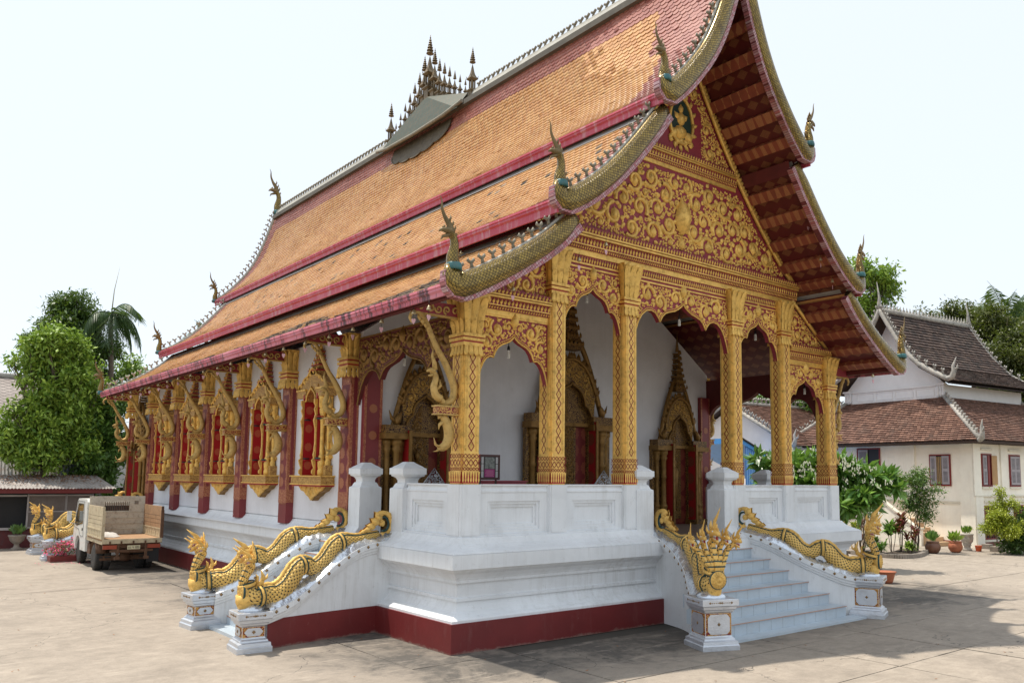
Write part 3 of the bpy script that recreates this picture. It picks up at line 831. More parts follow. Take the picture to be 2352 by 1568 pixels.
def teeth(mb, u0, u1, z0, z1, to3, pitch, mi=0, lean=.02, dep=.03):
    n = max(2, int((u1 - u0) / pitch)); st = (u1 - u0) / n
    for i in range(n):
        u = u0 + (i + .5) * st; a = st * .36
        vs = [to3(u - a * .3, z0, .004), to3(u + a * .3, z0, .004), to3(u + a, z0 + (z1 - z0) * .45, dep * .5), to3(u - a, z0 + (z1 - z0) * .45, dep * .5), to3(u + lean, z1, dep * .3), to3(u, z0 + (z1 - z0) * .5, dep)]
        mb.add(vs, [(0, 1, 5), (1, 2, 5), (2, 4, 5), (4, 3, 5), (3, 0, 5)], mi)
OUT_A = [(0, 1.0), (.05, .93), (.12, .86), (.22, .80), (.34, .745), (.44, .67), (.52, .55), (.565, .43), (.585, .36), (.63, .385), (.70, .38), (.79, .31), (.87, .18), (.93, .02), (.97, -.14), (1.0, -.28)]
OUT_W = [(0, 1.0), (.04, .92), (.10, .84), (.18, .76), (.28, .71), (.37, .65), (.43, .55), (.465, .44), (.485, .37), (.52, .49), (.58, .61), (.66, .66), (.75, .63), (.84, .50), (.91, .30), (.96, .05), (1.0, -.2)]
def arch_panel(u0, u1, ztop, zapex, zlow, to3, prof, seed, th=.10, nrm=(0, -1, 0), dark=False, field=True, name='arch_panel', r0=.16, both=False):
    """pierced spandrel: flat board with a cusped lower edge, scrollwork on its face, beaded rim"""
    c = (u0 + u1) / 2; hw = (u1 - u0) / 2
    half = [(t * hw, zlow + (zapex - zlow) * h) for t, h in prof]
    low = [(c - a, b) for a, b in half[::-1]] + [(c + a, b) for a, b in half[1:]]
    up = [(a, ztop) for a, b in low]
    m = MB(); m.strip(up, low, to3, -th, 0)
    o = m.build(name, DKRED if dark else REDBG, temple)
    g = MB()
    rim = [to3(a, b, .008) for a, b in low]; g.tube(rim, .016, 4, 0, up=nrm, cap=False)
    rim2 = [to3(a, b + .045, .003) for a, b in low]; g.tube(rim2, .008, 4, 0, up=nrm, cap=False)
    P_ = np.array(low); seg = np.hypot(*(P_[1:] - P_[:-1]).T); L = seg.sum(); n = int(L / .045); cum = np.concatenate([[0], np.cumsum(seg)])
    for k in range(n):                                               # beads
        s_ = (k + .5) * L / n; i = min(np.searchsorted(cum, s_) - 1, len(low) - 2); t = (s_ - cum[i]) / seg[i]
        a = low[i][0] + (low[i + 1][0] - low[i][0]) * t; b = low[i][1] + (low[i + 1][1] - low[i][1]) * t + .023; e = .011
        g.add([to3(a - e, b, 0), to3(a, b - e, 0), to3(a + e, b, 0), to3(a, b + e, 0), to3(a, b, .014)], [(0, 1, 4), (1, 2, 4), (2, 3, 4), (3, 0, 4)])
    g.box(*[0] * 6) if False else None
    for za, zb, dd in ((ztop - .03, ztop, .02),):
        vs = [to3(u0, za, 0), to3(u1, za, 0), to3(u1, za, dd), to3(u0, za, dd), to3(u0, zb, 0), to3(u1, zb, 0), to3(u1, zb, dd), to3(u0, zb, dd)]
        g.add(vs, [(0, 1, 2, 3), (4, 5, 6, 7), (3, 2, 6, 7), (0, 3, 7, 4), (1, 2, 6, 5)])
    if field:
        poly = [(u0 + .02, ztop - .045)] + [(a, b + .06) for a, b in low] + [(u1 - .02, ztop - .045)]
        scroll_field(g, poly, to3, nrm, r0, .065, seed, sym=c, tries=1500, budsz=1.15)
        # central bud over the apex
        bud(g, c, zapex + .27, .16, PI / 2, to3, .012); 
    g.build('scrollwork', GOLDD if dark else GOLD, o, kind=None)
    return o
yA = CY - .06                                   # face of the spandrel boards
bays = [(COLX[i] + .17, COLX[i + 1] - .17) for i in range(5)]
for i, (a, b) in enumerate(bays):
    if i in (0, 4): arch_panel(a, b, 5.06, 4.75, 4.17, front(yA), OUT_A, 10 + i)
    elif i == 2: arch_panel(a, b, 6.16, 5.86, 5.18, front(yA), OUT_W, 12, r0=.19)
    else: arch_panel(a, b, 6.16, 5.81, 5.22, front(yA), OUT_A, 10 + i)
# side porch arches (left one faces the court, right one mirrored)
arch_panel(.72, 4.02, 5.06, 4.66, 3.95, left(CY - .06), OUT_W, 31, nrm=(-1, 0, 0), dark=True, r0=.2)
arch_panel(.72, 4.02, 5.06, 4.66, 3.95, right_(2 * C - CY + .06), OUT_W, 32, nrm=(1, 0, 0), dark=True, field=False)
# ---- entablatures
def entab(u0, u1, z0, to3, big=True, name='entablature', nrmy=True):
    m = MB(); D = .0
    H = .50 if big else .42
    lay = [(0, .10, .03, 0, 0), (.10, .17, .055, 1, 1), (.17, .19, .075, 0, 0), (.19, .315, .07, 1, 1), (.315, .345, .12, 0, 0), (.345, .36, .10, 1, 0), (.36, .39, .135, 0, 0), (.39, .50, .11, 1, 1)]
    k = H / .5
    for a, b, d, mi, t in lay:
        za, zb = z0 + a * k, z0 + b * k
        vs = [to3(u, z, e) for e in (-.12, d) for z in (za, zb) for u in (u0, u1)]
        m.add(vs, [(0, 2, 3, 1), (4, 5, 7, 6), (0, 1, 5, 4), (2, 6, 7, 3), (0, 4, 6, 2), (1, 3, 7, 5)], mi)
    o = m.build(name, [GOLD, REDBG], temple)
    g = MB()
    for a, b, d, mi, t in lay:
        if t:
            f = lambda u, v, e, d=d: to3(u, v, d + e)
            teeth(g, u0, u1, z0 + a * k + .003, z0 + b * k - .003, f, .052 if a < .15 else .075, 0)
    g.build('leaf_teeth', GOLD, o, kind='stuff')
    return o
entab(C - 3.74, C + 3.74, 6.36, front(yA + .0), True)
entab(.50, 2.08, 5.06, front(yA), False); entab(2 * C - 2.08, 2 * C - .50, 5.06, front(yA), False)
entab(.50, 2.08, 5.06, front(yA), False) if False else None
# plain boards closing above the nave spandrels
for i in (1, 2, 3):
    a, b = bays[i]; MB().box(a, b, yA - .01, yA + .10, 6.16, 6.36).build('frieze_board', REDBG, temple)
    g = MB(); teeth(g, a, b, 6.24, 6.35, front(yA - .012), .06, 0); 
    for u in (0,): g.box(a, b, yA - .03, yA - .01, 6.20, 6.23)
    g.build('leaf_teeth', GOLD, temple, kind='stuff')
# ---- pediment
yP = CY - .02
ped_hw = [(3.60, 6.86), (3.05, 7.33), (2.45, 7.93), (1.86, 8.60), (1.30, 9.35), (.80, 10.1), (.40, 10.75), (0.0, 11.35)]
polyP = [(C - a, b) for a, b in ped_hw] + [(C + a, b) for a, b in ped_hw[::-1][1:]]
m = MB(); m.prism(polyP, front(yP), -.10, 0); pedi = m.build('pediment', REDBG, temple)
g = MB()
low_p = [(C - 3.45, 6.92), (C - 2.40, 7.84), (C - 1.86, 8.45), (C + 1.86, 8.45), (C + 2.40, 7.84), (C + 3.45, 6.92)]
scroll_field(g, low_p, front(yP), (0, -1, 0), .235, .085, 5, sym=C, tries=4500, budsz=1.1)
bud(g, C, 7.62, .42, PI / 2, front(yP), .02, 0, .5); bud(g, C, 7.08, .16, PI / 2, front(yP), .01)
up_p = [(C - 1.55, 8.93), (C - 1.2, 9.42), (C - .72, 10.15), (C, 11.2), (C + .72, 10.15), (C + 1.2, 9.42), (C + 1.55, 8.93), (C + .62, 8.93), (C + .62, 9.9), (C, 10.35), (C - .62, 9.9), (C - .62, 8.93)]
scroll_field(g, up_p, front(yP), (0, -1, 0), .17, .06, 9, sym=C, tries=3500)
g.build('scrollwork', GOLD, pedi)
entab(C - 1.72, C + 1.72, 8.50, lambda u, v, d: (u, yP - d * .7, v), False)
# plaque: green ground, gold figure group in a foliate ring
m = MB(); n = 22
ov = [(C + .34 * math.cos(a) * (1 - .12 * math.sin(a)), 9.58 + .48 * math.sin(a)) for a in [2 * PI * k / n for k in range(n)]]
m.prism(ov, front(yP - .004), 0, .012); pq = m.build('plaque', simple('deep_green', (.008, .030, .022), .5), temple)
g = MB(); g.tube([(u, yP - .03, v) for u, v in ov + ov[:1]], .038, 6, up=(0, -1, 0))
for k in range(16):
    a = 2 * PI * k / 16; bud(g, C + .44 * math.cos(a), 9.58 + .58 * math.sin(a), .09, a + .5, front(yP), .01)
f_ = front(yP - .016)
for (u, v, s_, an) in ((0, 9.62, .17, PI / 2), (0, 9.82, .10, PI / 2), (-.13, 9.66, .09, 2.4), (.13, 9.66, .09, .7), (0, 9.32, .22, 0), (-.22, 9.26, .15, 3.9), (.22, 9.26, .15, -.8), (-.12, 9.12, .10, -PI / 2), (.12, 9.12, .10, -PI / 2), (0, 9.14, .1, -PI / 2), (-.28, 9.12, .07, 0), (.28, 9.12, .07, PI)): bud(g, C + u, v, s_, an, f_, .004, 0, .8)
g.build('gilt_figures', GOLD, pedi)
# sloping leaf border of the pediment
for sg in (-1, 1):
    g = MB(); pp = [(C + sg * (a + .02), b) for a, b in ped_hw]
    sm = smooth_path(pp, 5); g.tube([(u, yP - .05, v) for u, v in sm], .045, 6, up=(0, -1, 0))
    for i in range(len(sm) - 1):
        for t in (0, .5):
            u = sm[i][0] * (1 - t) + sm[i + 1][0] * t; v = sm[i][1] * (1 - t) + sm[i + 1][1] * t
            bud(g, u + sg * .06, v + .05, .085, PI / 2 - sg * .7, front(yP - .04), .01, 0, .7)
    g.build('pediment_border', GOLD, temple)
# aisle gable triangles
for sg, sd_ in ((-1, 41), (1, 42)):
    tri = [(C + sg * 4.92, 5.48), (C + sg * 3.42, 5.48), (C + sg * 3.42, 6.55)]
    if sg > 0: tri = tri[::-1]
    m = MB(); m.prism(tri, front(yA + .02), -.10, 0); o = m.build('aisle_gable', REDBG, temple)
    g = MB(); scroll_field(g, tri, front(yA + .02), (0, -1, 0), .17, .05, sd_, tries=1500)
    g.tube([(C + sg * 4.95, yA - .02, 5.5), (C + sg * 3.42, yA - .02, 6.60)], .04, 6)
    g.build('scrollwork', GOLD, o)
# ---- hall walls
YW = 3.98                                           # porch face of the hall
hallx0, hallx1 = .52, 2 * C - .52
m = MB(); m.box(hallx0, hallx0 + .25, YW + .25, BACK - .35, 1.62, 5.22); m.build('side_wall', WHITE2, temple)
m = MB(); m.box(hallx1 - .25, hallx1, YW + .25, BACK - .35, 1.62, 5.22); m.build('side_wall', WHITE2, temple)
DOORS = ((1.75, .42, 3.55), (C, .62, 4.35), (2 * C - 1.75, .42, 3.55))
def wall_with_holes(x0, x1, y0, y1, zt, holes, name):
    m = MB(); xs = x0; 
    for cx_, hw, zt_ in holes:
        m.box(xs, cx_ - hw, y0, y1, FL, zt); m.box(cx_ - hw, cx_ + hw, y0, y1, zt_, zt); xs = cx_ + hw
    m.box(xs, x1, y0, y1, FL, zt)
    return m.build(name, WHITE2, temple)
wall_with_holes(hallx0, hallx1, YW, YW + .25, 5.2, DOORS, 'porch_wall')
gp = [(hallx0, 5.2), (2.4, 6.5), (3.2, 7.9), (4.4, 9.4), (C, 11.6), (2 * C - 4.4, 9.4), (2 * C - 3.2, 7.9), (2 * C - 2.4, 6.5), (hallx1, 5.2)]
m = MB(); m.prism(gp[::-1], lambda u, v, d: (u, YW + d, v), 0, .25); m.build('porch_gable_wall', WHITE2, temple)
m = MB(); m.prism(gp[::-1], lambda u, v, d: (u, BACK - .4 + d, v), 0, .25); m.box(hallx0, hallx1, BACK - .4, BACK - .15, 1.62, 5.2); m.build('rear_wall', WHITE2, temple)
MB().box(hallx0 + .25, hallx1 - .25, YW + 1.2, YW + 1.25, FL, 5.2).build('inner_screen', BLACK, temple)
# ------------------------------------------------------------------ pilasters along the left wall
PY = [4.28, 7.12, 9.86, 12.5, 15.12, 17.76, 20.25]
def pilaster_mesh():
    s = MB(); hw = .20; x0, x1 = .36, .53
    s.box(x0, x1, -hw, hw, 1.50, 4.42, 0)
    fr = MB()
    body = s.mesh('pilaster', MAROONP)
    pn = MB()
    for (a, b, z0, z1) in ((-hw + .055, hw - .055, 2.25, 4.2),):
        pn.add([(x0 - .003, b, z0), (x0 - .003, a, z0), (x0 - .003, a, z1), (x0 - .003, b, z1)], [(0, 1, 2, 3)], 0, [[(.5 - (b) * .95 - .0, z0 * 1.0), (.5 - a * .95, z0), (.5 - a * .95, z1), (.5 - b * .95, z1)]])
    st = MB()
    for a, b in ((-hw, -hw + .05), (hw - .05, hw)): st.box(x0 - .006, x0, a, b, 2.2, 4.3)
    st.box(x0 - .006, x0, -hw, hw, 4.2, 4.42)
    st.box(x0, x0 + .05, -hw - .006, -hw, 2.2, 4.42); st.box(x1 - .05, x1, -hw - .006, -hw, 2.2, 4.42)
    st.box(x0 - .006, x1, -hw - .006, hw + .006, 1.93, 2.2)
    n = 6
    for i in range(n):
        a = -hw + 2 * hw * i / n; b = a + 2 * hw / n
        st.add([(x0 - .005, b, 1.93), (x0 - .005, a, 1.93), (x0 - .005, (a + b) / 2, 1.87)], [(0, 1, 2)])
    cp = MB(); z = 4.42; cx = .445
    petals(cp, z + .08, z - .10, .20, .215, 4, cx=cx, cy=0, curl=-.005)
    for zz, hw_, hh, mi in ((.08, .20, .05, 0), (.13, .185, .03, 1), (.16, .215, .05, 0), (.21, .185, .03, 1), (.24, .22, .05, 0)):
        cp.box(cx - hw_ * .9, cx + hw_ * .6, -hw_, hw_, z + zz, z + zz + hh, mi)
    cp.rings([(cx - k * .9, cx + .08, -k, k, z + t) for k, t in ((.14, .29), (.14, .42), (.15, .55), (.18, .68), (.20, .74))], 0)
    petals(cp, z + .29, z + .46, .148, .175, 3, cx=cx, cy=0)
    petals(cp, z + .34, z + .70, .148, .205, 3, cx=cx, cy=0)
    return body, pn.mesh('rosette_strip', ROSET), st.mesh('stencil_trim', STBAND), cp.mesh('capital', [GOLD, REDP])
MAROONP = simple('pilaster_red', (.20, .022, .026), .5, var=.12, scale=2, fine=.1)
pm = pilaster_mesh()
for y in PY:
    p = addobj('pilaster', pm[0], temple, (0, y, 0))
    for nm, me in zip(('rosette_strip', 'stencil_trim', 'capital'), pm[1:]): addobj(nm, me, p)
p = addobj('pilaster', pm[0], temple, (2 * C, PY[0], 0)); p.rotation_euler = (0, 0, PI)
for nm, me in zip(('rosette_strip', 'stencil_trim', 'capital'), pm[1:]): addobj(nm, me, p)
# the porch return of the first pilaster: wide red panel with rosettes
for sg in (0, 1):
    xa, xb = (.53, .90) if not sg else (2 * C - .90, 2 * C - .53)
    m = MB(); m.box(xa, xb, YW - .10, YW + .1, FL, 4.6)
    o = m.build('porch_pilaster', MAROONP, temple)
    c_ = (xa + xb) / 2
    for k in range(5):
        r = MB()
        z = 1.75 + k * .50; n = 16; R_ = .085
        vs = [(c_ + R_ * math.cos(2 * PI * j / n), YW - .104, z + R_ * math.sin(2 * PI * j / n)) for j in range(n)]
        uv = [[(.139 + .1 * math.cos(2 * PI * j / n), .139 + .1 * math.sin(2 * PI * j / n)) for j in range(n)]]
        r.add(vs, [tuple(range(n))[::-1]], 0, [uv[0][::-1]]); r.build('rosette', ROSET, o)
    t = MB(); t.box(xa, xa + .05, YW - .106, YW - .1, FL, 4.6); t.box(xb - .05, xb, YW - .106, YW - .1, FL, 4.6); t.build('stencil_trim', STBAND, o)
# ------------------------------------------------------------------ windows
def window():
    root = empty('window', (0, 0, 0)); root.parent = temple
    X = .52                                               # wall face; local y along the wall, -x outwards
    def bx(m, a, b, y0, y1, z0, z1, mi=0): m.box(X - b, X - a, y0, y1, z0, z1, mi)
    m = MB(); bx(m, .0, .02, -.295, .295, 2.50, 4.20); n = 8
    o = m.build('shutter', REDP, root)
    for s_ in (-1, 1):
        m = MB(); bx(m, .0, .25, s_ * .31 - .02, s_ * .31 + .02, 2.50, 4.12); q = m.build('reveal', REDP, root)
        nn = 18; R_ = .082
        for k in range(4):
            r = MB(); z = 2.70 + k * .37; vs = [(X - .125 + R_ * math.cos(2 * PI * j / nn), s_ * .289, z + R_ * 1.08 * math.sin(2 * PI * j / nn)) for j in range(nn)]
            uv_ = [(.172 + .118 * math.cos(2 * PI * j / nn), .172 + .118 * math.sin(2 * PI * j / nn)) for j in range(nn)]
            if s_ > 0: r.add(vs, [tuple(range(nn))], 0, [uv_])
            else: r.add(vs, [tuple(range(nn))[::-1]], 0, [uv_[::-1]])
            r.build('rosette', ROSEW, root)
        # wavy gilded edge of the reveal
        e = MB(); pr = [(.0, 2.50), (.05, 2.54), (.05, 2.60), (.01, 2.64), (.04, 2.72), (.06, 2.80), (.02, 2.84), (.035, 2.90), (.02, 2.98), (.008, 3.15), (.012, 3.4), (.05, 3.58), (.03, 3.64), (.015, 3.70), (.045, 3.80), (.02, 3.86), (.05, 3.92), (.05, 4.0)]
        pol = [(X - .25 - a, z) for a, z in pr] + [(X - .235, 4.0), (X - .235, 2.5)]
        e.prism(pol, lambda u, v, d: (u, s_ * .31 + d, v), -.024, .024); e.build('gilded_edge', GOLD, root)
    # jamb: waisted gilded columns both sides, projecting
    prof = [(.085, 2.50), (.10, 2.52), (.10, 2.60), (.082, 2.62), (.095, 2.66), (.105, 2.76), (.08, 2.80), (.065, 2.82), (.085, 2.84), (.085, 2.87), (.062, 2.90), (.058, 3.1), (.058, 3.40), (.066, 3.55), (.085, 3.60), (.06, 3.63), (.07, 3.66), (.095, 3.74), (.10, 3.80), (.08, 3.82), (.12, 3.84), (.12, 4.0), (.13, 4.02), (.13, 4.06)]
    for s_ in (-1, 1):
        m = MB(); m.lathe([(r_ * .74, z) for r_, z in prof], (X - (.15 if s_ < 0 else .12), s_ * .41, 0), 12, 0); m.lathe([(r_ * .6, z) for r_, z in prof], (X - .07, s_ * .52, 0), 8, 0)
        bx(m, .0, .15, s_ * .47 - .13, s_ * .47 + .13, 2.50, 2.70, 1); bx(m, .0, .10, s_ * .40 - .1, s_ * .40 + .1, 2.78, 3.84, 1)
        # flame edge outwards
        m.prism([(s_ * (.50 + a), z) for a, z in ((.0, 2.78), (.10, 2.86), (.05, 2.92), (.13, 3.02), (.04, 3.2), (.05, 3.45), (.13, 3.62), (.06, 3.68), (.14, 3.80), (.0, 3.86))], lambda u, v, d: (X - d, u, v), 0, .05, 0)
        for z, mi in ((2.79, 2), (2.825, 3), (3.64, 2), (3.60, 3)): m.lathe([(.10, 0), (.10, .022)], (X - .16, s_ * .36, z), 12, mi)
        m.build('jamb_column', [GOLD, FILIG, REDP, GREENL], root)
    # arch head
    hp = [(0, .31), (.03, .27), (.10, .215), (.16, .17), (.205, .10), (.215, .02), (.26, .0)]
    lowp = [(-a, 3.98 + b * .9) for a, b in hp[::-1]] + [(a, 3.98 + b * .9) for a, b in hp[1:]]
    top = [(a, 4.34 - abs(a) * .12) for a, b in lowp]
    m = MB(); m.strip(top, lowp, lambda u, v, d: (X - d, u, v), .02, .22, 1)
    m.tube([(X - .235, a, b) for a, b in lowp], .022, 5, 0, up=(-1, 0, 0))
    m.build('arch_head', [GOLD, FILIG], root)
    m = MB()
    for s_ in (-1, 1): bx(m, 0, .24, s_ * .46 - .21, s_ * .46 + .21, 4.06, 4.20, 0); bx(m, 0, .26, s_ * .46 - .22, s_ * .46 + .22, 4.20, 4.235, 1)
    # curved pediment with scrolls above the arch
    pp = [(-.66, 4.24), (-.64, 4.32), (-.50, 4.36), (-.40, 4.45), (-.22, 4.50), (-.12, 4.60), (0, 4.66)]
    pp2 = pp + [(-a, b) for a, b in pp[::-1][1:]]
    m.prism(pp2, lambda u, v, d: (X - d, u, v), 0, .20, 0)
    m.tube([(X - .22, a, b) for a, b in pp2], .020, 5, 1, up=(-1, 0, 0))
    for k in range(9):
        a = -.56 + k * .14; zt = 4.30 + .30 * (1 - abs(a) / .66)
        bud(m, a, zt - .01, .06, PI / 2, lambda u, v, d: (X - .20 - d, u, v), 0, 1)
    # tiered spire
    hw = .20; z = 4.52
    for k, (hw, hh) in enumerate(((.20, .12), (.155, .11), (.125, .10), (.095, .09), (.07, .08))):
        m.box(X - .02 - hw * .9, X, -hw, hw, z, z + hh * .55, 0); m.box(X - .035 - hw * .95, X, -hw - .025, hw + .025, z + hh * .55, z + hh * .75, 2)
        for s_ in (-1, 0, 1):
            bud(m, s_ * hw * .85, z + hh * .95, .045, PI / 2, lambda u, v, d, q=hw: (X - .03 - q * .9 - d, u, v), 0, 1)
        z += hh
    m.tube([(X - .06, 0, z), (X - .06, 0, z + .1), (X - .06, 0, z + .22)], [.05, .03, .006], 6, 1)
    m.build('spire', [FILIG, GOLD, REDP], root)
    # sill with carved edge and hanging point
    m = MB()
    for a, b, mi, e in ((2.45, 2.50, 0, .02), (2.475, 2.455, 0, 0),): pass
    for z0, z1, dd, hw, mi in ((2.475, 2.50, .31, .74, 0), (2.34, 2.475, .285, .71, 1), (2.315, 2.34, .305, .73, 0), (2.285, 2.315, .27, .70, 2)): bx(m, 0, dd, -hw, hw, z0, z1, mi)
    tp = [(-.64, 2.285), (-.50, 2.20), (-.34, 2.165), (-.22, 2.10), (-.10, 2.065), (0, 2.0)]
    tp2 = tp + [(-a, b) for a, b in tp[::-1][1:]]
    m.prism(tp2[::-1], lambda u, v, d: (X - d, u, v), 0, .13, 3)
    m.prism([(a * .95, b) for a, b in tp2][::-1], lambda u, v, d: (X - d, u, v + .01), .13, .17, 0)
    f_ = lambda u, v, d: (X - .17 - d, u, v)
    for s_ in (-1, 1): spiral(m, s_ * .24, 2.21, .07, 1.5, s_, f_, 1.2, 0, .2, nrm=(-1, 0, 0)); spiral(m, s_ * .43, 2.235, .05, 1.5, -s_, f_, 1.2, 0, .2, nrm=(-1, 0, 0))
    bud(m, 0, 2.17, .09, -PI / 2, f_, 0, 0)
    m.build('sill', [GOLD, FILIG, REDP, GOLDD], root)
    return root
w0 = window()
WY = [5.70, 8.49, 11.18, 13.81, 16.44]
w0.location = (0, WY[0], 0)
for y in WY[1:]: copy_tree(w0, temple, (0, y, 0))
# ------------------------------------------------------------------ portals
GOLDP = gold('portal_relief_gold', (.46, .27, .065))
def portal(x, hw, zo, sc, root_name='portal', y=YW, rot=None, loc=None, ht=1.0):
    """gilded doorway: stepped jambs, cusped arch, tiered spire, red leaves"""
    root = empty(root_name, (0, 0, 0)); root.parent = temple
    Y = y
    m = MB(); m.box(-hw, hw, -.02, .02, 0, zo)
    d_ = m.build('door_leaf', ROSETD, root)
    m = MB(); m.box(-hw, hw * .35, -.07, -.02, .15, zo * .72, 1); 
    to = lambda u, v, d: (u, -.075 - d, v)
    rg = random.Random(3)
    poly = [(-hw + .03, .2), (hw * .3, .2), (hw * .3, zo * .70), (-hw + .03, zo * .70)]
    scroll_field(m, poly, to, (0, -1, 0), .10, .05, 3, tries=700)
    # standing figure in relief on the opened leaf
    fu = -hw * .32
    m.tube([(fu, -.10, .5), (fu, -.12, 1.0), (fu, -.13, 1.3), (fu, -.12, 1.42)], [.07, .075, .09, .04], 8, 0); m.lathe([(0, -.07), (.05, -.03), (.055, .02), (.03, .07), (.01, .15)], (fu, -.12, 1.5), 8, 0)
    m.build('carved_leaf', [GOLDD, FILID], root)
    # jambs
    for s_ in (-1, 1):
        m = MB()
        for k, (off, dep, r_) in enumerate(((.07, .10, .055), (.21, .20, .075), (.37, .13, .06))):
            xx = s_ * (hw + off * sc); zt = zo * .66
            prof = [(1.5, 0), (1.6, .05), (1.5, .16), (1.1, .20), (1.45, .25), (1.5, .34), (1.0, .40), (1.3, .44), (1.3, .48), (.9, .52), (.85, .9), (.8, zt * .62), (1.1, zt * .64), (.85, zt * .66), (.9, zt * .86), (1.35, zt * .90), (1.0, zt * .92), (1.5, zt * .95), (1.5, zt)]
            m.lathe([(r_ * sc * a, b) for a, b in prof], (xx, -dep, 0), 10, 0)
        m.box(s_ * (hw + .23 * sc) - .27 * sc, s_ * (hw + .23 * sc) + .27 * sc, -.10, 0, 0, zo * .66, 1)
        m.box(s_ * (hw + .23 * sc) - .29 * sc, s_ * (hw + .23 * sc) + .29 * sc, -.32, 0, zo * .66, zo * .70, 0)
        m.box(s_ * (hw + .23 * sc) - .26 * sc, s_ * (hw + .23 * sc) + .26 * sc, -.28, 0, zo * .70, zo * .755, 1)
        m.box(s_ * (hw + .23 * sc) - .30 * sc, s_ * (hw + .23 * sc) + .30 * sc, -.34, 0, 0, .12, 1)
        # little mythical bird perched on the jamb head
        bx_ = s_ * (hw + .23 * sc); zb = zo * .755
        m.tube([(bx_, -.2, zb), (bx_ - s_ * .02, -.22, zb + .10), (bx_ - s_ * .06, -.22, zb + .20), (bx_ - s_ * .10, -.24, zb + .26)], [.05 * sc, .07 * sc, .045 * sc, .01], 7, 0)
        m.tube([(bx_, -.2, zb + .05), (bx_ + s_ * .10, -.2, zb + .12), (bx_ + s_ * .16, -.2, zb + .28)], [.04, .035, .006], 6, 0)
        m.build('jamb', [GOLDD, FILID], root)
    for s_ in (-1, 1):
        m = MB(); m.box(s_ * hw - .02, s_ * hw + .02, -.34, 0, 0, zo * .72); q = m.build('reveal', REDP, root)
        nn = 18; R_ = .125
        for k in range(int(zo * .70 / .42)):
            r = MB(); z = .30 + k * .42; vs = [(s_ * (hw - .022), -.165 + R_ * math.cos(2 * PI * j / nn), z + R_ * 1.1 * math.sin(2 * PI * j / nn)) for j in range(nn)]
            uv_ = [(.192 + .16 * math.cos(2 * PI * j / nn), .192 + .16 * math.sin(2 * PI * j / nn)) for j in range(nn)]
            if s_ > 0: r.add(vs, [tuple(range(nn))], 0, [uv_])
            else: r.add(vs, [tuple(range(nn))[::-1]], 0, [uv_[::-1]])
            r.build('rosette', ROSETD, root)
        e = MB(); e.box(s_ * hw - .03, s_ * hw + .03, -.37, -.34, 0, zo * .72); e.build('gilded_edge', GOLDD, root)
    # cusped arch panel
    W = hw + .04; z0 = zo * .70; z1 = zo * .98
    half = [(t * W, z0 + (z1 - z0) * h) for t, h in ((0, 1), (.08, .93), (.25, .88), (.45, .78), (.58, .62), (.62, .45), (.74, .42), (.88, .28), (.97, .08), (1.0, 0))]
    low = [(-a, b) for a, b in half[::-1]] + half[1:]
    top = [(a * 1.12, z0 + .06 + (zo * 1.12 - z0) * math.sqrt(max(0, 1 - (a / W * .9) ** 2))) for a, b in low]
    m = MB(); m.strip(top, low, lambda u, v, d: (u, -d, v), .02, .17, 1)
    m.tube([(a, -.19, b) for a, b in low], .025 * sc, 5, 0, up=(0, -1, 0)); m.tube([(a, -.19, b) for a, b in top], .035 * sc, 6, 0, up=(0, -1, 0))
    ap = [(a * .985, b - .03) for a, b in top] + [(a * 1.01, b + .05) for a, b in low[::-1]]
    scroll_field(m, ap, lambda u, v, d: (u, -.17 - d, v), (0, -1, 0), .11, .05, 7, mi=2, tries=900)
    N = len(top)
    for i in range(N):                                   # flames along the arch
        a, b = top[i]; an = math.atan2(b - z0, a) if b > z0 else PI / 2
        bud(m, a * 1.08, b + .06, .10 * sc, an, lambda u, v, d: (u, -.16 - d, v), 0, 0)
    # outer serpent arch ending in heads
    o2 = [(a * 1.38, z0 + .02 + (zo * 1.32 - z0) * max(0, 1 - (abs(a) / (W * 1.12)) ** 1.7)) for a, b in top]
    m.tube([(a, -.12, b) for a, b in smooth_path(o2, 3)], .05 * sc, 6, 0)
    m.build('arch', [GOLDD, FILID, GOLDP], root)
    # tiered spire
    m = MB(); z = zo * 1.20; hwid = .185 * sc
    for k in range(7):
        hh = .145 * sc * ht
        m.box(-hwid, hwid, -.14 - hwid * .5, 0, z, z + hh * .55, 1); m.box(-hwid - .03, hwid + .03, -.17 - hwid * .5, 0, z + hh * .55, z + hh * .72, 0)
        for s_ in (-1, -.5, 0, .5, 1): bud(m, s_ * hwid, z + hh * .9, .055 * sc, PI / 2, lambda u, v, d, q=hwid: (u, -.16 - q * .5 - d, v), 0, 0)
        z += hh; hwid *= .76
    m.tube([(0, -.1, z), (0, -.1, z + .18 * sc), (0, -.1, z + .5 * sc)], [.05 * sc, .03 * sc, .006], 7, 0)
    m.build('spire', [GOLDD, FILID], root)
    # tympanum
    m = MB(); tp = [(a * .99, b) for a, b in low]; m.strip([(a, b) for a, b in tp], [(a, z0) for a, b in tp], lambda u, v, d: (u, -d, v), .03, .06, 1)
    scroll_field(m, [(-W * .55, z0 + .03), (W * .0, z0 + .03), (W * .0, z1 - .1), (-W * .5, z0 + .25)], lambda u, v, d: (u, -.06 - d, v), (0, -1, 0), .1, .05, 4, tries=600)
    m.box(-W, W, -.14, -.03, z0 - .05, z0 + .03, 0); m.build('tympanum', [GOLDD, FILID], root)
    root.location = (x, Y, FL) if loc is None else loc
    if rot is not None: root.rotation_euler = (0, 0, rot)
    return root
portal(1.80, .42, 2.75, 1.0)
portal(2 * C - 1.80, .42, 2.75, 1.0)
portal(C, .60, 3.3, 1.25, y=YW - .10)
# side door in the last bay of the left wall
portal(0, .40, 2.55, .9, loc=(.50, 19.0, FL), rot=-PI / 2, ht=.6)
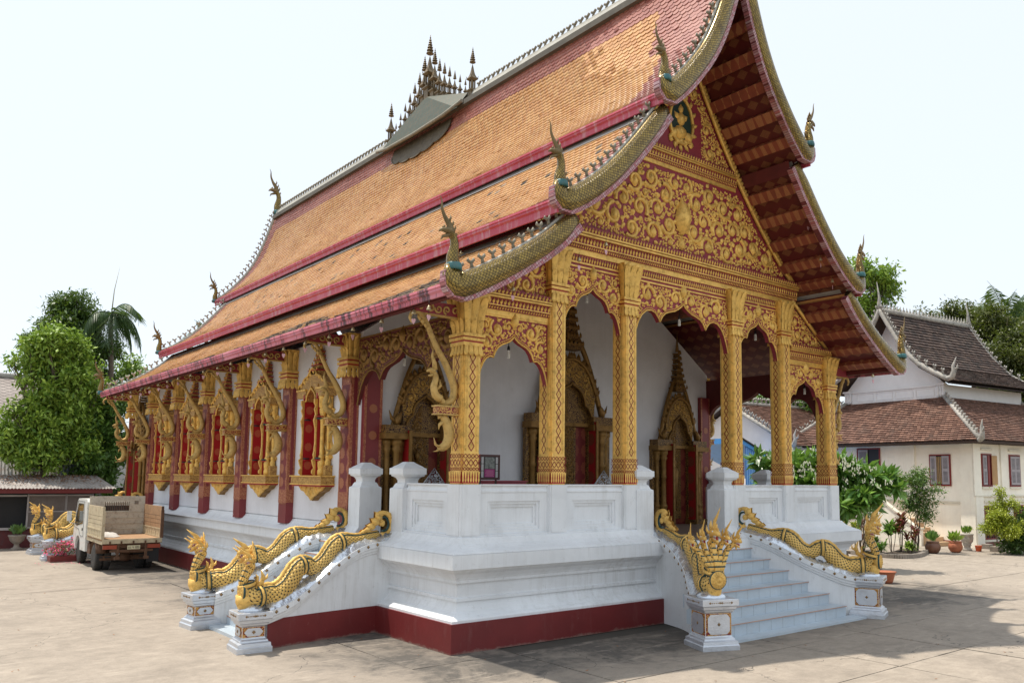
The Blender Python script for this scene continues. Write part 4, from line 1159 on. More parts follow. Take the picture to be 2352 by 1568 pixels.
# ------------------------------------------------------------------ eave brackets: a naga rearing from a block, a fish below
def bracket():
    root = empty('eave_bracket', (0, 0, 0)); root.parent = temple
    m = MB(); P_ = [(.06, 3.66), (.14, 3.60), (.26, 3.66), (.30, 3.82), (.24, 4.0), (.12, 4.22), (-.02, 4.42), (-.13, 4.62), (-.22, 4.80), (-.32, 4.92), (-.44, 4.93), (-.50, 4.84), (-.46, 4.76)]
    pp = smooth_path([(x, 0, z) for x, z in P_], 5); n = len(pp)
    m.tube(pp, [.042 + .018 * math.sin(min(1, i / n * 1.9) * PI) + (.004 if i > n * .5 else 0) - .030 * (i / n) ** 3 for i in range(n)], 8, 0, up=(0, 1, 0), vscale=2.2)
    # ruff of leaves at the upper curl
    for k in range(4):
        bud(m, -.36 + k * .055, 4.84 - k * .05, .06, -1.2, lambda u, v, d: (u, -.03 - d, v), 0, 1)
    m.build('serpent_body', [GOLDB, GOLDB], root)
    m = MB()
    hp = smooth_path([(.06, 0, 3.66), (-.03, 0, 3.72), (-.06, 0, 3.84), (-.03, 0, 3.96), (-.06, 0, 4.05), (-.12, 0, 4.07)], 4)
    m.tube(hp, [.065 - .0016 * i for i in range(len(hp))], 8, 0, up=(0, 1, 0))
    m.tube([(-.06, 0, 4.07), (-.13, 0, 4.09), (-.19, 0, 4.06)], [.05, .035, .012], 6, 0)       # upper jaw
    m.tube([(-.07, 0, 4.03), (-.13, 0, 4.0), (-.16, 0, 4.0)], [.03, .02, .008], 5, 0)
    m.tube([(-.05, 0, 4.09), (-.06, 0, 4.2), (-.10, 0, 4.30), (-.09, 0, 4.42)], [.045, .035, .02, .004], 6, 0)
    m.tube([(.0, 0, 3.80), (.05, 0, 3.86), (.04, 0, 3.96)], [.02, .03, .004], 5, 0)
    m.build('serpent_head', [GOLDB], root)
    m = MB(); m.box(-.04, .36, -.085, .085, 3.42, 3.44, 0); m.box(-.02, .36, -.075, .075, 3.44, 3.54, 1); m.box(-.04, .36, -.085, .085, 3.54, 3.565, 0)
    m.build('block', [GOLDB, FILI], root)
    m = MB(); fp = smooth_path([(.10, 0, 3.42), (.16, 0, 3.34), (.22, 0, 3.20), (.22, 0, 3.06), (.14, 0, 2.95), (.04, 0, 2.93)], 4); n = len(fp)
    m.tube(fp, [.05 + .05 * math.sin(i / n * PI) - .02 * i / n for i in range(n)], 8, 0, up=(0, 1, 0), flat=.75)
    m.tube([(.06, 0, 2.94), (-.01, 0, 2.98), (-.04, 0, 3.08)], [.045, .03, .004], 5, 0, flat=.5); m.tube([(.08, 0, 2.94), (.02, 0, 2.88), (-.05, 0, 2.87)], [.04, .03, .004], 5, 0, flat=.5)
    m.tube([(.14, 0, 3.34), (.05, 0, 3.27), (.04, 0, 3.20)], [.04, .025, .004], 5, 0); m.tube([(.06, 0, 3.42), (.03, 0, 3.36)], [.05, .01], 5, 0)
    m.build('fish', [GOLDB], root)
    m = MB(); m.box(-.42, .36, -.03, .03, 4.93, 5.12, 1); m.box(-.44, .36, -.035, .035, 4.905, 4.93, 0)
    for k in range(5): spiral(m, -.33 + k * .15, 5.02, .07, 1.5 * k, (-1) ** k, lambda u, v, d: (u, -.032 - d, v), 1.2, 0, .22, nrm=(0, -1, 0))
    m.build('scroll_beam', [GOLDB, REDBG], root)
    return root
GOLDB = gold('bracket_gold', (.56, .37, .12), rough=.5, metal=.3, bs=110, bstr=.8)
b0 = bracket(); b0.location = (0, CY, 0)
for y in PY: copy_tree(b0, temple, (0, y, 0))
c_ = copy_tree(b0, temple, (2 * C, CY, 0), PI); c_ = copy_tree(b0, temple, (2 * C, PY[0], 0), PI)
# ------------------------------------------------------------------ roofs
TIERS = [   # (profile h,z from top to eave), front y, rear y
    ([(0, 12.80), (.18, 12.25), (.38, 11.62), (.68, 10.85), (1.02, 10.22), (1.45, 9.66), (1.85, 9.24), (2.17, 8.98)], -1.02, 21.55, 8.76),
    ([(1.98, 8.86), (2.40, 8.34), (2.85, 7.82), (3.35, 7.32), (3.85, 6.94), (4.29, 6.70)], -.84, 20.5, 6.46),
    ([(3.93, 6.56), (4.35, 6.17), (4.8, 5.84), (5.35, 5.50), (5.80, 5.26), (6.12, 5.13)], -.76, 19.95, 4.95)]
def profile(pts, step=None):
    sm = np.array([(p[0], p[1]) for p in smooth_path(pts, 12)]); seg = np.hypot(*(sm[1:] - sm[:-1]).T); cum = np.concatenate([[0], np.cumsum(seg)])
    return sm, cum
def prof_at(sm, cum, s):
    return np.array([np.interp(s, cum, sm[:, 0]), np.interp(s, cum, sm[:, 1])])
TW, TR = .150, .118                                     # tile width and exposed length
tile_pts = [(-.5, 1.25), (.5, 1.25), (.5, .35), (.34, .12), (0, 0), (-.34, .12), (-.5, .35)]   # u (widths), s up-slope (rows)
def tiles(name, sm, cum, y0, y1, side, matfn, mats, parent, keep=None, base_mat=None):
    L = cum[-1]; rows = int(L / TR); ny = int((y1 - y0) / TW); Vall = []; mi = []; tint = []; recs = []
    for r in range(rows):
        s_low = L - r * TR + .03; 
        a = prof_at(sm, cum, min(s_low, L)); b = prof_at(sm, cum, max(0, s_low - TR * 1.25))
        if s_low > L: a = a + (a - b) / np.linalg.norm(a - b) * (s_low - L)
        t = (a - b); Lt = np.linalg.norm(t); t /= Lt; nn = np.array([-t[1], t[0]]);  # outward normal in (h,z)
        if nn[1] < 0: nn = -nn
        for k in range(ny):
            yc = y0 + (k + .5 + (.5 if r % 2 else 0)) * TW
            if yc > y1 - TW * .4: continue
            recs.append((r, yc, a, t, nn, Lt))
    n = len(recs); rr = RNG.random(n)
    top = np.zeros((n, 7, 3)); 
    A = np.array([q[2] for q in recs]); T = np.array([q[3] for q in recs]); N_ = np.array([q[4] for q in recs]); LT = np.array([q[5] for q in recs]); Y = np.array([q[1] for q in recs])
    jit = (RNG.random(n) - .5) * .010; lift = .012 + RNG.random(n) * .006
    und = .008 * np.sin(Y * 1.3 + A[:, 1] * 2.1) + .004 * np.sin(Y * 3.7 - A[:, 1] * 5.0) - .012 * np.sin((Y - y0) / (y1 - y0) * PI) ** 2
    slip = np.where(RNG.random(n) < .01, RNG.random(n) * .04, 0) ; lift = lift + np.where(RNG.random(n) < .015, .010, 0)
    A = A + T * slip[:, None] + N_ * und[:, None]
    for j, (u, s) in enumerate(tile_pts):
        f = s / 1.25
        hz = A - T * (LT * f)[:, None] + N_ * (lift * (1 - f) + .004)[:, None]
        top[:, j, 0] = C + side * hz[:, 0]; top[:, j, 1] = Y + u * TW * .97 + jit; top[:, j, 2] = hz[:, 1]
    low = top[:, 2:7].copy(); low[:, :, 0] -= side * N_[:, 0][:, None] * .016; low[:, :, 2] -= N_[:, 1][:, None] * .016
    V = np.concatenate([top, low], 1)                   # 12 verts each
    if side < 0: quads = [(0, 1, 2, 6), (6, 2, 3, 5), (5, 3, 4, 4)]
    fq = [(0, 6, 2, 1), (6, 5, 3, 2), (5, 4, 3, 3)]
    fq = [(0, 1, 2, 6), (6, 2, 3, 5), (2, 7, 8, 3), (3, 8, 9, 4), (4, 9, 10, 5), (5, 10, 11, 6)]
    tri = [(5, 3, 4)]
    if side > 0: fq = [f[::-1] for f in fq]; tri = [f[::-1] for f in tri]
    return V, fq, tri, recs, rr
ALLT = []
roofs = []
for ti, (pts, yf, yr, zf) in enumerate(TIERS):
    sm, cum = profile(pts)
    for side in (-1, 1):
        m = MB(); n = len(sm)
        # roof deck with thickness
        for (dz, flip) in ((-.085, 0), (-.15, 1)):
            vs = []; uv = []
            for y in (yf + .05, yr - .05):
                for h, z in sm: vs.append((C + side * h, y, z + dz))
            fs = []
            for i in range(n - 1):
                f = (i, i + 1, n + i + 1, n + i)
                fs.append(f if (flip ^ (side > 0)) else f[::-1])
                q = [(cum[i], yf), (cum[i + 1], yf), (cum[i + 1], yr), (cum[i], yr)]
                uv.append(q if (flip ^ (side > 0)) else q[::-1])
            m.add(vs, fs, 1 if flip else 0, uv)
        o = m.build('roof_tier', [TILE_O, SOFFIT], temple); roofs.append((o, ti, side))
        me = o.data; a = me.attributes.new('tint', 'FLOAT', 'FACE'); a.data.foreach_set('value', [.5] * len(me.polygons))
        # fascia: moulded board under the eave edge
        he, ze = pts[-1]; k = zf
        prof = [(-.02, ze - .02), (.05, ze - .02), (.055, ze - .055), (.04, ze - .065), (.045, ze - .10), (.025, ze - .115), (.012, ze - .125), (.012, k + .0), (-.02, k)]
        g = MB(); vs = []
        for y in (yf, yr):
            for d, z in prof: vs.append((C + side * (he + d), y, z))
        q = len(prof); fs = [(i, (i + 1) % q, q + (i + 1) % q, q + i) for i in range(q)] + [tuple(range(q)), tuple(range(q, 2 * q))[::-1]]
        g.add(vs, fs, 0); g.build('fascia_board', FASCIAW if ti == 2 else FASCIA, temple)
        if ti < 2:   # weathered flashing strip and dark recess board below the eave
            pn = TIERS[ti + 1][0]; h0, z0 = pn[0]
            g = MB(); g.add([(C + side * (he - .30), yf + .3, z0 + .02), (C + side * (he - .30), yr - .3, z0 + .02), (C + side * (he - .24), yr - .3, z0 - .24), (C + side * (he - .24), yf + .3, z0 - .24)], [(0, 1, 2, 3)])
            g.build('recess_board', DKRED, temple)
            g = MB(); s1, c1 = profile(pn); vs = []
            for y in (yf + .3, yr - .3):
                for s_ in (.0, .34): p_ = prof_at(s1, c1, s_); vs.append((C + side * (p_[0]), y, p_[1] + .035))
            g.add(vs, [(0, 1, 3, 2)]); g.build('flashing', GREY, temple)
def tile_material(ti, yc, r, rows, yf, yr):
    if ti == 0:
        edge = 1.45 - .0 * r; fr = r / rows
        front_w = 1.0 + .9 * max(0, .55 - fr) * 0 + (.35 if fr > .5 else 0) + .55 * fr
        if fr > .80 or yc < yf + front_w or yc > yr - .8: return 1
        return 0
    if ti == 1: return 1 if (yc < yf + .55 or yc > yr - .5) else 0
    if yc < yf + .35: return 1
    return 0
tile_sets = []
for (o, ti, side) in roofs:
    if side > 0: continue
    pts, yf, yr, zf = TIERS[ti]; sm, cum = profile(pts)
    for_deck = 1; V, fq, tri, recs, rr = tiles('t', sm, cum, yf + .22, yr - .15, side, None, None, None)
    n = len(recs); rows = int(cum[-1] / TR)
    mid = np.array([tile_material(ti, q[1], q[0], rows, yf, yr) for q in recs])
    if ti == 2:   # the lowest courses are blackened by rain
        wear = np.array([(1 if (q[0] < 2 + (9 if q[1] < 9 else 5) * abs(math.sin(q[1] * .55 + 1.2)) * (q[1] < 16) and random.random() < .85) else 0) for q in recs]); mid = np.where((wear == 1) & (mid == 0), 2, mid)
    elif ti == 1:
        wear = np.array([(1 if random.random() < .03 else 0) for q in recs]); mid = np.where((wear == 1) & (mid == 0), 2, mid)
    cen = V[:, :7].mean(1); area = TW * TR
    tv = cen - CAM; dist = np.linalg.norm(tv, axis=1)
    nrm = np.cross(V[:, 2] - V[:, 0], V[:, 1] - V[:, 0]); nrm /= np.linalg.norm(nrm, axis=1)[:, None]
    score = area * np.abs((tv * nrm).sum(1)) / dist ** 3
    dcam = (V - CAM).reshape(-1, 3) @ RM.T; uu = (1263.47 + 1912.8 * dcam[:, 0] / dcam[:, 2]).reshape(n, -1).mean(1); vv = (898.09 + 1912.8 * dcam[:, 1] / dcam[:, 2]).reshape(n, -1).mean(1)
    score[(uu < 0) | (uu > 2352) | (vv < 0) | (vv > 1568)] = 0
    tile_sets.append([o, V, fq, tri, mid, rr, score])
allscore = np.concatenate([t[6] for t in tile_sets]); thr = np.sort(allscore)[-300]
TM = [TILE_O, TILE_R, TILE_D]
for (o, V, fq, tri, mid, rr, score) in tile_sets:
    big = score >= thr; small = ~big; n = small.sum()
    Vs = V[small]; base = (np.arange(n) * 12)[:, None, None]
    F = (np.array(fq)[None] + base).reshape(-1, 4); 
    # the triangular tongue as a degenerate-free quad: split the tip with the two side verts
    me = bpy.data.meshes.new('tiles'); nf4 = len(F); nf3 = n
    T3 = (np.array(tri)[None] + base).reshape(-1, 3)
    me.vertices.add(n * 12); me.vertices.foreach_set('co', Vs.reshape(-1, 3).astype(np.float32).ravel())
    loops = np.concatenate([F.ravel(), T3.ravel()]).astype(np.int32); me.loops.add(len(loops)); me.loops.foreach_set('vertex_index', loops)
    me.polygons.add(nf4 + nf3); ls = np.concatenate([np.arange(nf4) * 4, nf4 * 4 + np.arange(nf3) * 3]).astype(np.int32); lt = np.concatenate([np.full(nf4, 4), np.full(nf3, 3)]).astype(np.int32)
    me.polygons.foreach_set('loop_start', ls); me.polygons.foreach_set('loop_total', lt)
    for mm_ in TM: me.materials.append(mm_)
    mids = mid[small]; rs = rr[small]; k4 = len(fq)
    me.polygons.foreach_set('material_index', np.concatenate([np.repeat(mids, k4), mids]).astype(np.int32))
    a = me.attributes.new('tint', 'FLOAT', 'FACE'); a.data.foreach_set('value', np.concatenate([np.repeat(rs, k4), rs]).astype(np.float32))
    me.update(calc_edges=True); addobj('roof_tiles', me, o, kind='stuff')
    # the tiles that show largest are single objects sharing a few meshes
    cache = {}
    for i in np.nonzero(big)[0]:
        v = V[i]; key = (int(mid[i]), int(rr[i] * 6), round(float(v[0][2] - v[4][2]), 3))
        c0 = v[4].copy()
        if key not in cache:
            t_ = bpy.data.meshes.new('tile'); t_.from_pydata([tuple(map(float, p - c0)) for p in v], [], list(map(tuple, fq)) + list(map(tuple, tri))); t_.materials.append(TM[key[0]])
            a = t_.attributes.new('tint', 'FLOAT', 'FACE'); a.data.foreach_set('value', [float(rr[i])] * len(t_.polygons)); cache[key] = t_
        addobj('tile', cache[key], o, tuple(map(float, c0)))
# roof overhang beams (purlins) seen under the gable and hafts
for side in (-1, 1):
    for ti, (pts, yf, yr, zf) in enumerate(TIERS):
        sm, cum = profile(pts); L = cum[-1]; s_ = .55 if ti == 0 else .45
        while s_ < L - .05:
            p_ = prof_at(sm, cum, s_); q_ = prof_at(sm, cum, min(L, s_ + .05)); t = (q_ - p_) / np.linalg.norm(q_ - p_); nn = np.array([t[1], -t[0]]);
            if nn[1] > 0: nn = -nn
            a = p_ + nn * .10; hw_, dp = .11, .12
            m = MB(); c3 = Vector((C + side * (a[0] + nn[0] * dp / 2), (yf + .06 + .50) / 2, a[1] + nn[1] * dp / 2))
            m.obox(c3, Vector((side * t[0], 0, t[1])) * hw_, (0, (.50 - yf - .06) / 2, 0), Vector((side * nn[0], 0, nn[1])) * dp / 2)
            k_ = len(m.f) - 6
            for f_i in range(6):
                m.uv[k_ + f_i] = [((m.v[i][1]), (m.v[i][2]) + m.v[i][0]) for i in m.f[k_ + f_i]]
            m.build('beam', BEAMST, temple); s_ += .57
# plain purlin under the side eaves, and an inner ceiling for the porch
for side in (-1, 1):
    m = MB(); m.box(C + side * 5.9 - .05, C + side * 5.9 + .05, -.6, BACK - .9, 4.98, 5.08); m.build('eave_beam', DKRED, temple)
m = MB(); m.box(2.3, 2 * C - 2.3, .6, YW, 6.78, 6.82); m.build('ceiling', SOFFIT, temple)
for y in (1.5, 2.6): MB().box(2.3, 2 * C - 2.3, y - .08, y + .08, 6.5, 6.74).build('tie_beam', BEAMST, temple)
# ------------------------------------------------------------------ naga bargeboards, finials, crests
def finial_mesh(s=1.0):
    """rearing naga head: neck up, head and long curved crest; faces -x"""
    m = MB()
    nk = smooth_path([(.05, 0, -.10), (.02, 0, .08), (.05, 0, .28), (.03, 0, .42), (-.03, 0, .50)], 4)
    m.tube(nk, [.115, .11, .105, .10, .095, .09, .082, .075, .07, .066, .064, .062, .06, .06, .062, .064, .064][:len(nk)], 8, 0, up=(0, 1, 0), vscale=1)
    m.tube([(0, 0, .50), (-.10, 0, .53), (-.19, 0, .52), (-.24, 0, .48)], [.07, .055, .035, .012], 7, 1)
    m.tube([(-.02, 0, .47), (-.10, 0, .43), (-.17, 0, .40), (-.20, 0, .34)], [.045, .03, .022, .006], 6, 1)
    m.tube(smooth_path([(-.02, 0, .53), (-.05, 0, .63), (-.13, 0, .74), (-.19, 0, .88), (-.20, 0, 1.02), (-.235, 0, 1.10)], 3), [.075, .07, .062, .055, .05, .045, .038, .032, .028, .024, .020, .016, .012, .009, .006, .003], 6, 1, flat=.5, up=(0, 1, 0))
    for k, (x, z, h) in enumerate(((.03, .53, .12), (-.01, .60, .13), (-.06, .68, .13), (.06, .44, .08), (-.17, .55, .07))):
        m.tube([(x, 0, z), (x + .035, 0, z + h * .6), (x + .02, 0, z + h)], [.025, .016, .003], 5, 1)
    m.tube([(.08, 0, .10), (.16, 0, .14), (.18, 0, .22)], [.02, .03, .004], 5, 1, flat=.6); m.tube([(.15, 0, .16), (.23, 0, .19)], [.02, .004], 4, 1)
    m.lathe([(.125, -.14), (.13, -.10), (.12, -.04), (.115, -.02)], (.045, 0, 0), 10, 2)
    m.lathe([(0, 0), (.045, 0), (.045, .02), (0, .03)], (0, 0, 0), 8, 3, Matrix.Translation((-.075, 0, -.09)) @ Matrix.Rotation(-PI / 2, 4, 'Y'))
    return m
fin_me = finial_mesh().mesh('finial', [MOSG, BRONZE, VERD, CREST])
def crest_orn():
    m = MB(); m.tube([(0, 0, 0), (0, 0, .055), (.0, 0, .07)], [.028, .018, .02], 5); m.tube([(0, 0, .06), (.045, 0, .095), (.05, 0, .12)], [.02, .022, .006], 5); m.tube([(0, 0, .06), (-.045, 0, .10), (-.03, 0, .125)], [.02, .022, .006], 5)
    return m
CO = crest_orn(); co_me = CO.mesh('crest_ornament', CREST)
for ti, (pts, yf, yr, zf) in enumerate(TIERS):
    sm, cum = profile(pts); L = cum[-1]
    for yy, front_ in ((yf, True), (yr, False)):
        for side in (-1, 1):
            S = np.linspace(0.02 if ti else 0, L - (.15 if front_ else 0), 40 if ti == 0 else 26); P3 = []
            for s_ in S:
                p_ = prof_at(sm, cum, s_); q_ = prof_at(sm, cum, min(L, s_ + .02) if s_ < L - .02 else L); r2 = prof_at(sm, cum, max(0, s_ - .02)); t = q_ - r2; t /= np.linalg.norm(t)
                nn = np.array([-t[1], t[0]]); nn = nn if nn[1] > 0 else -nn
                P3.append((p_, t, nn))
            rad = [.155 * min(1, .62 + .5 * min(1, (i + 1) / 6)) for i in range(len(S))]
            # belly swells near the eave end
            rad = [r * (1 + .18 * (i / len(S)) ** 2) for i, r in enumerate(rad)]
            tipx = [(p[0], p[1]) for p, t, nn in P3]
            mk = lambda off, dy=0: [(C + side * (p[0] + nn[0] * off), yy + dy, p[1] + nn[1] * off) for p, t, nn in P3]
            if front_:
                m = MB(); path = mk(-.10)
                p, t, nn = P3[-1]; ex = np.array(path[-1]); 
                for k, (a, b, r9) in enumerate(((.07, -.005, .175), (.125, .04, .165), (.15, .13, .145), (.135, .25, .115))):
                    path.append(tuple(ex + np.array((side * a, 0, b)))); rad.append(r9)
                m.tube(path, rad, 12, 0, up=(0, 1, 0), flat=.62)
                o = m.build('bargeboard', [MOSG], temple)
                m = MB(); lo = []; hi = []
                for k_, (p, t, nn) in enumerate(P3):
                    e = .0 if k_ else 0
                    lo.append((C + side * (p[0] - nn[0] * .325), p[1] - nn[1] * .325)); hi.append((C + side * (p[0] - nn[0] * .20), p[1] - nn[1] * .20))
                for a9, b9 in ((.12, -.27), (.21, -.20), (.255, -.08), (.245, .08)): lo.append((C + side * (P3[-1][0][0] + a9), P3[-1][0][1] + b9)); hi.append((C + side * (P3[-1][0][0] + a9 - .10), P3[-1][0][1] + min(b9 + .10, .12)))
                m.strip(hi, lo, lambda u, v, d: (u, yy + .02 + d, v), -.06, .06)
                m.build('pink_border', [MOSP], o)
                m = MB(); m.tube(mk(.055, .07), .038, 6, 0, flat=.7); m.build('capping', [MOSW], o)
            else:
                m = MB(); m.tube(mk(.0), [.07] * len(S), 6, 0, up=(0, 1, 0)); o = m.build('bargeboard', [MOSW], temple)
            # crest ornaments marching down the edge
            step = .21; s_ = .25; mm = MB()
            while s_ < L - .12:
                p_ = prof_at(sm, cum, s_); r2 = prof_at(sm, cum, s_ + .02); t = (r2 - p_) / .02; nn = np.array([-t[1], t[0]]); nn = nn if nn[1] > 0 else -nn
                loc = Vector((C + side * (p_[0] + nn[0] * .08), yy + (.09 if front_ else 0), p_[1] + nn[1] * .08))
                if front_ and side < 0:
                    ob = addobj('crest_ornament', co_me, o, loc); ob.rotation_euler = (0, math.atan2(side * nn[0], nn[1]) * .5, 0); ob.scale = (1.15,) * 3
                else: mm.merge(CO, Matrix.Translation(loc) @ Matrix.Rotation(math.atan2(side * nn[0], nn[1]) * .5, 4, 'Y') @ Matrix.Scale(1.15 if front_ else 1.3, 4))
                s_ += step
            if mm.v: mm.build('crest_ornament', CREST if front_ else MOSW, o, kind='stuff')
            he, ze = pts[-1]
            fo = addobj('finial', fin_me, temple, (C + side * (he - (.015 if front_ else -.04)), yy, ze + (.27 if front_ else .05)))
            fo.rotation_euler = (0, 0, 0 if side < 0 else PI); fo.scale = (.86, 1.0, .80) if front_ else (.92,) * 3
# ridge: chalky cap, marching ornaments, the rear finial
m = MB(); m.prism([(-.13, 12.62), (-.05, 12.82), (-.035, 12.88), (.035, 12.88), (.05, 12.82), (.13, 12.62)], lambda u, v, d: (C + u, d, v), -1.0, 21.4, 0)
ridge = m.build('ridge', MOSW, temple)
m = MB(); y = -.6
while y < 21.2:
    if not 7.6 < y < 12.7:
        ob = addobj('crest_ornament', co_me, ridge, (C, y, 12.87)); ob.rotation_euler = (0, 0, PI / 2); ob.scale = (1.5,) * 3
    y += .215
m = MB(); m.box(C - .24, C - .11, -.7, 21.3, 12.46, 12.60); m.build('ridge_edge', simple('ridge_dirty_edge', (.12, .11, .09), .8, var=.3), ridge)
fo = addobj('finial', fin_me, temple, (C, 21.55, 12.95)); fo.scale = (1.45,) * 3; fo.rotation_euler = (0, 0, 0)
# ---- ridge crown (row of little towers on a saddle)
crown = empty('ridge_crown', (0, 0, 0)); crown.parent = temple
yc = 10.14; half = 2.22; zb = 12.72; za = 13.50
m = MB()
tri_ = [(yc - half, zb), (yc, za), (yc + half, zb)]
for s_ in (-1, 1):
    vs = [(C + s_ * .10, yc - half * .98, zb + .12), (C + s_ * .10, yc, za), (C + s_ * .10, yc + half * .98, zb + .12), (C + s_ * .46, yc + half * .99, zb - .42), (C + s_ * .46, yc - half * .99, zb - .42)]
    f = [(0, 1, 2, 3, 4)] if s_ < 0 else [(4, 3, 2, 1, 0)]
    m.add(vs, f, 0)
m.box(C - .09, C + .09, yc - half, yc + half, zb - .2, zb + .12, 1)
m.prism([(yc - half, zb), (yc, za), (yc + half, zb)], lambda u, v, d: (C + d, u, v), -.1, .1, 1)
gm, gnt, gb = new_mat('green_mosaic'); gv = coords(gnt); gs = gnt.nodes.new('ShaderNodeSeparateXYZ'); gnt.links.new(gv, gs.inputs[0])
cb = gnt.nodes.new('ShaderNodeCombineXYZ'); gnt.links.new(gs.outputs[1], cb.inputs[0]); gnt.links.new(gs.outputs[2], cb.inputs[1])
br = nd(gnt, 'ShaderNodeTexBrick'); br.inputs['Scale'].default_value = 6.0; br.inputs['Mortar Size'].default_value = .06; br.inputs['Brick Width'].default_value = .9; br.inputs['Row Height'].default_value = .75
br.inputs['Color1'].default_value = (.085, .07, .035, 1); br.inputs['Color2'].default_value = (.05, .055, .03, 1); br.inputs['Mortar'].default_value = (.04, .07, .045, 1); gnt.links.new(cb.outputs[0], br.inputs['Vector'])
gnt.links.new(br.outputs[0], gb.inputs['Base Color']); gb.inputs['Roughness'].default_value = .5
m.build('saddle', [gm, CREST], crown)
m = MB(); m.tube([(C - .40, yc - half * 1.06, zb - .26), (C - .48, yc - half * .7, zb - .42), (C - .50, yc, zb - .47), (C - .48, yc + half * .7, zb - .42), (C - .40, yc + half * 1.06, zb - .26)], .05, 8, 0); 
m.build('saddle_edge', CREST, crown)
sm, cum = profile(TIERS[0][0]); lob = []
nl = 5
m = MB(); ring = []; 
for i in range(41):
    u = i / 40 * 2 - 1; e = (1 - u * u) ** .6; sc_ = .10 * abs(math.sin(i / 40 * PI * nl)) ** .6
    ring.append((u * half * .72, .80 + .42 * e + sc_ * .8))
vs = []
for u, s_ in ring:
    for s2 in (.55, (s_ + .55) / 2, s_):
        p_ = prof_at(sm, cum, s2); vs.append((C - p_[0] - .035, yc + u, p_[1] + .035))
m.add(vs, [(i * 3 + k, (i + 1) * 3 + k, (i + 1) * 3 + k + 1, i * 3 + k + 1) for i in range(40) for k in (0, 1)], 0)
m.tube([vs[i * 3 + 2] for i in range(41)], .02, 5, 0)
m.build('scalloped_apron', [simple('apron_grey_gold', (.13, .10, .06), .6, var=.4, scale=7, fine=.4, bscale=18, bstr=.8)], crown)
def spire_mesh():
    m = MB()
    m.lathe([(.085, 0), (.085, .22), (.12, .26), (.12, .29), (.06, .32), (.055, .34)], (0, 0, 0), sq=True)
    for a in (-1, 1):
        for b in (-1, 1): m.box(a * .05 - .015, a * .05 + .015, b * .05 - .015, b * .05 + .015, .34, .56)
    m.box(-.03, .03, -.03, .03, .34, .56)
    m.lathe([(.075, .56), (.12, .60), (.115, .62), (.085, .66), (.06, .72), (.04, .80), (.022, .92), (.010, 1.0)], (0, 0, 0), sq=True)
    for k in range(4): m.tube([((-1, 1, 1, -1)[k] * .10, (-1, -1, 1, 1)[k] * .10, .61), ((-1, 1, 1, -1)[k] * .12, (-1, -1, 1, 1)[k] * .12, .69)], [.015, .003], 4)
    m.tube([(0, 0, .98), (0, 0, 1.52)], .007, 4)
    for z, r_ in ((1.08, .085), (1.15, .075), (1.215, .063), (1.275, .050), (1.33, .038), (1.385, .028), (1.44, .017)):
        m.lathe([(r_, 0), (r_ * 1.02, .012), (r_ * .75, .032), (.006, .045)], (0, 0, z), 8)
    return m.mesh('spire', simple('crown_dark_gilt', (.17, .12, .06), .5, metal=.3, var=.35, scale=5, fine=.3))
sp_me = spire_mesh()
def zsad(y): return za - (za - zb) * abs(y - yc) / half
items = [(yc, 1.32)] + [(yc + s_ * (.28 + .272 * k), .92 - .085 * k + (.12 if k == 0 else 0)) for s_ in (-1, 1) for k in range(7)] + [(yc - half - .02, 1.0), (yc + half + .02, 1.0)]
for y, sc_ in items: 
    o = addobj('spire', sp_me, crown, (C, y, zsad(y) - .08 if abs(y - yc) < half else zb - .1)); o.scale = (sc_ * 1.0, sc_ * 1.0, sc_)
# ------------------------------------------------------------------ ground
ground = empty('courtyard', (0, 0, 0)); ground['kind'] = 'structure'
m = MB(); m.add([(-400, -400, -.03), (400, -400, -.03), (400, 400, -.03), (-400, 400, -.03)], [(0, 1, 2, 3)]); o = m.build('ground', EARTH); tag(o, kind='structure')
m = MB(); m.add([(-24, -14, -.012), (34, -14, -.012), (34, 26, -.012), (-24, 26, -.012)], [(0, 1, 2, 3)]); m.build('joint_bed', JOINT, ground)
GX = [-24, -11, -.85, .82, 4.5, 6.42, 9.83, 13.3, 16.9, 20.6, 24.5, 28.6, 34]; GY = [-14, -9.8, -6.6, -4.22, -2.55, -.4, 3.2, 6.8, 10.5, 14.5, 19, 26]
for i in range(len(GX) - 1):
    for j in range(len(GY) - 1):
        x0, x1, y0, y1 = GX[i], GX[i + 1], GY[j], GY[j + 1]
        if x0 < -.9:
            if j % 4: continue
            y1 = GY[min(j + 4, len(GY) - 1)]
        if x0 > .5 and x1 < 10.3 and y0 > -.5: continue
        g = .009; dz = random.uniform(-.004, .004) if x0 > -1 else 0
        m = MB()
        # a slightly uneven edge so the joint is not ruled
        P_ = []
        def edge(a, b, n=6):
            for k in range(n):
                t = k / n; P_.append((a[0] + (b[0] - a[0]) * t + random.uniform(-1, 1) * .008, a[1] + (b[1] - a[1]) * t + random.uniform(-1, 1) * .008))
        A, B, C_, D_ = (x0 + g, y0 + g), (x1 - g, y0 + g), (x1 - g, y1 - g), (x0 + g, y1 - g)
        edge(A, B); edge(B, C_); edge(C_, D_); edge(D_, A)
        m.prism(P_, lambda u, v, d: (u, v, d), -.012, dz)
        m.build('paving_slab', CONC, ground)
